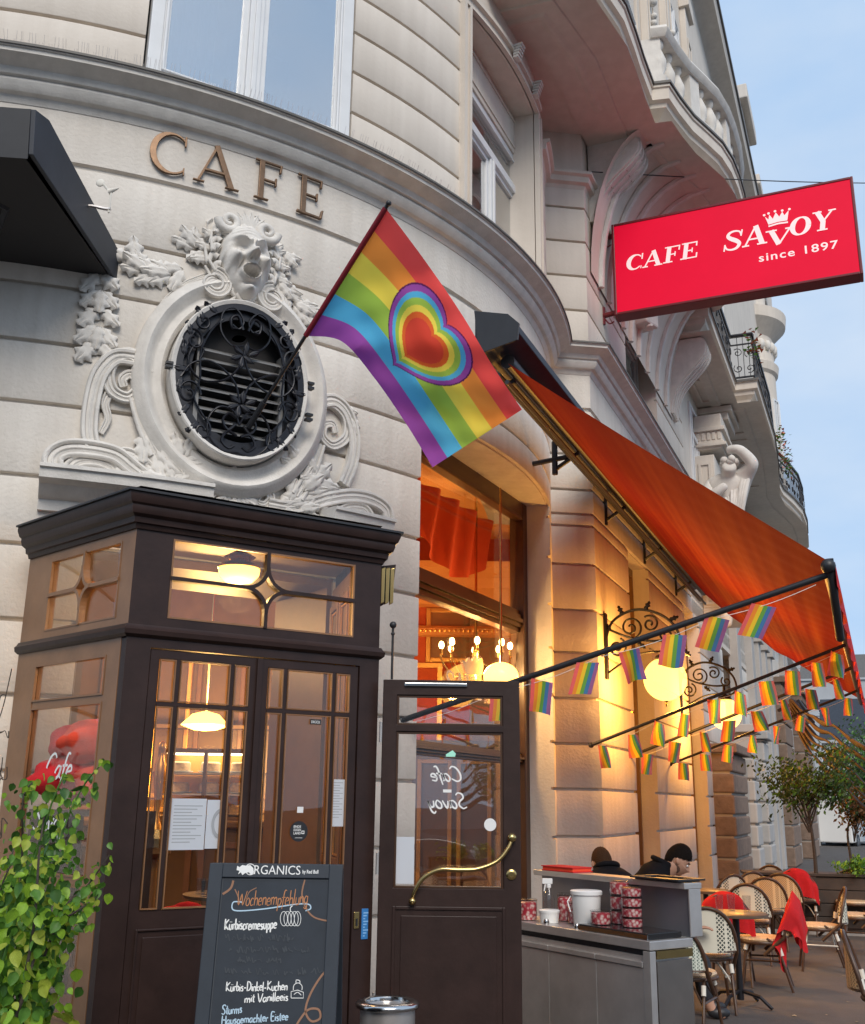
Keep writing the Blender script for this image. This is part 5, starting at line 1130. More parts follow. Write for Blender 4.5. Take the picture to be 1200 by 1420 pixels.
# ---------------------------------------------------------------- dark awning box on the left
la_ = thing('closed_awning', 'black awning box jutting from the wall left of the CAFE letters', 'awning', (-2.6, 6.2, 5.3))
q = lambda x, y, z: atz(x, y, z)
rb = Vector((-2.30, 6.72, 0)); rf2 = Vector((-2.44, 5.42, 0)); n_ = Vector((-1, -.10, 0))
def LA(u, v, w): p = rb + (rf2 - rb) * u + n_ * w; return Vector((p.x, p.y, v))
zb = lambda u: 5.17 + .16 * u; zt_ = lambda u: 5.42 + .17 * u
mb = MB()
for w0, w1, nm, mm in ((0, .03, 'side_plate', 'housing'),):
    vs = [LA(0, 5.19, w0), LA(1, 5.33, w0), LA(1.03, 5.62, w0), LA(.9, 5.67, w0), LA(0, 5.42, w0)] + [LA(0, 5.19, w1), LA(1, 5.33, w1), LA(1.03, 5.62, w1), LA(.9, 5.67, w1), LA(0, 5.42, w1)]
    part(nm, MB().add(vs, [(0, 1, 2, 3, 4), (9, 8, 7, 6, 5)] + [(i, (i + 1) % 5, 5 + (i + 1) % 5, 5 + i) for i in range(5)]), M[mm], la_, bevel=.005)
part('cover', MB().add([LA(0, 5.42, .03), LA(.9, 5.67, .03), LA(.9, 5.67, 6), LA(0, 5.42, 6), LA(0, 5.40, .03), LA(.9, 5.65, .03), LA(.9, 5.65, 6), LA(0, 5.40, 6)], [(0, 1, 2, 3), (4, 5, 6, 7), (0, 1, 5, 4), (3, 2, 6, 7)]), M['housing'], la_)
part('front_flap', MB().add([LA(.9, 5.67, .03), LA(1.03, 5.62, .03), LA(1.0, 5.30, .03), LA(.9, 5.67, 6), LA(1.03, 5.62, 6), LA(1.0, 5.30, 6)], [(0, 1, 4, 3), (1, 2, 5, 4), (0, 2, 1), (3, 4, 5), (0, 3, 5, 2)]), M['black'], la_)
part('rolled_cloth', MB().tube([LA(.55, 5.42, .05), LA(.55, 5.42, 6)], .11, 14), M['black'], la_, smooth=60)
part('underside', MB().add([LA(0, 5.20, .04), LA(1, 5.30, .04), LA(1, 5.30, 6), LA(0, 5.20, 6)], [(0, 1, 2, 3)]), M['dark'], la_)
for w in (.9, 2.0): part('folding_arm', MB().tube([LA(0, 5.25, w), LA(.6, 5.27, w - .5), LA(.95, 5.33, w - .2)], .03, 6), M['black'], la_)
part('red_lamp', MB().ball(LA(.75, 5.30, .62), .05, 8), mat('red_lamp_glass', (.3, .01, .01), .3), la_)
# small ornate hook on that box
hk = thing('iron_hook', 'small pale iron hook with leaf clipped over the black awning box', 'hook', LA(.42, 5.54, 0))
hx, hz = -1, 0
P_ = lambda a, b: LA(.42, 5.44, -.06) + Vector((a, 0, b))
part('hook_arm', MB().tube(smoothline([P_(-.10, -.07), P_(-.115, -.02), P_(-.06, .02), P_(.05, .0), P_(.09, .0)], 4), .012, 6), M['steel'], hk, smooth=60)
part('hook_leaf', MB().tube([P_(.08, -.03), P_(.08, .12), P_(.02, .19)], .008, 6).ball(P_(0, .20), .03, 8, (1, .3, 1)).tube([P_(.06, .13), P_(.13, .16)], [.022, .004], 6), M['whiteband'], hk, smooth=60)

# ================================================================ RED SIGN
SG = Plane(FAC(1.36, 0, 0).xy, YAW + 90)    # u outwards from facade
sg = thing('illuminated_sign', 'long red light box sign CAFE SAVOY since 1897 on two wall brackets', 'sign', SG(.2, 7.6, 0))
SP = Plane(SG(0, 0, .0).xy, YAW + 90)
su0, su1, sz0, sz1 = .19, 3.09, 7.60, 8.86
sq = [SP.px(*p, 0) for p in ((850, 318), (1182, 242), (1192, 373), (855, 438))]
su0 = (sq[0][0] + sq[3][0]) / 2; su1 = (sq[1][0] + sq[2][0]) / 2; sz1 = (sq[0][1] + sq[1][1]) / 2; sz0 = (sq[2][1] + sq[3][1]) / 2
part('sign_case', MB().frame(su0 - .02, su1 + .02, sz0 - .03, sz1 + .02, .035, -.22, .012, SP), M['signbox'], sg, bevel=.008)
part('sign_face', MB().box(su0 + .01, su1 - .01, sz0, sz1 - .01, -.012, .002, SP), M['redsign'], sg)
part('sign_face', MB().box(su0 + .01, su1 - .01, sz0, sz1 - .01, -.205, -.19, SP), M['redsign'], sg)
for px_ in ((833, 327), (833, 434)):
    u, v = SP.px(*px_); part('wall_arm', MB().tube([SP(0.0, v, -.1), SP(su0, v + .02, -.1)], .035, 8).tube([SP(0, v - .12, -.1), SP(.0, v + .12, -.1)], .03, 6).tube(smoothline([SP(.02, v - .04, -.1), SP(.08, v - .12, -.1), SP(.14, v - .1, -.1)], 4), .01, 6), M['signbox'], sg, smooth=50)
def arcpts(cx, cy, rx, ry, a0, a1, wf, n=26):
    P = []; Wd = []
    for i in range(n + 1):
        a = R_(a0 + (a1 - a0) * i / n); P.append((cx + rx * math.cos(a), cy + ry * math.sin(a))); Wd.append(wf(a))
    return P, Wd
def bold(ch):
    T, t = .22, .075; S = []
    def st(x0, y0, x1, y1, w): S.append(([(x0, y0), (x1, y1)], [w, w]))
    if ch == 'C': S.append(arcpts(.44, .5, .34, .44, 42, 318, lambda a: .07 + .17 * max(0, -math.cos(a)))); st(.76, .62, .76, .98, .07); st(.76, .04, .76, .22, .05); return S, .86
    if ch == 'A': st(.10, .04, .44, .98, t); st(.44, 1.0, .78, .04, T); st(.2, .34, .64, .34, t); st(-.02, .035, .26, .035, .07); st(.58, .035, .98, .035, .07); return S, .98
    if ch == 'F': st(.26, 0, .26, 1, T); st(.04, .965, .78, .965, .07); st(.3, .5, .58, .5, .07); st(.76, .70, .76, 1, .07); st(.58, .36, .58, .64, .06); st(.04, .035, .5, .035, .07); return S, .84
    if ch == 'E': st(.26, 0, .26, 1, T); st(.04, .965, .80, .965, .07); st(.3, .5, .58, .5, .07); st(.77, .72, .77, 1, .07); st(.58, .36, .58, .64, .06); st(.04, .035, .82, .035, .07); st(.82, .0, .82, .30, .07); return S, .9
    if ch == 'S':
        q = smoothline([(.70, .72), (.62, .90), (.42, .965), (.22, .90), (.17, .74), (.30, .60), (.52, .46), (.66, .30), (.58, .10), (.38, .035), (.18, .10), (.08, .28)], 5); n = len(q)
        S.append(([tuple(a) for a in q], [.07 + .13 * math.exp(-((i / n - .5) / .22) ** 2) for i in range(n)])); st(.70, .66, .72, .98, .06); st(.07, .0, .08, .34, .06); return S, .82
    if ch == 'V': st(.18, 1, .50, .02, T); st(.50, .02, .82, .97, t); st(-.0, .965, .38, .965, .07); st(.66, .965, .98, .965, .07); return S, .92
    if ch == 'O': S.append(arcpts(.46, .5, .34, .43, 0, 360, lambda a: .07 + .16 * abs(math.cos(a)) ** 1.3, 40)); return S, .94
    if ch == 'Y': st(.18, 1, .48, .46, T); st(.50, .48, .82, .97, t); st(-.0, .965, .38, .965, .07); st(.66, .965, .98, .965, .07); st(.48, .5, .48, .02, T); st(.26, .035, .70, .035, .07); return S, .92
sgl = {}
def sign_text(txt, p0, p1, h, jump=None):
    (u0, v0), (u1, v1) = SP.px(*p0), SP.px(*p1); tot = sum(bold(c)[1] for c in txt); k = (u1 - u0) / tot; x = 0; mb = MB()
    for c in txt:
        S, wd = bold(c); dz = (jump or {}).get(c, 0)
        for j, (pts, ws) in enumerate(S): ribbon(mb, [(u0 + (x + a) * k + .16 * b * h, v0 + (v1 - v0) * x / tot + (b + dz) * h) for a, b in pts], [w * (h * .45 + k * .55) for w in ws], SP, .006 + .0006 * j)
        x += wd
    part('sign_letters', mb, M['signwhite'], sg, label='white slanted serif word ' + txt)
hC = SP.px(905, 338)[1] - SP.px(905, 365)[1]
sign_text('CAFE', (868, 377), (968, 356), SP.px(920, 342)[1] - SP.px(920, 364)[1]); sign_text('SA', (1002, 350), (1064, 336), SP.px(1030, 315)[1] - SP.px(1030, 342)[1])
sign_text('V', (1060, 343), (1098, 338), SP.px(1078, 316)[1] - SP.px(1078, 337)[1]); sign_text('OY', (1094, 330), (1155, 316), SP.px(1125, 294)[1] - SP.px(1125, 321)[1])
tx = MB(); u0, v0 = SP.px(1053, 364); u1, _v = SP.px(1163, 343); text_on(tx, 'since 1897', SP, u0, v0 + .005, SP.px(1105, 343)[1] - SP.px(1105, 354)[1], .006, bold=.012, width=u1 - u0, space=1.15)
part('sign_letters', tx, M['signwhite'], sg, label='white words since 1897')
cr_ = [(1061, 301), (1066, 305), (1067, 298), (1072, 304), (1076, 295), (1081, 301), (1085, 294), (1088, 299), (1094, 292), (1092, 306), (1079, 308), (1066, 312)]
crm = MB(); crm.poly([SP.px(*p) for p in cr_], .004, .009, SP)
for p in ((1060, 299), (1066, 296.5), (1075, 293.5), (1085, 292.5), (1095, 290.5)): disc(crm, SP, *SP.px(*p), .016, .0095, 12)
q = [SP.px(*p) for p in ((1066, 314.5), (1079, 310.5), (1093, 308.5))]; ribbon(crm, q, .022, SP, .0092)
part('crown_emblem', crm, M['signwhite'], sg, label='white crown above the letter V')

# overhead cable
cb_ = MB(); p0 = FAC(.4, SP.px(782, 236)[1] + .05, .02); p1 = atY(1180, 246, 14); p0 = atY(783, 236, 11.2)
solo('overhead_cable', cb_.tube([p0.lerp(p1 + (p1 - p0) * .8, k / 20) + Vector((0, 0, -.10 * math.sin(PI * k / 20))) for k in range(21)], .008, 5), M['cable'], 'thin dark cable strung from the pilaster out above the red sign', 'cable')

# ================================================================ RAINBOW FLAG
pb = CYL(*cu(345, 592, .19), .19); pt_ = atY(539, 282, 5.95); fg = thing('rainbow_heart_flag', 'rainbow striped flag with concentric heart on a dark pole from the oval grille', 'flag', pb)
part('pole', MB().tube([pb + (pb - pt_) * .02, pt_], .013, 10).ball(pt_, .02, 8, (1, 1, 1)), M['black'], fg, smooth=60)
part('pole_socket', MB().tube([pb, pb.lerp(pt_, .12)], .022, 10), M['black'], fg)
def on_pole(px, py):
    best = min((abs(px - proj_px(pb.lerp(pt_, k / 200))[0]) + abs(py - proj_px(pb.lerp(pt_, k / 200))[1]), k / 200) for k in range(201)); return best[1]
def proj_px(P):
    X, Y, Z = P[0], P[1], P[2] - H; dz = Y * math.cos(PITCH) + Z * math.sin(PITCH); b = -Y * math.sin(PITCH) + Z * math.cos(PITCH); a = X / dz; b /= dz
    return 600 + FPX * (a * math.cos(ROLL) + b * math.sin(ROLL)), 710 - FPX * (-a * math.sin(ROLL) + b * math.cos(ROLL))
k0, k1 = on_pole(536, 290), on_pole(429, 466)
def top_edge(t): return smooth_at([(537, 291), (590, 362), (640, 435), (682, 505), (724, 568)], t)
def bot_edge(t): return smooth_at([(429, 466), (475, 474), (520, 525), (565, 590), (600, 648)], t)
def smooth_at(pts, t):
    P = [Vector(p) for p in pts]; x = t * (len(P) - 1); i = min(int(x), len(P) - 2); f = x - i; a, b, c, d = P[max(i - 1, 0)], P[i], P[i + 1], P[min(i + 2, len(P) - 1)]
    return .5 * ((2 * b) + (c - a) * f + (2 * a - 5 * b + 4 * c - d) * f * f + (3 * b - a - 3 * c + d) * f ** 3)
rt = []
for i in range(721):                       # heart radius by angle
    th = 2 * PI * i / 720; cx_, sx_ = math.cos(th), math.sin(th); lo, hi = .2, 2.0
    for _ in range(40):
        m_ = (lo + hi) / 2; x, y = m_ * cx_, m_ * sx_
        if (x * x + y * y - 1) ** 3 - x * x * y ** 3 < 0: lo = m_
        else: hi = m_
    rt.append(lo)
stripe = [(.84, .10, .10), (.92, .35, .07), (.90, .82, .12), (.36, .62, .10), (.10, .52, .90), (.33, .09, .46)]
NU, NV = 330, 230; fm = MB(); fc = []
for j in range(NV + 1):
    for i in range(NU + 1):
        u, v = i / NU, j / NV; a = top_edge(u); b = bot_edge(u); p = a.lerp(b, v)
        bow = 4 * v * (1 - v); p += Vector((-6, 5)) * bow * math.sin(PI * u) * .4
        kk = k0 + (k1 - k0) * v; Yh = pb.lerp(pt_, kk).y; Y = Yh + u * (.05 + .42 * v * -1 + .30) + (.085 * math.sin(u * 7 + v * 2.4) + .045 * math.sin(u * 13 - v * 5) * v + .018 * math.sin(u * 27 + v * 9) + .012 * math.sin(v * 21 - u * 6)) * min(1, u * 3)
        if u == 0: P = pb.lerp(pt_, kk)
        else: P = atY(p.x, p.y, Y)
        fm.v.append(tuple(P))
        c = stripe[min(5, int(v * 6))]
        hx_, hy_ = (u - .50) * 1.5 / .30, -(v - .47) / .30 * 1.0; r = math.hypot(hx_, hy_ ); th = math.atan2(hy_, hx_) % (2 * PI); rho = r / rt[int(th / (2 * PI) * 720) % 720]
        if rho < 1.04: c = (.10, .02, .12)
        if rho < 1.01: c = stripe[5]
        if rho < .90: c = stripe[4]
        if rho < .80: c = stripe[3]
        if rho < .68: c = stripe[2]
        if rho < .57: c = (.78, .16, .04)
        if rho < .47: c = (.72, .08, .05)
        fc.append(c)
fm.f = [(j * (NU + 1) + i, j * (NU + 1) + i + 1, (j + 1) * (NU + 1) + i + 1, (j + 1) * (NU + 1) + i) for j in range(NV) for i in range(NU)]; fm.m = [0] * len(fm.f)
me = fm.mesh('flag_cloth', M['flagprint'], fg.location, 180, fix=False); printed(me, fc)
part('flag_cloth', me, None, fg)
part('flag_sleeve', MB().tube([pb.lerp(pt_, k1), pb.lerp(pt_, k0)], .019, 8), mat('dark_red_sleeve', (.22, .008, .02), .8), fg, smooth=60)

# ================================================================ INTERIOR OF THE CAFE
inn = MB()
FI = lambda s, o_: FAC(s, 0, o_).xy
# rear wall, side wall, floor and ceiling of the room behind the curve
def wallq(a, b, z0, z1): return [(a[0], a[1], z0), (b[0], b[1], z0), (b[0], b[1], z1), (a[0], a[1], z1)]
r0, r1, r2, r3 = (-9, 8.5), (-9, 13.2), (2.3, 13.2), (1.75, 12.2)
inn.add(wallq(r1, r2, 0, 5.0), [(0, 1, 2, 3)]); inn.add(wallq(r0, r1, 0, 5.0), [(0, 1, 2, 3)])
inn.add(wallq(tuple(FI(.8, -.4)), tuple(FI(9, -.4)), 0, 5.0), [(0, 1, 2, 3)])
o = part('interior_wall', inn, M['inwall'], bld)
part('interior_floor', MB().prism([(-9, 6.3), (-3.5, 6.3), (-2.6, 7.2), (-.6, 7.6), (1.2, 11.4), (2.6, 14), (-9, 14)], .0, .05), M['infloor'], bld)
part('interior_ceiling', MB().prism([(-9, 7.0), (-3.2, 7.0), (-2, 7.4), (-.3, 8.4), (1.15, 11.3), (2.6, 14), (-9, 14)], 4.95, 5.0), M['inceil'], bld)
# cornices and arches of the room
cp = [(-8.9, 13.05), (2.2, 13.05)]
part('interior_cornice', MB().sweep([(0, 4.0), (.1, 4.02), (.16, 4.12), (.30, 4.2), (.34, 4.32), (.5, 4.42), (.5, 4.5), (0, 4.5)], cp), M['inceil'], bld, smooth=30)
part('interior_frieze', MB().sweep([(0, 3.62), (.06, 3.64), (.07, 3.72), (.02, 3.76), (0, 3.76)], cp), M['inceil'], bld)
fz = MB()
for i in range(90): fz.ball((-3 + i * .06, 12.98, 3.69), .022, 4)
o = part('frieze_bead', fz, M['gold'], bld); o['kind'] = 'stuff'
for x in (-5.2, -3.6, -2.2, -.9, .5, 1.5):
    part('interior_pilaster', MB().box(x, x + .4, 0.05, 4.0, 0, .14, lambda u, v, w: (u, 13.19 - w, v)), M['inwood'], bld, bevel=.02)
    part('interior_panel', MB().frame(x + .52, x + 1.05, 1.3, 3.3, .06, 0, .05, lambda u, v, w: (u, 13.19 - w, v)), M['gold'], bld)
ch = MB()
# chandelier with candle bulbs
def chandelier(c, lab, r=.42, n=8, energy=30):
    t = thing('chandelier', lab, 'chandelier', c, 'lit chandeliers inside the cafe')
    part('stem', MB().tube([c, (c[0], c[1], 4.95)], .015, 6).lathe([(.02, -.28), (.06, -.2), (.03, -.12), (.05, 0), (.03, .1), (.02, .3)], c, 10), M['brass'], t, smooth=50)
    for k in range(n):
        a = 2 * PI * k / n; e = (c[0] + r * math.cos(a), c[1] + r * math.sin(a), c[2] + .05)
        part('arm', MB().tube(smoothline([Vector(c) + Vector((0, 0, -.1)), Vector(c) + Vector((r * .6 * math.cos(a), r * .6 * math.sin(a), -.18)), Vector(e) - Vector((0, 0, .05)), e], 3), .009, 5).lathe([(.03, 0), (.012, .01), (.012, .07)], e, 6), M['brass'], t)
        part('bulb', MB().ball((e[0], e[1], e[2] + .10), .028, 6, (1, 1, 1.5)), M['bulb'], t, smooth=180)
    l = bpy.data.lights.new('chandelier_light', 'POINT'); l.energy = energy; l.color = (1.0, .58, .22); l.shadow_soft_size = .08
    lo = link(bpy.data.objects.new('chandelier_light', l)); lo.location = (c[0], c[1] - .5, c[2] - .1); return t
chandelier(tuple(atY(660, 915, 10.8)), 'lit brass chandelier seen through the tall shop window', .36, 8, 115)
cl = atY(285, 1000, 11.0); t = thing('pendant_lamp', 'wide yellow pendant shade glowing behind the left door leaf', 'lamp', cl)
part('lamp_shade', MB().lathe([(.03, .10), (.14, .07), (.25, -.04), (.23, -.05), (.12, -.09), (.0, -.10)], cl, 24), M['dome'], t, smooth=60); part('stem', MB().tube([cl, (cl.x, cl.y, 4.95)], .012, 6), M['brass'], t)
l = bpy.data.lights.new('pendant_light', 'POINT'); l.energy = 150; l.color = (1.0, .56, .18); l.shadow_soft_size = .2
lo = link(bpy.data.objects.new('pendant_light', l)); lo.location = cl - Vector((0, 0, .4))
# wainscot screen behind the bar
part('bar_back_panel', MB().box(-5.6, -.75, .05, 4.9, 12.75, 12.85, lambda u, v, w: (u, w, v)), M['inwood'], bld)
for i in range(9):
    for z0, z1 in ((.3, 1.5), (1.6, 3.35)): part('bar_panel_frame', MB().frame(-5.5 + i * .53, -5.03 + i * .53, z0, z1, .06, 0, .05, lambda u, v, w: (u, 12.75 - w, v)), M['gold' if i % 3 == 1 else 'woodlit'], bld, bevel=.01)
part('bar_shelf', MB().box(-3.4, -1.0, 1.9, 1.94, 12.4, 12.7, lambda u, v, w: (u, w, v)).box(-3.4, -1.0, 2.4, 2.44, 12.4, 12.7, lambda u, v, w: (u, w, v)), M['inwood'], bld)
chandelier((-3.9, 9.3, 3.3), 'lit brass chandelier deep inside the room to the left of the porch', .4, 8, 80)
# wall lamp behind the shop window, yellow bowl
gl_ = atY(695, 938, 10.0); tl = thing('bowl_lamp', 'yellow lit bowl lamp low behind the shop window, cut by the frame', 'lamp', gl_)
part('lamp_bowl', MB().ball(gl_, .17, 14, (1, 1, .8)), M['dome'], tl, smooth=180); part('lamp_stem', MB().tube([gl_, gl_ + Vector((0, 0, 1.9))], .012, 6), M['brass'], tl)
l = bpy.data.lights.new('porch_light', 'POINT'); l.energy = 22; l.color = (1.0, .62, .25); l.shadow_soft_size = .12
lo = link(bpy.data.objects.new('porch_light', l)); lo.location = vlamp.location + Vector((0, 0, -.16))
# hanging cloth added to stand for the awning's orange reflection in the pane
dp = MB()
def reflection_drape(a, b):
    u = .1 + (LW - .2) * a; return PW(u, 4.62 - b * (.45 + .35 * abs(math.cos(a * PI * 1.5))), -.35 + .05 * math.sin(a * 40 + b * 3))
part('reflection_drape', MB().grid(reflection_drape, 80, 8), mat('red_orange_reflection', (.50, .06, .014), .9, trans=.4), bld, smooth=180, fix=False)
# gilded lettering and crown on the big pane
gm = MB(); q = [PW.px(*p, .01) for p in ((644, 922), (642, 915), (648, 919), (651, 911), (655, 918), (660, 909), (663, 917), (669, 912), (671, 924), (669, 935), (648, 935))]
gm.poly([(a, b) for a, b in q], .004, .008, PW); a0 = PW.px(618, 962, .01); a1 = PW.px(684, 962, .01)
kx = (a1[0] - a0[0])
mb = MB(); x = 0
for c in 'SAVOY':
    S, wd = bold(c)
    for j, (pts, ws) in enumerate(S): ribbon(mb, [(a0[0] + (x + a) * kx / 4.55, a0[1] + b * .22) for a, b in pts], [w * .22 for w in ws], PW, .006 + .0006 * j)
    x += wd
gm.add(mb.v, mb.f); part('window_lettering', gm, mat('pale_gold_film', (.75, .55, .42), .5), bld, label='pale crown over the word SAVOY on the shop window')
part('wainscot', MB().box(-.7, 2.25, .05, 2.25, 12.98, 13.04, lambda u, v, w: (u, w, v)).box(-.7, 2.25, 2.25, 2.33, 12.93, 13.04, lambda u, v, w: (u, w, v)), M['winwood'], bld)
for i in range(6): part('wainscot_panel', MB().frame(-.62 + i * .48, -.20 + i * .48, .3, 2.1, .05, 0, .035, lambda u, v, w: (u, 12.98 - w, v)), M['inwood'], bld, bevel=.006)
# cake cabinet, counter, mirror
def cbox(c, d, nm, m, par, **k): return part(nm, MB().box(c[0] - d[0] / 2, c[0] + d[0] / 2, c[1] - d[1] / 2, c[1] + d[1] / 2, c[2], c[2] + d[2], lambda u, v, w: (u, v, w)), M[m], par, **k)
dc = atY(285, 1080, 9.4); cab = thing('cake_cabinet', 'lit glazed cake cabinet on the bar seen through the left door leaf', 'cabinet', (dc.x, dc.y, 1.45))
cx_, cy_ = dc.x, dc.y
part('cabinet_frame', MB().frame(cx_ - .42, cx_ + .42, 1.42, 2.02, .03, 0, .05, lambda u, v, w: (u, cy_ - w, v)).box(cx_ - .015, cx_ + .015, 1.45, 2.0, 0, .05, lambda u, v, w: (u, cy_ - w, v)).box(cx_ - .42, cx_ + .42, 1.42, 1.45, -.4, 0, lambda u, v, w: (u, cy_ - w, v)).box(cx_ - .42, cx_ + .42, 2.0, 2.03, -.4, 0, lambda u, v, w: (u, cy_ - w, v)), M['inwood'], cab)
part('cabinet_light', MB().box(cx_ - .38, cx_ + .38, 1.985, 1.997, -.35, -.1, lambda u, v, w: (u, cy_ - w, v)), mat('cabinet_tube', (1, .9, .7), .5, emit=(1, .80, .5), es=3.2), cab)
part('cabinet_back', MB().box(cx_ - .4, cx_ + .4, 1.45, 2.0, -.42, -.40, lambda u, v, w: (u, cy_ - w, v)), M['gold'], cab)
for z in (1.63, 1.81): part('shelf', MB().box(cx_ - .4, cx_ + .4, z, z + .012, -.38, -.02, lambda u, v, w: (u, cy_ - w, v)), M['white'], cab)
rc = random.Random(2)
for z in (1.45, 1.642, 1.822):
    for k in range(3):
        c = (cx_ - .27 + .27 * k, cy_ + .2, z); t = thing('cake', {0: 'round pale cake on the %s shelf of the cake cabinet, at its left', 1: 'round pale cake on the %s shelf of the cake cabinet, in the middle', 2: 'round pale cake on the %s shelf of the cake cabinet, at its right'}[k] % {1.45: 'bottom', 1.642: 'middle', 1.822: 'top'}[z], 'cake', c, 'cakes in the lit cabinet')
        part('plate', MB().lathe([(.03, 0), (.10, .008), (.115, .018)], c, 18), M['white'], t, smooth=60)
        part('cake_body', MB().lathe([(.085, .018), (.09, .03), (.088, .085), (.07, .10), (.0, .102)], c, 18), mat('cream_cake', (.75, .55, .34), .6, var=.3, vscale=30), t, smooth=40)
bar = thing('bar_counter', 'dark wooden bar counter carrying the cake cabinet inside the cafe', 'counter', (-2.0, 9.6, 0))
part('bar_body', MB().box(-3.6, -.9, 9.2, 9.9, .05, 1.36, lambda u, v, w: (u, v, w)), M['inwood'], bar, bevel=.01)
part('bar_top', MB().box(-3.65, -.85, 9.12, 9.95, 1.36, 1.42, lambda u, v, w: (u, v, w)), M['inwood'], bar, bevel=.015)
for k in range(5): part('bar_panel', MB().frame(-3.5 + k * .52, -3.04 + k * .52, .2, 1.25, .05, 0, .03, lambda u, v, w: (u, 9.2 - w, v)), M['woodlit'], bar)
sc_ = atY(221, 1090, 7.7); st_ = thing('figurine', 'tall golden figurine behind the narrow left pane of the porch door', 'figurine', sc_)
part('figurine_body', MB().lathe([(.055, -.30), (.05, -.28), (.018, -.2), (.035, -.08), (.055, .06), (.05, .15), (.028, .20), (.02, .23), (.035, .26), (.03, .30), (.008, .32)], sc_, 14, sx=.8), M['gold'], st_, smooth=60)
part('figurine_base', MB().lathe([(.08, -.42), (.08, -.36), (.06, -.30), (.0, -.30)], sc_, 14), M['brass'], st_)
solo('figurine_stand', MB().lathe([(.12, .05), (.1, .08), (.04, .15), (.035, sc_.z - .5), (.12, sc_.z - .46), (.12, sc_.z - .43)], (sc_.x, sc_.y, 0), 16), M['inwood'], 'slim wooden pedestal under the golden figurine', 'pedestal', smooth=50)
# wall lamps and pictures behind the bar
for i, (x, y, Y) in enumerate(((262, 1000, 12.9), (300, 1010, 12.9), (448, 1150, 11.5))):
    c = atY(x, y, Y); t = thing('wall_lamp', ('small yellow wall lamp left behind the bar', 'small yellow wall lamp right behind the bar', 'small warm lamp low behind the right door leaf')[i], 'lamp', c, 'small interior wall lamps')
    part('lamp_shade', MB().lathe([(.05, -.07), (.11, .07), (.10, .07), (.045, -.06)], c, 14), M['dome'], t, smooth=60); part('lamp_arm', MB().tube([c, c + Vector((0, .2, -.05))], .012, 5), M['brass'], t)
for i, (x, y, w_, h_) in enumerate(((285, 945, .8, .5), (400, 1010, .7, .9), (640, 880, .9, .7), (520, 1100, .5, .8))):
    c = atY(x, y, 13.1); t = thing('picture', ('wide framed picture above the bar', 'upright framed mirror behind the right door leaf', 'framed mirror high on the red wall', 'tall framed picture low on the red wall')[i], 'picture', c)
    part('picture_frame', MB().frame(c.x - w_ / 2, c.x + w_ / 2, c.z - h_ / 2, c.z + h_ / 2, .06, 0, .05, lambda u, v, w: (u, 13.18 - w, v)), M['gold'], t, bevel=.01)
    part('picture_panel', MB().box(c.x - w_ / 2 + .06, c.x + w_ / 2 - .06, c.z - h_ / 2 + .06, c.z + h_ / 2 - .06, .01, .02, lambda u, v, w: (u, 13.18 - w, v)), M['inwood'], t)
# round backed red chairs and glasses inside
for i, (x, y, Y) in enumerate(((262, 1215, 7.3), (236, 1290, 7.0), (420, 1300, 7.4))):
    c = atY(x, y, Y); t = thing('cafe_chair', ('red round backed chair behind the left door leaf', 'red round backed chair low behind the left leaf, hidden by its panel', 'red round backed chair behind the right door leaf')[i], 'chair', (c.x, c.y, .05))
    part('backrest', MB().poly([(.24 * math.cos(PI * k / 12), .62 + .32 * math.sin(PI * k / 12)) for k in range(13)] + [(-.24, .45), (.24, .45)], 0, .06, lambda u, v, w: (c.x + u, c.y + w, v)), M['redcloth'], t, bevel=.015)
    part('seat', MB().lathe([(.2, .42), (.23, .44), (.22, .50), (.0, .52)], (c.x, c.y + .22, 0), 18), M['redcloth'], t, smooth=50)
    for a, b in ((-.17, .07), (.17, .07), (-.17, .38), (.17, .38)): part('leg', MB().tube([(c.x + a, c.y + b, .05), (c.x + a * .9, c.y + b, .43)], .016, 6), M['inwood'], t)
tt = thing('cafe_table', 'small table with upturned glasses just inside the left door leaf', 'table', (-1.15, 6.75, .05))
part('table_top', MB().lathe([(.34, 1.02), (.35, 1.04), (.0, 1.045)], (-1.15, 6.75, 0), 28), M['inwood'], tt); part('pedestal', MB().lathe([(.22, .05), (.2, .08), (.03, .12), (.03, 1.02)], (-1.15, 6.75, 0), 16), M['iron'], tt, smooth=50)
for i in range(9):
    a = i * 2.4; r = .09 * math.sqrt(i); c = (-1.20 + r * math.cos(a), 6.68 + r * math.sin(a), 1.045)
    o = solo('drinking_glass', MB().lathe([(.028, 0), (.026, .01), (.032, .09), (.029, .09), (.024, .012), (.0, .012)], c, 12), M['jar'], 'clear glass standing on the small table just inside the door', 'glass', 'glasses on the table inside the door', smooth=60, loc=c)

# ================================================================ STEEL SERVICE COUNTER
cn = Vector((1.27, 6.31)); dA = Vector((.62 - 1.27, 7.25 - 6.31)).normalized(); yawA = math.degrees(math.atan2(-dA.x, -dA.y))
CT = Plane(cn, yawA)                       # u runs towards the viewer's right end; origin right front corner; w outwards
CL = 1.35; CD = .36
sv = thing('service_counter', 'brushed steel service counter with raised back shelf beside the open door', 'counter', (cn.x, cn.y, 0))
part('counter_body', MB().box(-CL + .02, -.02, .0, .765, -CD + .02, -.02, CT), M['steel'], sv, bevel=.003)
part('counter_top', MB().box(-CL, 0, .80, .85, -CD, 0, CT), M['steel'], sv, bevel=.004)
part('top_recess', MB().box(-CL + .03, -.03, .765, .80, -CD + .03, -.035, CT), M['black'], sv)
for u0, u1 in ((-CL + .03, -.88), (-.875, -.45), (-.445, -.06)): part('cabinet_door', MB().box(u0, u1, .04, .70, -.02, -.004, CT).box(u0, u1, .705, .735, -.02, .006, CT), M['steel'], sv, bevel=.003)
part('corner_post', MB().box(-.055, .0, .0, .795, -.045, .002, CT), M['steel'], sv, bevel=.002)
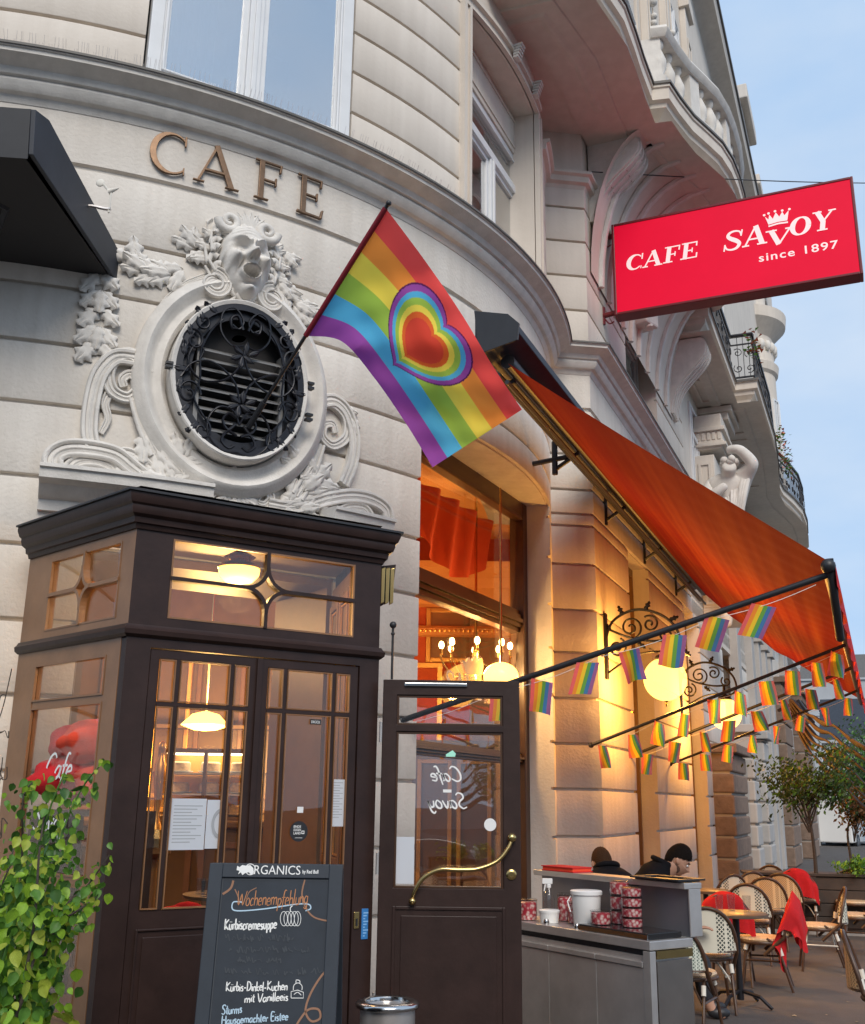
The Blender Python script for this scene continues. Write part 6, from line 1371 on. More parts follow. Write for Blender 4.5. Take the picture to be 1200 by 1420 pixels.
part('side_panel', MB().box(-.004, .003, .03, .74, -CD + .02, -.05, CT), mat('side_steel', (.42, .38, .35), .25, metal=.9, var=.2, vscale=3), sv)
part('side_strip', MB().box(-.003, .004, .752, .796, -CD + .01, -.05, CT), M['brass'], sv)
part('back_panel', MB().box(-CL, -.0, .85, 1.12, -CD - .02, -CD + .0, CT), mat('dark_steel', (.26, .26, .28), .4, metal=.7), sv, bevel=.002)
part('back_shelf', MB().box(-CL - .02, .01, 1.12, 1.155, -CD - .09, -CD + .06, CT), M['steel'], sv, bevel=.004)
part('shelf_end', MB().box(-.004, .008, .855, 1.12, -CD - .08, -CD + .02, CT), M['steel'], sv, bevel=.003)
part('induction_plate', MB().box(-.62, -.04, .852, .885, -CD + .05, -.03, CT), mat('black_plate_glass', (.02, .02, .022), .08), sv, bevel=.004)
part('plate_edge', MB().box(-.62, -.04, .853, .878, -.03, -.022, CT), M['chrome'], sv)
for u in (-.66, -.95): part('knob', MB().lathe([(.018, 0), (.020, .015), (.014, .03), (.0, .032)], CT(u, .85, -.05), 14), M['chrome'], sv, smooth=50)
def jar(u, w, z, r, h, lab, tall=False):
    c = CT(u, z, w); t = thing('storage_jar', lab, 'jar', c, 'clear tubs of pink filling on the steel counter')
    part('jar_filling', MB().lathe([(r * .9, .004), (r * .94, .02), (r * .94, h * .82), (r * .7, h * .88), (.0, h * .86)], c, 22), M['meat'], t, smooth=50)
    part('jar_wall', MB().lathe([(r * .97, .0), (r, .01), (r, h * .93)], c, 22), M['jar'], t, smooth=50)
    part('jar_lid', MB().lathe([(r * .98, h * .93), (r * 1.04, h * .94), (r * 1.04, h), (r * .95, h * 1.02), (.0, h * 1.02)], c, 22), M['jar'], t, smooth=40)
    return t
def CTp(px, py, z, w=None):
    P = atz(px, py, z); d = P.xy - CT.q; return d.dot(CT.d), d.dot(CT.n)
jar(-1.20, -.10, .852, .066, .13, 'wide tub of pink filling at the left end of the steel counter')
jar(-1.03, -.29, .852, .056, .17, 'tall tub of pink filling at the back between spray bottle and bucket'); jar(-.89, -.26, .852, .060, .13, 'tub of pink filling tucked against the left side of the white bucket'); jar(-.53, -.13, .886, .064, .08, 'single low tub of pink filling in front of the tall stacks')
for u, w, n, labs in ((-.50, -.27, 3, 'left'), (-.33, -.20, 4, 'right')):
    pos = ('bottom', 'second', 'third', 'top') if n == 4 else ('bottom', 'middle', 'top')
    for k in range(n): jar(u, w, .886 + k * (.086 if n == 3 else .058), .064, .082 if n == 3 else .055, 'round tub of pink filling, %s of the %s stack' % (pos[k], labs))
c = CT(-.72, .852, -.19); bk = thing('white_bucket', 'round white plastic bucket with lid in the middle of the steel counter', 'bucket', c)
part('bucket_body', MB().lathe([(.078, 0), (.082, .005), (.094, .19)], c, 28), M['white'], bk, smooth=50); part('bucket_lid', MB().lathe([(.094, .19), (.102, .192), (.102, .212), (.094, .217), (.0, .217)], c, 28), M['white'], bk, smooth=40)
part('bucket_handle', MB().tube([c + Vector((-.10, 0, .18)), c + Vector((-.125, -.03, .15)), c + Vector((-.11, -.05, .09))], .004, 6), M['white'], bk)
c = CT(-1.0, .852, -.12); wt = thing('white_tub', 'low white plastic tub with lid beside the spray bottle', 'tub', c)
part('tub_body', MB().lathe([(.058, 0), (.066, .06)], c, 22), M['white'], wt, smooth=40); part('tub_lid', MB().lathe([(.068, .06), (.070, .075), (.063, .08), (.0, .08)], c, 22), M['white'], wt, smooth=40)
c = CT(-1.14, .852, -.24); sb = thing('spray_bottle', 'clear spray bottle with white trigger head on the steel counter', 'bottle', c)
part('bottle_body', MB().lathe([(.036, 0), (.038, .01), (.038, .13), (.02, .18), (.012, .20)], c, 18), M['jar'], sb, smooth=50)
part('trigger_head', MB().lathe([(.016, .20), (.016, .225)], c, 12).box(c.x - .045, c.x + .025, c.y - .012, c.y + .012, c.z + .225, c.z + .26, lambda a, b, d: (a, b, d)).poly([(0, 0), (.012, 0), (.0, -.05), (-.008, -.05)], -.006, .006, lambda a, b, d: (c.x - .028 + a, c.y + d, c.z + .227 + b)), M['white'], sb, bevel=.003)
c = CT(-1.12, 1.156, -CD - .03); bk2 = thing('red_folder', 'flat red folder lying on the left end of the counter shelf', 'folder', c)
part('cover', MB().box(-.16, .16, -.0, .006, -.09, .09, Plane(c.xy, yawA, c.z)).box(-.165, .155, .026, .032, -.09, .09, Plane(c.xy, yawA, c.z)), M['redcloth'], bk2); part('pages', MB().box(-.155, .15, .006, .026, -.085, .085, Plane(c.xy, yawA, c.z)), M['orangecloth'], bk2)
c = CT(-.20, 1.156, -CD - .02); tr = thing('black_tray', 'black serving tray lying on the right end of the counter shelf', 'tray', c)
PT = Plane(c.xy, yawA, c.z); part('tray_base', MB().box(-.17, .17, 0, .008, -.10, .10, PT), M['black'], tr); part('tray_rim', MB().frame(-.2, .2, -.12, .12, .03, .008, .02, lambda u, v, w: PT(u, w, v)), M['black'], tr, bevel=.004)

# ================================================================ BISTRO CHAIRS, TABLES
def make_chair(weave, lab):
    """local: front +y, origin on the floor; height .80"""
    t = thing('bistro_chair', lab, 'chair', (0, 0, 0), 'rattan bistro chairs on the terrace')
    def arch(a, r=.0): return Vector(((.235 + r) * math.cos(a), -.17 - .10 * math.sin(a) - .03, .46 + (.34 + r) * math.sin(a) ** .8 if math.sin(a) > 0 else .46))
    part('back_frame', MB().tube([Vector((.21, -.02, .30))] + [arch(PI * i / 18) for i in range(19)] + [Vector((-.21, -.02, .30))], .016, 8), M['rattan'], t, smooth=60)
    def bk(a, b):
        th = PI * (.04 + .92 * a); top = arch(th, -.01); return Vector((top.x, top.y + .02 * 0, .46 + (top.z - .46) * b))
    part('backrest', MB().grid(bk, 20, 8), M[weave], t, smooth=180, fix=False)
    part('lower_rail', MB().tube([Vector((.225 * math.cos(PI * i / 8), -.20 - .09 * math.sin(PI * i / 8), .47)) for i in range(9)], .011, 6), M['rattan'], t)
    part('seat', MB().lathe([(.18, .405), (.215, .41), (.222, .425), (.212, .44), (.0, .445)], (0, 0, 0), 26, Y=(0, .95, 0)), M['seat_tan'], t, smooth=50)
    part('seat_frame', MB().tube([Vector((.222 * math.cos(2 * PI * i / 24), .21 * math.sin(2 * PI * i / 24), .40)) for i in range(25)], .015, 6), M['rattan'], t, smooth=60)
    for sx in (-1, 1):
        part('leg', MB().tube([(sx * .15, .13, .40), (sx * .19, .19, .0)], .013, 8), M['rattan'], t, smooth=60)
        part('leg', MB().tube([(sx * .205, -.05, .44), (sx * .185, -.14, .38), (sx * .20, -.25, .0)], .013, 8), M['rattan'], t, smooth=60)
        for q_, r_ in (([(sx * .151, .132, .385), (sx * .16, .145, .335)], .018), ([(sx * .187, -.155, .365), (sx * .192, -.175, .30)], .018), ([(sx * .227, -.20, .48), (sx * .224, -.21, .54)], .020)): part('binding', MB().tube(q_, r_, 8), M['whiteband'], t, smooth=60)
        part('stretcher', MB().tube([(sx * .165, .155, .25), (sx * .192, -.18, .25)], .009, 6).tube(smoothline([(sx * .17, .15, .22), (sx * .08, .10, .37), (0, .08, .385)], 4), .008, 6).tube(smoothline([(sx * .188, -.17, .22), (sx * .09, -.13, .36), (0, -.12, .385)], 4), .008, 6), M['whiteband'] if weave == 'weave_dot' else M['rattan'], t, smooth=60)
    return t
ch_dot = make_chair('weave_dot', ''); ch_green = make_chair('weave_green', ''); ch_tan = make_chair('weave_tan', ''); used = set()
def place_chair(proto, x, y, rz, lab):
    o = proto if proto.name not in used else copy_tree(proto); used.add(o.name)
    o.location = (x, y, 0); o.rotation_euler = (0, 0, R_(rz)); o['label'] = lab; o['group'] = 'rattan bistro chairs on the terrace'; return o
def spot(px, ytop, h=.80):                 # chair whose back top is seen at (px, ytop)
    P = atz(px, ytop, h); return P.x, P.y
# (px, ytop, facing angle: 0 = faces away from the viewer, proto, label)
CH = [
 (958, 1276, -35, 'g', 'green white woven bistro chair half hidden by the right end of the steel counter'),
 (984, 1258, -10, 'd', 'black and cream dotted bistro chair, second from the steel counter, back to the viewer'),
 (1046, 1226, -20, 'd', 'dotted bistro chair with dark arch directly behind the red covered chair'),
 (1068, 1217, -15, 't', 'tan woven bistro chair in the middle row behind the dotted one'),
 (1094, 1212, -25, 't', 'tan woven bistro chair beside the far red covered chair'),
 (1036, 1209, 10, 't', 'tan woven bistro chair nearest the brown stone pier'),
 (1004, 1213, 20, 'd', 'dark woven bistro chair right of the seated man against the house wall'),
 (1062, 1202, 150, 'd', 'small far bistro chair below the slim tree, facing the viewer'),
 (1140, 1232, 75, 'd', 'bistro chair seen from the side in front of the planter, facing left'),
 (1180, 1208, 160, 't', 'round backed bistro chair facing the viewer before the planter on the right'),
 (1192, 1222, 80, 't', 'bistro chair cut by the right edge of the picture, further back'),
]
pr = {'g': ch_green, 'd': ch_dot, 't': ch_tan}
for x, y, rz, p, lab in CH: X, Y = spot(x, y); place_chair(pr[p], X, Y + (.22 if abs(rz) < 90 else 0), rz, lab)
X, Y = spot(1017, 1240); c_red = place_chair(ch_dot, X, Y + .22, -20, 'bistro chair with a red fleece cover over its back, nearest the dotted chair')
X2, Y2 = spot(1117, 1207); c_red2 = place_chair(ch_dot, X2, Y2 + .2, -30, 'bistro chair with a red fleece over its back in front of the dark planter')
cj = atz(1070, 1372, 0); c_j = place_chair(ch_tan, cj.x - .03, cj.y + .1, 72, 'bistro chair seen from the side with a red jacket hung over its back')
X3, Y3 = spot(1140, 1290); cnr = place_chair(ch_tan, X3 + .40, Y3 - .15, -112, 'nearest bistro chair at the lower right, seen from its left side')
def fleece(ch, nm, lab, long=False):
    me = ch.matrix_basis
    Mx = Matrix.Translation(ch.location) @ Matrix.Rotation(ch.rotation_euler.z, 4, 'Z')
    def fn(a, b):
        th = PI * (.02 + .96 * a); t = (b - .5) * 2; top = Vector((.25 * math.cos(th), -.20 - .105 * math.sin(th), .46 + .36 * math.sin(th) ** .8))
        hang = abs(t) ** .9 * ((.34 if not long else .62 - .2 * (t > 0)) * (.35 + .65 * math.sin(th)) + (.10 * math.sin(a * 11) if long else 0)); off = (.03 if not long else .05 + .05 * abs(t)) * (1 if t < 0 else -1) * min(1, abs(t) * 5) * -1
        if long: top = Vector((top.x * (1 + .12 * math.sin(t * 5 + a * 9)), top.y, top.z + .02))
        return Mx @ Vector((top.x + .01 * math.sin(a * 22 + t * 3) , top.y - off - .012 * math.sin(a * 30) * abs(t), top.z + .012 - hang))
    return solo(nm, MB().grid(fn, 40, 18), M['redcloth'], lab, 'blanket' if 'jacket' not in nm else 'jacket', smooth=180)
fleece(c_red, 'red_blanket', 'red fleece blanket over the back of the nearer covered chair'); fleece(c_red2, 'red_blanket', 'red fleece blanket over the back of the chair before the planter')
fleece(c_j, 'red_jacket', 'red fleece jacket hanging over the back of a bistro chair', True)
def table(x, y, lab, r=.27):
    t = thing('bistro_table', lab, 'table', (x, y, 0), 'round bistro tables on the terrace')
    part('table_top', MB().lathe([(r - .02, .70), (r, .705), (r, .725), (r - .01, .73), (0, .73)], (x, y, 0), 32), mat('table_stone', (.13, .09, .06), .35, var=.2, vscale=8), t, smooth=30)
    part('column', MB().lathe([(.03, .05), (.025, .35), (.03, .70)], (x, y, 0), 12), M['iron'], t, smooth=60)
    for k in range(4):
        a = PI / 4 + k * PI / 2; part('foot', MB().tube([(x, y, .12), (x + .18 * math.cos(a), y + .18 * math.sin(a), .09), (x + .28 * math.cos(a), y + .28 * math.sin(a), .015)], .016, 6), M['iron'], t)
    return t
tb1 = table(2.62, 9.35, 'round bistro table in front of the seated man in black'); table(3.0, 11.8, 'round bistro table close to the house wall')
for k, (dx, dy) in enumerate(((-.1, .12), (.02, .18), (.12, .06))):
    c = (2.62 + dx, 9.35 + dy, .73); solo('drinking_glass', MB().lathe([(.03, 0), (.028, .01), (.036, .13), (.033, .13), (.026, .015), (0, .015)], c, 14), M['jar'], ('tall clear glass, leftmost of three on the table of the seated man', 'tall clear glass, middle of three on the table of the seated man', 'tall clear glass, rightmost of three on the table of the seated man')[k], 'glass', 'glasses on the outdoor table', smooth=60, loc=c)

# ================================================================ PEOPLE
def skin_mesh(joints, edges, radii, name, mats, off, sub=2):
    me = bpy.data.meshes.new(name); me.from_pydata([tuple(Vector(j) - Vector(off)) for j in joints], edges, []); ob = bpy.data.objects.new(name, me); link(ob)
    sk = ob.modifiers.new('skin', 'SKIN'); sk.use_smooth_shade = True
    for i, r in enumerate(radii): v = me.skin_vertices[0].data[i]; v.radius = r if isinstance(r, tuple) else (r, r); v.use_root = (i == 0)
    ob.modifiers.new('sub', 'SUBSURF').levels = sub; ob.modifiers['sub'].render_levels = sub
    dg = bpy.context.evaluated_depsgraph_get(); m2 = bpy.data.meshes.new_from_object(ob.evaluated_get(dg)); bpy.data.objects.remove(ob)
    for m_ in mats: m2.materials.append(m_)
    m2.polygons.foreach_set('use_smooth', [True] * len(m2.polygons)); return m2
def person(x, y, face, lab, head_tilt, jacket, hair, seat=.45, beard=False):
    """seated figure; face = heading in degrees (0 = +x, right)"""
    t = thing('person', lab, 'person', (x, y, 0)); f = Vector((math.cos(R_(face)), math.sin(R_(face)), 0)); s = Vector((-f.y, f.x, 0)); U = Vector((0, 0, 1)); O = Vector((x, y, 0))
    P = lambda a, b, c: O + f * a + s * b + U * c
    J = [P(0, 0, seat + .10), P(.03, 0, seat + .28), P(.08, 0, seat + .46), P(.12, 0, seat + .56), P(.16, 0, seat + .64), P(.19 + head_tilt * .03, 0, seat + .72), P(.225 + head_tilt * .07, 0, seat + .80)]
    E_ = [(i, i + 1) for i in range(6)]; Rr = [(.15, .12), (.145, .11), (.16, .115), (.09, .07), (.056, .056), (.085, .078), (.078, .072)]
    for sd in (-1, 1):
        b = len(J); J += [P(.09, sd * .19, seat + .50), P(.12, sd * .25, seat + .26), P(.32, sd * .15, seat + .28), P(.40, sd * .12, seat + .29)]
        E_ += [(2, b), (b, b + 1), (b + 1, b + 2), (b + 2, b + 3)]; Rr += [.07, .052, .036, .03]
        h = P(.40, sd * .12, seat + .29)
        b = len(J); J += [P(.16, sd * .10, seat + .08), P(.44, sd * .13, seat + .06), P(.46, sd * .13, .12), P(.50, sd * .13, .04), P(.60, sd * .14, .035)]
        E_ += [(0, b), (b, b + 1), (b + 1, b + 2), (b + 2, b + 3), (b + 3, b + 4)]; Rr += [.095, .07, .048, .042, .035]
    body = part('body', skin_mesh(J, E_, Rr, 'body', [M['skin']], (x, y, 0)), None, t)
    # hands: palm with five bent fingers, around the sleeve ends
    for sd in (-1, 1):
        HJ = [P(.38, sd * .12, seat + .285), P(.43, sd * .115, seat + .285), P(.47, sd * .11, seat + .285)]; HE = [(0, 1), (1, 2)]; HR = [(.028, .02), (.036, .016), (.034, .014)]
        for k in range(4):
            b = len(HJ); off = (k - 1.5) * .019; L = (.030, .034, .032, .026)[k]
            HJ += [P(.475, sd * .11 + off, seat + .287), P(.475 + L, sd * .11 + off * 1.1, seat + .282), P(.475 + L * 1.8, sd * .11 + off * 1.1, seat + .265)]; HE += [(2, b), (b, b + 1), (b + 1, b + 2)]; HR += [.010, .009, .008]
        b = len(HJ); HJ += [P(.425, sd * .11 - sd * .036, seat + .285), P(.45, sd * .11 - sd * .056, seat + .28), P(.475, sd * .11 - sd * .06, seat + .27)]; HE += [(1, b), (b, b + 1), (b + 1, b + 2)]; HR += [.012, .010, .009]
        part('hand', skin_mesh(HJ, HE, HR, 'hand', [M['skin']], (x, y, 0), 1), None, t)
    jb = MB(); sp_ = smoothline([P(-.05, 0, seat + .04), P(-.05, 0, seat + .18), P(-.03, 0, seat + .34), P(.02, 0, seat + .51), P(.08, 0, seat + .62), P(.13, 0, seat + .69), P(.17, 0, seat + .74), P(.19, 0, seat + .775)], 3)
    rr_ = smoothline([(.120, 0), (.122, 0), (.128, 0), (.142, 0), (.138, 0), (.118, 0), (.078, 0), (.066, 0)], 3)
    jb.tube(sp_, [q.x * (1 + .03 * math.sin(i * 1.9)) for i, q in enumerate(rr_)], 20, flat=1.62, up=s)
    for sd in (-1, 1):
        ar_ = smoothline([P(.07, sd * .15, seat + .63), P(.09, sd * .215, seat + .58), P(.10, sd * .245, seat + .40), P(.13, sd * .26, seat + .28), P(.24, sd * .21, seat + .275), P(.385, sd * .125, seat + .29)], 4)
        jb.tube(ar_, [(.085, .088, .078, .070, .062, .050)[min(5, i // 4)] * (1 + .05 * math.sin(i * 2.1)) for i in range(len(ar_))], 12)
    part('jacket', jb, M[jacket], t, smooth=180)
    part('collar', MB().tube([P(.185, 0, seat + .755) + (s * math.cos(k * PI / 8) * .085 + f * math.sin(k * PI / 8) * .07 - f * .02 + U * (.02 - .03 * math.sin(k * PI / 8))) for k in range(17)], .022, 8), M[jacket], t, smooth=180)
    tj = [P(0, 0, seat + .06)]; te = []; tr_ = [(.16, .13)]
    for sd in (-1, 1):
        b = len(tj); tj += [P(.16, sd * .10, seat + .08), P(.44, sd * .13, seat + .065), P(.46, sd * .13, .10)]; te += [(0, b), (b, b + 1), (b + 1, b + 2)]; tr_ += [.105, .08, .058]
    part('trousers', skin_mesh(tj, te, tr_, 'trousers', [M['trousers']], (x, y, 0)), None, t)
    for sd in (-1, 1): part('shoe', MB().ball(P(.54, sd * .135, .045), .09, 8, (1, .5, .5)), M['black'], t, smooth=180)
    # head: oriented by the tilt
    hc = P(.225 + head_tilt * .07, 0, seat + .79); tl = R_(12 + 26 * head_tilt); hf = (f * math.cos(tl) - U * math.sin(tl)); hu = (U * math.cos(tl) + f * math.sin(tl))
    Hp = lambda a, b, c: hc + hf * a + s * b + hu * c
    def hd(a, b):
        th = 2 * PI * a; p = PI * b; X = math.sin(p) * math.cos(th); Yy = math.sin(p) * math.sin(th); Z = math.cos(p)
        fr = max(X, 0); jaw = 1 - .24 * max(-Z, 0) ** 1.2
        X2 = X * .098 * (1 - .06 * fr) + (.012 * fr if Z < 0 else 0); Y2 = Yy * .076 * jaw; Z2 = Z * .118 - .012 * fr
        nose = .028 * math.exp(-(Y2 / .013) ** 2 - ((Z2 + .012) / .026) ** 2) * (X > 0); brow = .007 * math.exp(-((abs(Y2) - .028) / .022) ** 2 - ((Z2 - .028) / .010) ** 2) * (X > 0)
        eye = -.009 * math.exp(-((abs(Y2) - .029) / .014) ** 2 - ((Z2 - .012) / .010) ** 2) * (X > 0); lip = .006 * math.exp(-(Y2 / .024) ** 2 - ((abs(Z2 + .055) - .006) / .005) ** 2) * (X > 0)
        chin = .012 * math.exp(-(Y2 / .025) ** 2 - ((Z2 + .092) / .02) ** 2) * (X > 0)
        return Hp(X2 + nose + brow + eye + lip + chin, Y2, Z2)
    part('head', MB().grid(hd, 72, 56), M['skin'], t, smooth=180)
    def hr_(a, b):
        th = 2 * PI * a; p = PI * b * (.37 + .25 * (.5 - .5 * math.cos(th)) ** 1.3 + .01 * math.sin(th * 14)); X = math.sin(p) * math.cos(th); Yy = math.sin(p) * math.sin(th); Z = math.cos(p)
        k = 1.03 + .08 * math.cos(p * .9) + .012 * math.sin(17 * th + 9 * p) + .008 * math.sin(31 * th - 14 * p)
        return Hp(X * .098 * k - .004, Yy * .078 * k, Z * .122 * k + .004)
    part('hair', MB().grid(hr_, 48, 24), M[hair], t, smooth=180)
    def bh(a, b):
        th = PI * (.62 + .76 * a) ; p = PI * (.35 + .38 * b); return Hp(math.sin(p) * math.cos(th) * .101 - .003, math.sin(p) * math.sin(th) * .0785, math.cos(p) * .12)
    part('hair_back', MB().grid(bh, 24, 12), M[hair], t, smooth=180)
    for sd in (-1, 1):
        part('ear', MB().ball(Hp(-.004, sd * .076, -.008), .028, 8, (.6, .35, 1.0)), M['skin'], t, smooth=180)
        part('eye', MB().ball(Hp(.083, sd * .029, .008), .010, 6), M['white'], t, smooth=180); part('eyebrow', MB().tube([Hp(.094, sd * .014, .030), Hp(.092, sd * .03, .034), Hp(.080, sd * .046, .030)], .004, 5), M[hair], t)
    part('mouth', MB().tube([Hp(.090, -.022, -.058), Hp(.100, 0, -.056), Hp(.090, .022, -.058)], .003, 5), mat('lips', (.30, .10, .08), .6), t)
    if beard:
        def bd_(a, b):
            th = PI * (a - .5) * 1.15; p = PI * (.60 + .24 * b); return Hp(math.sin(p) * math.cos(th) * .104, math.sin(p) * math.sin(th) * .073, math.cos(p) * .122)
        part('beard', MB().grid(bd_, 20, 8), mat('stubble', (.13, .07, .05), .9), t, smooth=180)
    return t
hp_ = atY(940, 1192, 9.0); person(hp_.x - .30, hp_.y, -8, 'man with short black hair in a black jacket looking down at the table', 1.0, 'jacketblack', 'hair', seat=hp_.z - .79, beard=True)
place_chair(ch_dot, hp_.x - .33, hp_.y, -98, 'bistro chair under the seated man in the black jacket')
hp2 = atY(869, 1196, 8.7); person(hp2.x - .12, hp2.y - .12, 100, 'person with short brown hair seen from behind over the steel counter', .9, 'jacketblack', 'hairb', seat=hp2.z - .79 - .02)
place_chair(ch_tan, hp2.x - .12, hp2.y - .15, 10, 'bistro chair under the brown haired person behind the steel counter')

# ================================================================ SHRUB at the lower left
sh_ = thing('climbing_shrub', 'bright green leafy shrub climbing in front of the left side of the porch', 'shrub', (-2.0, 4.9, 0))
rs = random.Random(11); stems = []
SP_ = [[(-30, 1500), (0, 1350), (40, 1220), (70, 1120), (90, 1072)], [(10, 1500), (50, 1360), (90, 1260), (120, 1230), (152, 1186)], [(-20, 1480), (10, 1300), (30, 1200), (32, 1110), (45, 1085)], [(20, 1490), (60, 1330), (80, 1180), (110, 1100), (144, 1056)],
       [(-40, 1450), (-10, 1280), (10, 1210), (24, 1160)], [(0, 1470), (30, 1390), (60, 1300), (112, 1260), (140, 1240)], [(-20, 1420), (20, 1260), (60, 1200), (100, 1195)], [(-10, 1500), (20, 1420), (30, 1340), (70, 1290), (100, 1285)], [(-10, 1500), (30, 1430), (45, 1380), (60, 1345)], [(-40, 1500), (-10, 1400), (0, 1330), (10, 1260)],
       [(10, 1470), (45, 1300), (55, 1180), (65, 1110)], [(-20, 1480), (-10, 1330), (0, 1240), (15, 1200)]]
leafm = []
def shrub_leaf(L, m):
    mb = MB(); mb.grid(lambda a, b: ((a - .5) * .78 * L * (math.sin(PI * min(b, 1) ** .7) ** .8 if 0 < b < 1 else .02), L * b, .10 * L * abs(a - .5) * 2 - .25 * L * b * b), 4, 6); return mb
big = []
for k, S in enumerate(SP_):
    Yd = 4.55 + .12 * (k % 5); pts = [atY(x, y, Yd + rs.uniform(-.06, .06)) for x, y in S]; q = smoothline(pts, 8)
    part('stem', MB().tube(q, [.008 - .005 * i / (len(q) - 1) for i in range(len(q))], 5), M['bark'] if k % 3 else M['leafd'], sh_)
    for i, p in enumerate(q):
        dens = int(12 - 10.5 * (i / len(q)) ** .8)
        for j in range(dens):
            sp_r = .15 * (1 - .88 * (i / len(q)) ** .8) + .014
            c = p + Vector((rs.gauss(0, sp_r * .55), rs.gauss(0, sp_r * .6), rs.gauss(0, .035)))
            big.append((c, rs.uniform(.024, .070) * (1.1 if i < len(q) * .5 else .8), k))
big.sort(key=lambda b: (b[0] - Vector((0, 0, 1.6))).length / b[1])
protos = [shrub_leaf(1.0, 0).mesh('leaf', m, (0, 0, 0), 180, fix=False) for m in (M['leaf'], M['leafd'], M['leaf'], M['leafy'], M['leafy'], M['leaf'])]
def leaf_mat(c, L):
    out = Vector((rs.gauss(.2, .6), rs.gauss(-.9, .5), rs.gauss(.1, .45))).normalized(); down = Vector((rs.gauss(0, .5), rs.gauss(0, .4), -1)).normalized()
    y = (down - out * down.dot(out)).normalized(); x = y.cross(out).normalized(); return Matrix(((x.x, y.x, out.x, c.x), (x.y, y.y, out.y, c.y), (x.z, y.z, out.z, c.z), (0, 0, 0, 1))) @ Matrix.Scale(L, 4)
for c, L, k in big[:290]:
    o = link(bpy.data.objects.new('leaf', rs.choice(protos))); o.parent = sh_; o.matrix_local = Matrix.Translation(-sh_.location) @ leaf_mat(c, L)
rest = MB(); tmpl = shrub_leaf(1.0, 0)
for c, L, k in big[290:]:
    mm_ = leaf_mat(c, L); rest.add([mm_ @ Vector(v) for v in tmpl.v], tmpl.f, rs.choice((0, 0, 1, 1, 2, 3)))
o = part('foliage', rest, [M['leaf'], M['leafd'], M['leafy'], M['leafk']], sh_, smooth=180, fix=False); o['kind'] = 'stuff'
pt2 = thing('plant_pot', 'dark tub in which the bright green shrub grows', 'pot', (-1.9, 4.75, 0)); part('pot_body', MB().lathe([(.24, 0), (.30, .5), (.32, .5), (.32, .56), (.27, .56), (.26, .45), (.0, .45)], (-1.9, 4.75, 0), 24), M['planter'], pt2, smooth=40)
# bare twigs of another plant at the far left edge
tw = thing('bare_climber', 'thin bare twigs creeping on the pale wall at the left edge', 'climber', (-2.35, 5.9, 0))
for k in range(9):
    x0, y0 = rs.uniform(-20, 5), rs.uniform(980, 1200); pts = [atY(x0, y0, 5.7)]
    for j in range(5): x0 += rs.uniform(0, 9); y0 += rs.uniform(-28, 12); pts.append(atY(x0, y0, 5.7))
    part('twig', MB().tube(smoothline(pts, 4), .003, 4), M['bark'], tw)

# ================================================================ SIDE STREET: second balcony, turret, piers, planters, far houses
OUT2 = [(5.9, 0.0), (5.95, .78), (9.5, .78), (9.52, 1.2), (13.0, 1.2), (15.2, 1.08), (16.4, .98), (17.4, 1.02), (18.4, 1.2), (19.6, 1.36), (21.0, 1.38), (22.5, 1.3), (23.4, 1.0), (23.6, 0)]
O2 = [tuple(FAC(s, 0, o_).xy) for s, o_ in OUT2]
ib = part('iron_balcony', MB(), M['stone2'], bld, label='long stone balcony with black iron railing farther along the side street')
mb = MB().sweep([(-.34, 9.30), (-.28, 9.36), (-.20, 9.38), (-.18, 9.45), (-.09, 9.52), (-.08, 9.60), (-.02, 9.62), (-.02, 9.76), (0, 9.77), (0, 9.8), (-.5, 9.82), (-.5, 9.30)], O2)
mb.add([(x, y, 9.33) for x, y in O2], [tuple(range(len(O2)))]); mb.add([(x, y, 9.79) for x, y in O2], [tuple(range(len(O2)))])
ib.data = mb.mesh('iron_balcony', M['stone2'], (0, 0, 0), 30)
part('balcony_flashing', MB().sweep([(-.05, 9.825), (.012, 9.81), (.012, 9.77), (.022, 9.77), (.022, 9.82), (-.05, 9.84)], O2), M['leadcap'], ib)
for s0, s1, o0, o1 in ((6.4, 7.7, .1, .42), (8.0, 9.2, .1, .42), (9.9, 11.3, .12, .8), (11.7, 13.4, .12, .8), (13.8, 15.4, .12, .7)):
    part('soffit_panel', MB().frame(s0, s1, o0, o1, .06, 0, .035, lambda u, v, w: FAC(u, 9.33 - w, v)), M['stone2'], ib, bevel=.008)
rl = MB().sweep([(-.10, 10.78), (-.04, 10.78), (-.03, 10.81), (-.04, 10.84), (-.10, 10.84)], O2).sweep([(-.09, 9.88), (-.05, 9.88), (-.05, 9.91), (-.09, 9.91)], O2).sweep([(-.09, 10.60), (-.05, 10.60), (-.05, 10.62), (-.09, 10.62)], O2)
part('railing_rail', rl, M['iron'], ib)
bars = MB(); scr2 = MB()
for k, (p, d) in enumerate(along(O2, .11)):
    n_ = Vector((d.y, -d.x)); q = p - n_ * .07; P = Plane(q, math.degrees(math.atan2(d.x, d.y)))
    bars.tube([P(0, 9.9, 0), P(0, 10.8, 0)], .008, 4)
    if k % 2 == 0:
        for zc, sg in ((10.08, 1), (10.42, -1)): scr2.tube([P(x - .0, zc + y, .012 + .03 * math.sin(k)) for x, y in spiral((0, 0), .10, 1.3, k, sg, 12)], .010, 4)
for nm, m_ in (('railing_bar', bars), ('railing_scroll', scr2)):
    o = part(nm, m_, M['iron'], ib); o['kind'] = 'stuff'
rb_ = random.Random(4); fl = MB()
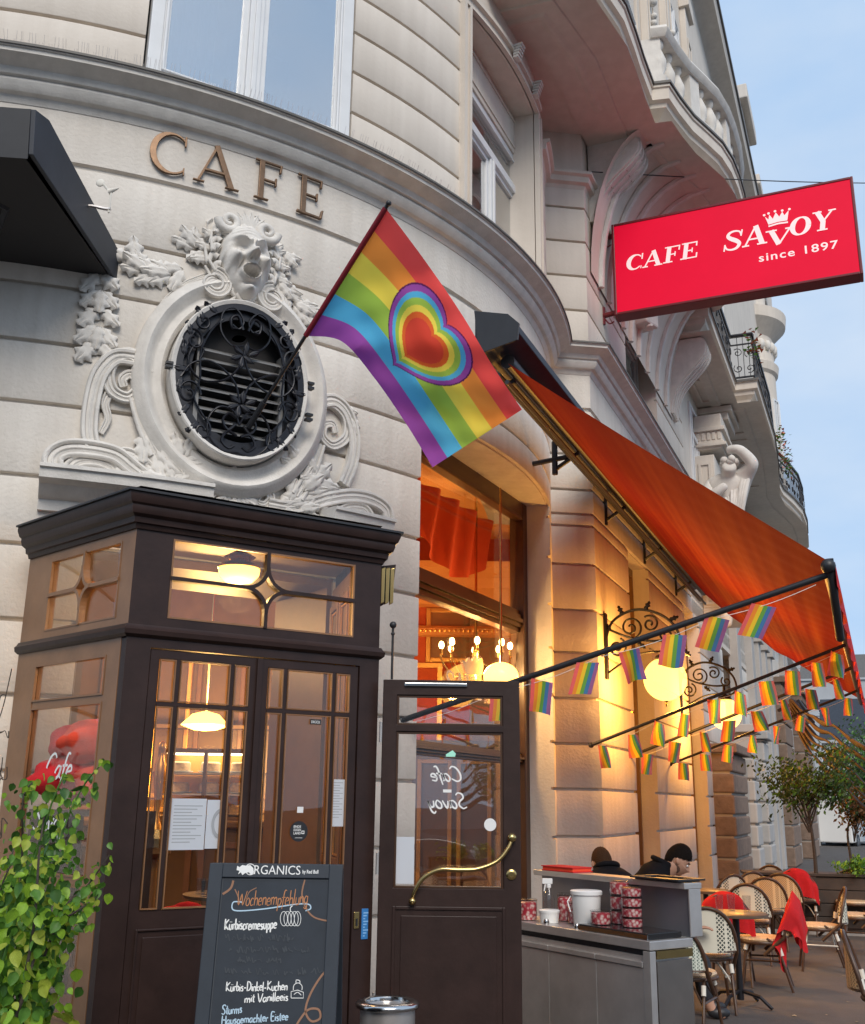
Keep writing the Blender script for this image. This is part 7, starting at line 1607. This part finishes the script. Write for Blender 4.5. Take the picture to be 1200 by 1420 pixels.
for k in range(260):
    s = rb_.choice((9.6, 15.6, 17.0, 18.2)) + rb_.gauss(0, .35); c = FAC(s, 10.75 + rb_.gauss(0, .12) - .3 * rb_.random(), 1.15 + rb_.gauss(0, .08)); a = rb_.uniform(0, 6)
    fl.add([c + Vector((math.cos(a + j * 2.1) * .05, math.sin(a + j * 2.1) * .05, rb_.uniform(-.04, .04))) for j in range(3)], [(0, 1, 2)], rb_.choice((0, 1)))
o = part('balcony_flowers', fl, [mat('geranium', (.55, .12, .05), .7), M['leafd']], bld, fix=False); o['kind'] = 'stuff'
# bracket pier, capital and the stooping atlas figure beneath the balcony
def fbox(s0, s1, z0, z1, o0, o1, nm='pier_block', m='stone2', par=None, bv=.012): return part(nm, MB().box(s0, s1, z0, z1, o0, o1, FAC), M[m], par or bld, bevel=bv)
fbox(8.7, 9.8, 5.1, 8.05, 0, .36); fbox(9.6, 10.5, 6.9, 8.05, 0, .30); fbox(8.8, 9.9, 8.2, 8.9, 0, .52); fbox(8.74, 9.96, 8.55, 8.63, 0, .58); fbox(8.74, 9.96, 8.24, 8.31, 0, .60); fbox(8.78, 9.92, 8.31, 8.36, 0, .55)
for k in range(5): fbox(8.78, 8.80, 8.38, 8.53, .04 + k * .1, .10 + k * .1, 'pier_flute', bv=.004)
part('block_panel', MB().frame(5.16, 7.9, .06, .30, .05, -.002, .03, lambda u, v, w: FAC(8.70 - w, u, v)), M['stone2'], bld); fbox(9.55, 10.55, 8.9, 9.02, 0, .48); fbox(9.5, 10.6, 9.02, 9.18, 0, .58); fbox(9.45, 10.65, 9.18, 9.30, 0, .66); fbox(9.6, 10.5, 7.98, 8.08, 0, .5)
for k in range(3): fbox(9.8 + k * .18, 9.88 + k * .18, 8.15, 8.8, .36, .40, 'pier_flute', bv=.01)
for sg in (0, 1): part('capital_volute', MB().tube([FAC(9.75 + .6 * sg + x, 8.75 + y, .44) for x, y in spiral((0, 0), .13, 1.5, 0, 1)], .04, 7), M['stone'], bld, smooth=60)
at_ = FAC(8.5, 6.45, .62); f_ = FAC.d.to_3d(); nn_ = FAC.n.to_3d(); U = Vector((0, 0, 1))
AP = lambda a, b, c: at_ + nn_ * (a * .9) - f_ * b + U * c
AJ = [AP(0, -.1, -.5), AP(0, -.05, 0), AP(0, .05, .42), AP(0, .16, .80), AP(.04, .28, 1.00), AP(.08, .40, 1.10), AP(.10, .50, 1.14)]
AE = [(i, i + 1) for i in range(6)]; AR = [.27, .24, .27, .27, .12, .155, .135]
for sd in (-1, 1):
    b = len(AJ); AJ += ([AP(.34, .16, .98), AP(.56, .36, 1.16), AP(.30, .44, 1.44), AP(.04, .36, 1.46)] if sd > 0 else [AP(-.34, .14, .84), AP(-.46, .34, .55), AP(-.20, .48, .62), AP(.02, .46, .78)]); AE += [(3, b), (b, b + 1), (b + 1, b + 2), (b + 2, b + 3)]; AR += [.17, .13, .10, .08]
    b = len(AJ); AJ += [AP(sd * .16, 0, -.75), AP(sd * .2, .2, -1.15), AP(sd * .2, .1, -1.8)]; AE += [(0, b), (b, b + 1), (b + 1, b + 2)]; AR += [.19, .14, .10]
at_t = part('atlas_figure', skin_mesh(AJ, AE, AR, 'atlas_figure', [M['stone']], (0, 0, 0)), None, bld, label='carved stone figure stooping with raised arms under the balcony')
for k in range(8): part('hair_curl', MB().ball(AP(.08 + .13 * math.cos(k), .38 + .1 * math.sin(k * 1.7), 1.22 + .03 * math.sin(k * 2)), .07, 6), M['stone'], at_t, smooth=60)
for k in range(12): part('drapery_fold', MB().tube(smoothline([AP(.44 - .07 * k, .22 + .03 * (k % 3), 1.0 - .05 * k), AP(.32 - .05 * k, .38, .50 - .03 * k), AP(.2 - .06 * k, .30, -.1), AP(.25 - .07 * k, .22, -.9)], 4), .045, 6), M['stone'], at_t, smooth=60)
fbox(8.7, 9.9, 4.9, 5.1, 0, .8, 'figure_base')
# pilaster strips and windows of the first floor behind the sign and awning
for s in (8.2, 12.9, 16.5): casement(Plane(FAC(s, 0, .01).xy, YAW), 1.3, 6.95, 9.0, 8.3, [.65], name='side_window')
# carved group above the second balcony
cg = MB()
for k in range(46):
    cg.ball(FAC(8.9 + rb_.uniform(-.8, .8), 12.4 + rb_.uniform(-1.1, 1.1), .12 + rb_.uniform(0, .12)), rb_.uniform(.08, .2), 5, (1, rb_.uniform(.5, 1), rb_.uniform(.6, 1.4)))
o = part('carved_relief', cg, M['stone'], bld, smooth=60); o['kind'] = 'stuff'
for k in range(6): stroke_pts = [(8.2 + .3 * k, 11.4), (8.5 + .28 * k, 12.2), (8.1 + .32 * k, 13.0), (8.5 + .2 * k, 13.6)]; part('carved_swag', MB().tube([FAC(a[0], a[1], .22) for a in smoothline(stroke_pts, 5)], .06, 6), M['stone'], bld, smooth=60)
# round turret bay at the end of the block
tcx, tcy, tr0 = 11.6, 36.2, 1.25
tur = part('turret_bay', MB().lathe([(.3, 6.2), (.9, 7.2), (1.15, 8.0), (tr0, 8.6), (tr0 + .1, 8.7), (tr0 + .1, 8.95), (tr0, 9.0), (tr0, 12.6), (tr0 + .12, 12.7), (tr0 + .12, 12.95), (tr0, 13.0), (tr0, 17.0), (tr0 + .1, 17.1), (tr0 + .15, 17.4), (tr0, 17.5), (tr0, 18.5), (tr0 + .2, 18.7), (tr0 + .5, 19.0), (tr0 + .55, 19.4), (tr0 + .1, 19.5), (tr0 - .2, 19.6)], (tcx, tcy, 0), 40), M['stone2'], bld, smooth=30, label='round corner turret at the far end of the block')
part('turret_parapet', MB().lathe([(tr0 - .15, 19.5), (tr0 - .15, 20.6), (tr0 - .05, 20.65), (tr0 - .05, 20.8), (.2, 20.9)], (tcx, tcy, 0), 32), M['stone2'], tur, smooth=30)
for z0 in (9.4, 13.4):
    for a in (-100, -70, -40, -10, 20):
        P = Plane((tcx + (tr0 - .02) * math.cos(R_(a)), tcy + (tr0 - .02) * math.sin(R_(a))), -a); part('window', MB().frame(-.22, .22, z0, z0 + 2.6, .06, -.02, .07, P).box(-.02, .02, z0, z0 + 2.6, 0, .06, P), M['whitewin'], tur); part('pane', MB().box(-.17, .17, z0 + .05, z0 + 2.55, .0, .035, P), M['skyglass'], tur)
for a in range(-110, 60, 14): part('dentil', MB().ball((tcx + (tr0 + .03) * math.cos(R_(a)), tcy + (tr0 + .03) * math.sin(R_(a)), 18.1), .13, 6, (1, 1, 1.6)), M['stone'], tur, smooth=60)
# roof pavilion peeking out above the eaves
for (s0, s1, z0, z1, o_) in ((30, 33, 22, 31, -.2), (29.5, 33.2, 31, 31.7, .1), (31, 34.5, 22, 27.5, .1), (30.8, 34.7, 27.5, 28.0, .25)):
    part('roof_pavilion', MB().box(s0, s1, z0, z1, -4, o_, FAC), M['stone2'], bld, bevel=.05)
for k in range(5): part('hanging_ornament', MB().ball(FAC(31.4 + .5 * k, 25.8 - .4 * (k % 2), .2), .3, 6, (1, 1, 1.8)), M['stone'], bld, smooth=60)
# brown rusticated piers and pale quoins at street level
def rust_pier(s0, s1, o_, z1, h, m, lab):
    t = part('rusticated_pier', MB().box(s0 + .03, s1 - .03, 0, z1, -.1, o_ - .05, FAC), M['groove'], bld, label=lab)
    z = 0; k = 0
    while z < z1 - .05:
        part('rusticated_block', MB().box(s0, s1, z + .02, min(z + h, z1) - .02, -.1, o_ + .01 * (k % 2), FAC), M[m], t, bevel=.03); z += h; k += 1
    part('pier_cap', MB().box(s0 - .08, s1 + .08, z1, z1 + .16, -.1, o_ + .1, FAC), M[m], t, bevel=.02); return t
rust_pier(8.6, 10.6, .35, 2.5, .36, 'brownstone', 'brown rusticated stone pier behind the terrace chairs'); rust_pier(11.0, 11.8, .45, 3.0, .42, 'greystone', 'pale rusticated pier right of the brown one'); rust_pier(13.2, 14.2, .45, 3.0, .42, 'greystone', 'second pale rusticated pier')
rust_pier(20.5, 23.0, .35, 5.0, .55, 'brownstone', 'far brown rusticated pier'); rust_pier(26, 29.0, .5, 5.2, .55, 'brownstone', 'farthest brown rusticated pier')
for s in (12.2, 15, 16.6, 18.2, 19.6, 24.2, 25.3): part('flat_pilaster', MB().box(s, s + .5, 0, 6.8, -.05, .16, FAC).box(s - .06, s + .56, 5.6, 5.9, -.05, .24, FAC), M['greystone'], bld, bevel=.015)
plain(fp(16, 24, 31), [(-.3, 6.0), (0, 6.0), (.05, 6.4), (.2, 6.5), (.26, 6.8), (-.3, 6.9)], 'ledge', 'stone')
end_ = FAC(31, 0, 0); part('gable_wall', MB().box(31, 31.3, 0, 22.3, -14, 0, FAC), M['stone2'], bld)

# ---------------------------------------------------------------- furled cloth bundle over the pavement
fa = thing('furled_awning', 'brown furled awning cloth hanging in long folds beyond the bunting', 'awning', atY(1150, 1030, 15.0))
for k in range(6):
    y0 = 972 + k * 4; y1 = 1040 + k * 13; pts = [atY(1098, y0, 17), atY(1125, y0 + 22 + 6 * k, 16.2), atY(1160, y0 + 38 + 10 * k, 15.2), atY(1215, y1 + 10 + 4 * k, 14)]
    q = smoothline(pts, 8); part('cloth_fold', MB().tube([p + Vector((0, 0, .02 * math.sin(i * .9 + k))) for i, p in enumerate(q)], [.05 + .02 * math.sin(i * .7 + k) for i in range(len(q))], 7, flat=.5), mat('taupe_cloth', (.085, .062, .05), .8, var=.3, vscale=4) if k == 0 else bpy.data.materials['taupe_cloth'], fa, smooth=60)
part('frame_bar', MB().tube([atY(1080, 985, 17.5), atY(1108, 972, 17.0), atY(1128, 1002, 16.5)], .03, 6), M['black'], fa)

# ---------------------------------------------------------------- planters and trees
pa, pb2 = atz(1052, 1262, 0), atz(1215, 1285, 0); pa = Vector((4.25, 14.6, 0)); pb2 = Vector((6.75, 14.1, 0))
PPl = Plane(pa.xy, math.degrees(math.atan2(pb2.x - pa.x, pb2.y - pa.y))); pw = (pb2 - pa).length
pln = thing('planter_box', 'long dark wooden planter closing off the terrace', 'planter', pa)
part('planter_core', MB().box(0.02, pw - .02, .05, .72, -.42, -.03, PPl), M['dark'], pln)
for k in range(4): part('plank', MB().box(0, pw, .06 + k * .165, .06 + k * .165 + .155, -.03, 0, PPl), M['planter'], pln, bevel=.004)
part('rim', MB().box(-.02, pw + .02, .72, .755, -.45, .03, PPl), M['planter'], pln, bevel=.004)
for u in (0, pw * .33, pw * .66, pw - .06): part('post', MB().box(u, u + .06, 0, .72, 0, .02, PPl), M['planter'], pln)
part('foot_strip', MB().box(0, pw, 0, .05, -.40, .03, PPl), M['kerb'], pln)
def tree(base, h, crown, r, n, lab, nm, cat, mats, seed, leafr=.05, trunk=.03, squash=.7, group=None):
    rr = random.Random(seed); t = thing(nm, lab, cat, base, group); base = Vector(base); top = base + Vector((rr.uniform(-.1, .1), 0, h))
    q = smoothline([base, base.lerp(top, .35) + Vector((rr.uniform(-.08, .08), 0, 0)), base.lerp(top, .7) + Vector((rr.uniform(-.1, .1), 0, 0)), top], 4)
    part('trunk', MB().tube(q, [trunk * (1 - .6 * i / (len(q) - 1)) for i in range(len(q))], 8), M['bark'], t, smooth=60)
    ends = []
    for k in range(11):
        a = rr.uniform(0, 6.28); st_ = base.lerp(top, rr.uniform(.45, .95)); e = base + Vector((0, 0, crown)) + Vector((math.cos(a) * r * rr.uniform(.3, .95), math.sin(a) * r * rr.uniform(.3, .95), rr.uniform(-.5, .6) * r * squash))
        part('limb', MB().tube(smoothline([st_, st_.lerp(e, .5) + Vector((0, 0, .1 * r)), e], 3), [trunk * .45, trunk * .4, trunk * .35, trunk * .3, trunk * .25, trunk * .2, trunk * .12], 5), M['bark'], t); ends += [e, st_.lerp(e, .6)]
    lv = MB()
    for k in range(n):
        e = rr.choice(ends); c = e + Vector((rr.gauss(0, r * .22), rr.gauss(0, r * .22), rr.gauss(0, r * .15))); L = leafr * rr.uniform(.6, 1.3)
        v = Vector((rr.gauss(0, 1), rr.gauss(0, 1), rr.gauss(0, .6))).normalized(); w_ = v.orthogonal().normalized(); x = v.cross(w_)
        lv.add([c - w_ * L, c + x * L * .45, c + w_ * L, c - x * L * .45], [(0, 1, 2, 3)], 0 if rr.random() < .7 else 1)
    o = part('crown', lv, mats, t, fix=False); o['kind'] = 'stuff'; return t
tm = [M['treeleaf'], M['leafd']]; ta = [M['redleaf'], M['treeleaf']]
tree((5.15, 14.45, .6), 1.2, 1.45, .62, 2600, 'slim dark green maple in the planter, nearest the house', 'small_tree', 'tree', tm, 21, .035, .03)
tree((5.95, 15.2, .6), 1.0, 1.1, .36, 1000, 'reddish brown small tree beside the maple behind the planter', 'small_tree', 'tree', ta, 22, .035, .025)
tree((6.75, 16.4, .0), 1.7, 1.45, .30, 700, 'dark half bare shrub standing at the right behind the planter', 'bushy_shrub', 'shrub', ta, 23, .03, .02, 1.3)
tree((5.6, 14.35, .7), .25, .15, .22, 500, 'low green tuft at the middle of the planter', 'planter_plant', 'plant', [M['leafd'], M['leaf']], 24, .03, .012); tree((6.3, 14.2, .7), .25, .15, .25, 500, 'low green tuft at the right end of the planter', 'planter_plant', 'plant', [M['leafd'], M['leaf']], 25, .03, .012)
for i, (x, y, h, r) in enumerate(((19.5, 46, 4.2, 2.0), (26, 62, 6, 3.0), (31, 72, 7, 3.6), (37.5, 84, 7.5, 4.2))):
    tree((x, y, -.16), h * .8, h * .75, r, 3200, ('small round street tree at the corner beyond the block', 'second street tree beyond the block, behind the white van', 'third dark street tree toward the far houses', 'farthest street tree before the pale houses')[i], 'street_tree', 'tree', tm, 30 + i, .11, .12, .8, 'street trees beyond the block')
# ---------------------------------------------------------------- white van and parked cars
def vehicle(nm, lab, cat, loc, yaw, prof, roof, wid, L, col, wheels=(.9, 3.2), wr=.33):
    t = thing(nm, lab, cat, loc); t.rotation_euler = (0, 0, 0); P = Plane((loc[0], loc[1]), yaw, loc[2])
    part('body', MB().poly(prof, -wid / 2, wid / 2, P), col, t, bevel=.05)
    part('windscreen', MB().poly(roof, -wid / 2 - .005, wid / 2 + .005, P), M['skyglass'], t)
    for x in wheels:
        for sg in (-1, 1):
            c = P(x, wr, sg * (wid / 2 - .08)); wh = part('wheel', MB().lathe([(.1, -.1), (wr, -.09), (wr, .09), (.1, .1)], c, 20, X=P.d.to_3d(), Y=(0, 0, 1), Z=P.n.to_3d()), M['black'], t, smooth=40); part('hub_cap', MB().lathe([(.02, -.105), (wr * .6, -.10), (wr * .6, .10), (.02, .105)], c, 16, X=P.d.to_3d(), Y=(0, 0, 1), Z=P.n.to_3d()), M['chrome'], wh)
    for sg in (-1, 1): part('headlight', MB().ball(P(L - .06, .7, sg * wid * .36), .12, 6, (1, 1, .7)), M['white'], t, smooth=180); part('tail_light', MB().ball(P(.05, .85, sg * wid * .4), .1, 6), M['redframe'], t, smooth=180); part('side_mirror', MB().ball(P(L * .68, 1.05, sg * (wid / 2 + .1)), .09, 6), M['black'], t, smooth=180)
    return t
carp = [(0, .3), (4.3, .3), (4.35, .65), (4.1, .85), (3.1, .98), (2.5, 1.42), (1.0, 1.45), (.25, 1.0), (0, .9)]; carw = [(3.0, .99), (2.45, 1.36), (1.1, 1.38), (.55, .99)]
vanp = [(0, .3), (5.0, .3), (5.05, .9), (4.7, 1.15), (4.2, 1.9), (3.9, 2.15), (0, 2.2)]; vanw = [(4.55, 1.2), (4.12, 1.85), (3.3, 1.9), (3.3, 1.2)]
vehicle('parked_van', 'white van standing far down the street at the right edge', 'van', (17.3, 46.5, -.16), 35, vanp, vanw, 1.9, 5, M['white'])
darkp = mat('dark_car_paint', (.015, .016, .02), .2, coat=.6)
vehicle('parked_car', 'dark parked car across the pavement behind the viewer, mirrored in the door glass', 'car', (-3.2, -9.2, -.16), 84, carp, carw, 1.75, 4.3, darkp)
vehicle('parked_car', 'grey parked car behind the viewer, second of the row', 'car', (2.6, -8.6, -.16), 84, carp, carw, 1.75, 4.3, mat('grey_car_paint', (.2, .2, .21), .25, coat=.5))

# ---------------------------------------------------------------- houses: far end of the street and across the road (seen in the panes)
def house(x, y, yaw, L, D, Hh, lab, wall, roofh=3.0, storey=3.4, bay=3.0, roofm='leadcap', nm='house', det=True, base=-.16):
    t = thing(nm, lab, 'house', (x, y, base)); P = Plane((x, y), yaw, base)
    part('wall', MB().box(0, L, 0, Hh, -D, 0, P), wall, t); part('roof', MB().poly([(-.3, 0), (-D - .0 + .0, 0), (-D / 2 - .5, roofh), (-D / 2 + .5, roofh)], -.3, L + .3, lambda a, b, c: P(c, Hh + b, a + .3 if a > -1 else a)), M[roofm], t)
    part('cornice', MB().box(-.2, L + .2, Hh - .35, Hh, 0, .35, P), wall, t)
    k = 0
    if det:
        nx = int(L / bay); nz = int((Hh - 1) / storey)
        for i in range(nx):
            for j in range(nz):
                u = (L - nx * bay) / 2 + i * bay + bay * .3; z = 1.0 + j * storey; w = part('window', MB().frame(u, u + bay * .4, z, z + storey * .6, .1, 0, .08, P), M['whitewin'], t); part('pane', MB().box(u + .1, u + bay * .4 - .1, z + .1, z + storey * .6 - .1, 0, .03, P), M['room'], w)
        for j in range(1, nz): part('string_course', MB().box(0, L, j * storey + .4, j * storey + .6, 0, .12, P), wall, t)
    return t
M['room'] = mat('window_dark', (.03, .035, .045), .08)
wa = mat('house_cream', (.50, .46, .40), .85, var=.08, vscale=.6); wb = mat('house_grey', (.42, .43, .44), .85, var=.08, vscale=.6); wc = mat('house_ochre', (.45, .30, .19), .85, var=.08, vscale=.6)
house(44, 118, 115, 18, 12, 9, 'far pale grey house with steep dark roof at the end of the street', wb, 5, roofm='housing'); house(57, 128, 115, 26, 12, 15, 'far white house right behind the dark roofed one', mat('house_white', (.66, .66, .66), .85), 3)
house(50, 104, 110, 10, 10, 8, 'far brick coloured house near the right edge', wc, 3); house(60, 190, 110, 60, 14, 24, 'pale grey block in the far distance', wb, 5)
house(-50, -58, 90 + 0, 34, 12, 14, 'cream house across the road behind the viewer', wa); 
h2 = house(-14, -60, 90, 30, 12, 16, 'grey house across the road behind the viewer', wb)
house(20, -58, 84, 34, 12, 16, 'ochre house across the road behind the viewer, farther right', wc)
for t in bpy.data.objects:
    if t.name.startswith('house') and t.parent is None and t.location.y < 0:   # these face the cafe
        pass

for o in bpy.data.objects:                 # chalk strokes and pierced slots too fine to be picked apart
    if o.name.split('.')[0] in ('faded_chalk', 'chalk_writing', 'console_slot', 'notice_print', 'opening_note_print', 'blue_plate_print'): o['kind'] = 'stuff'
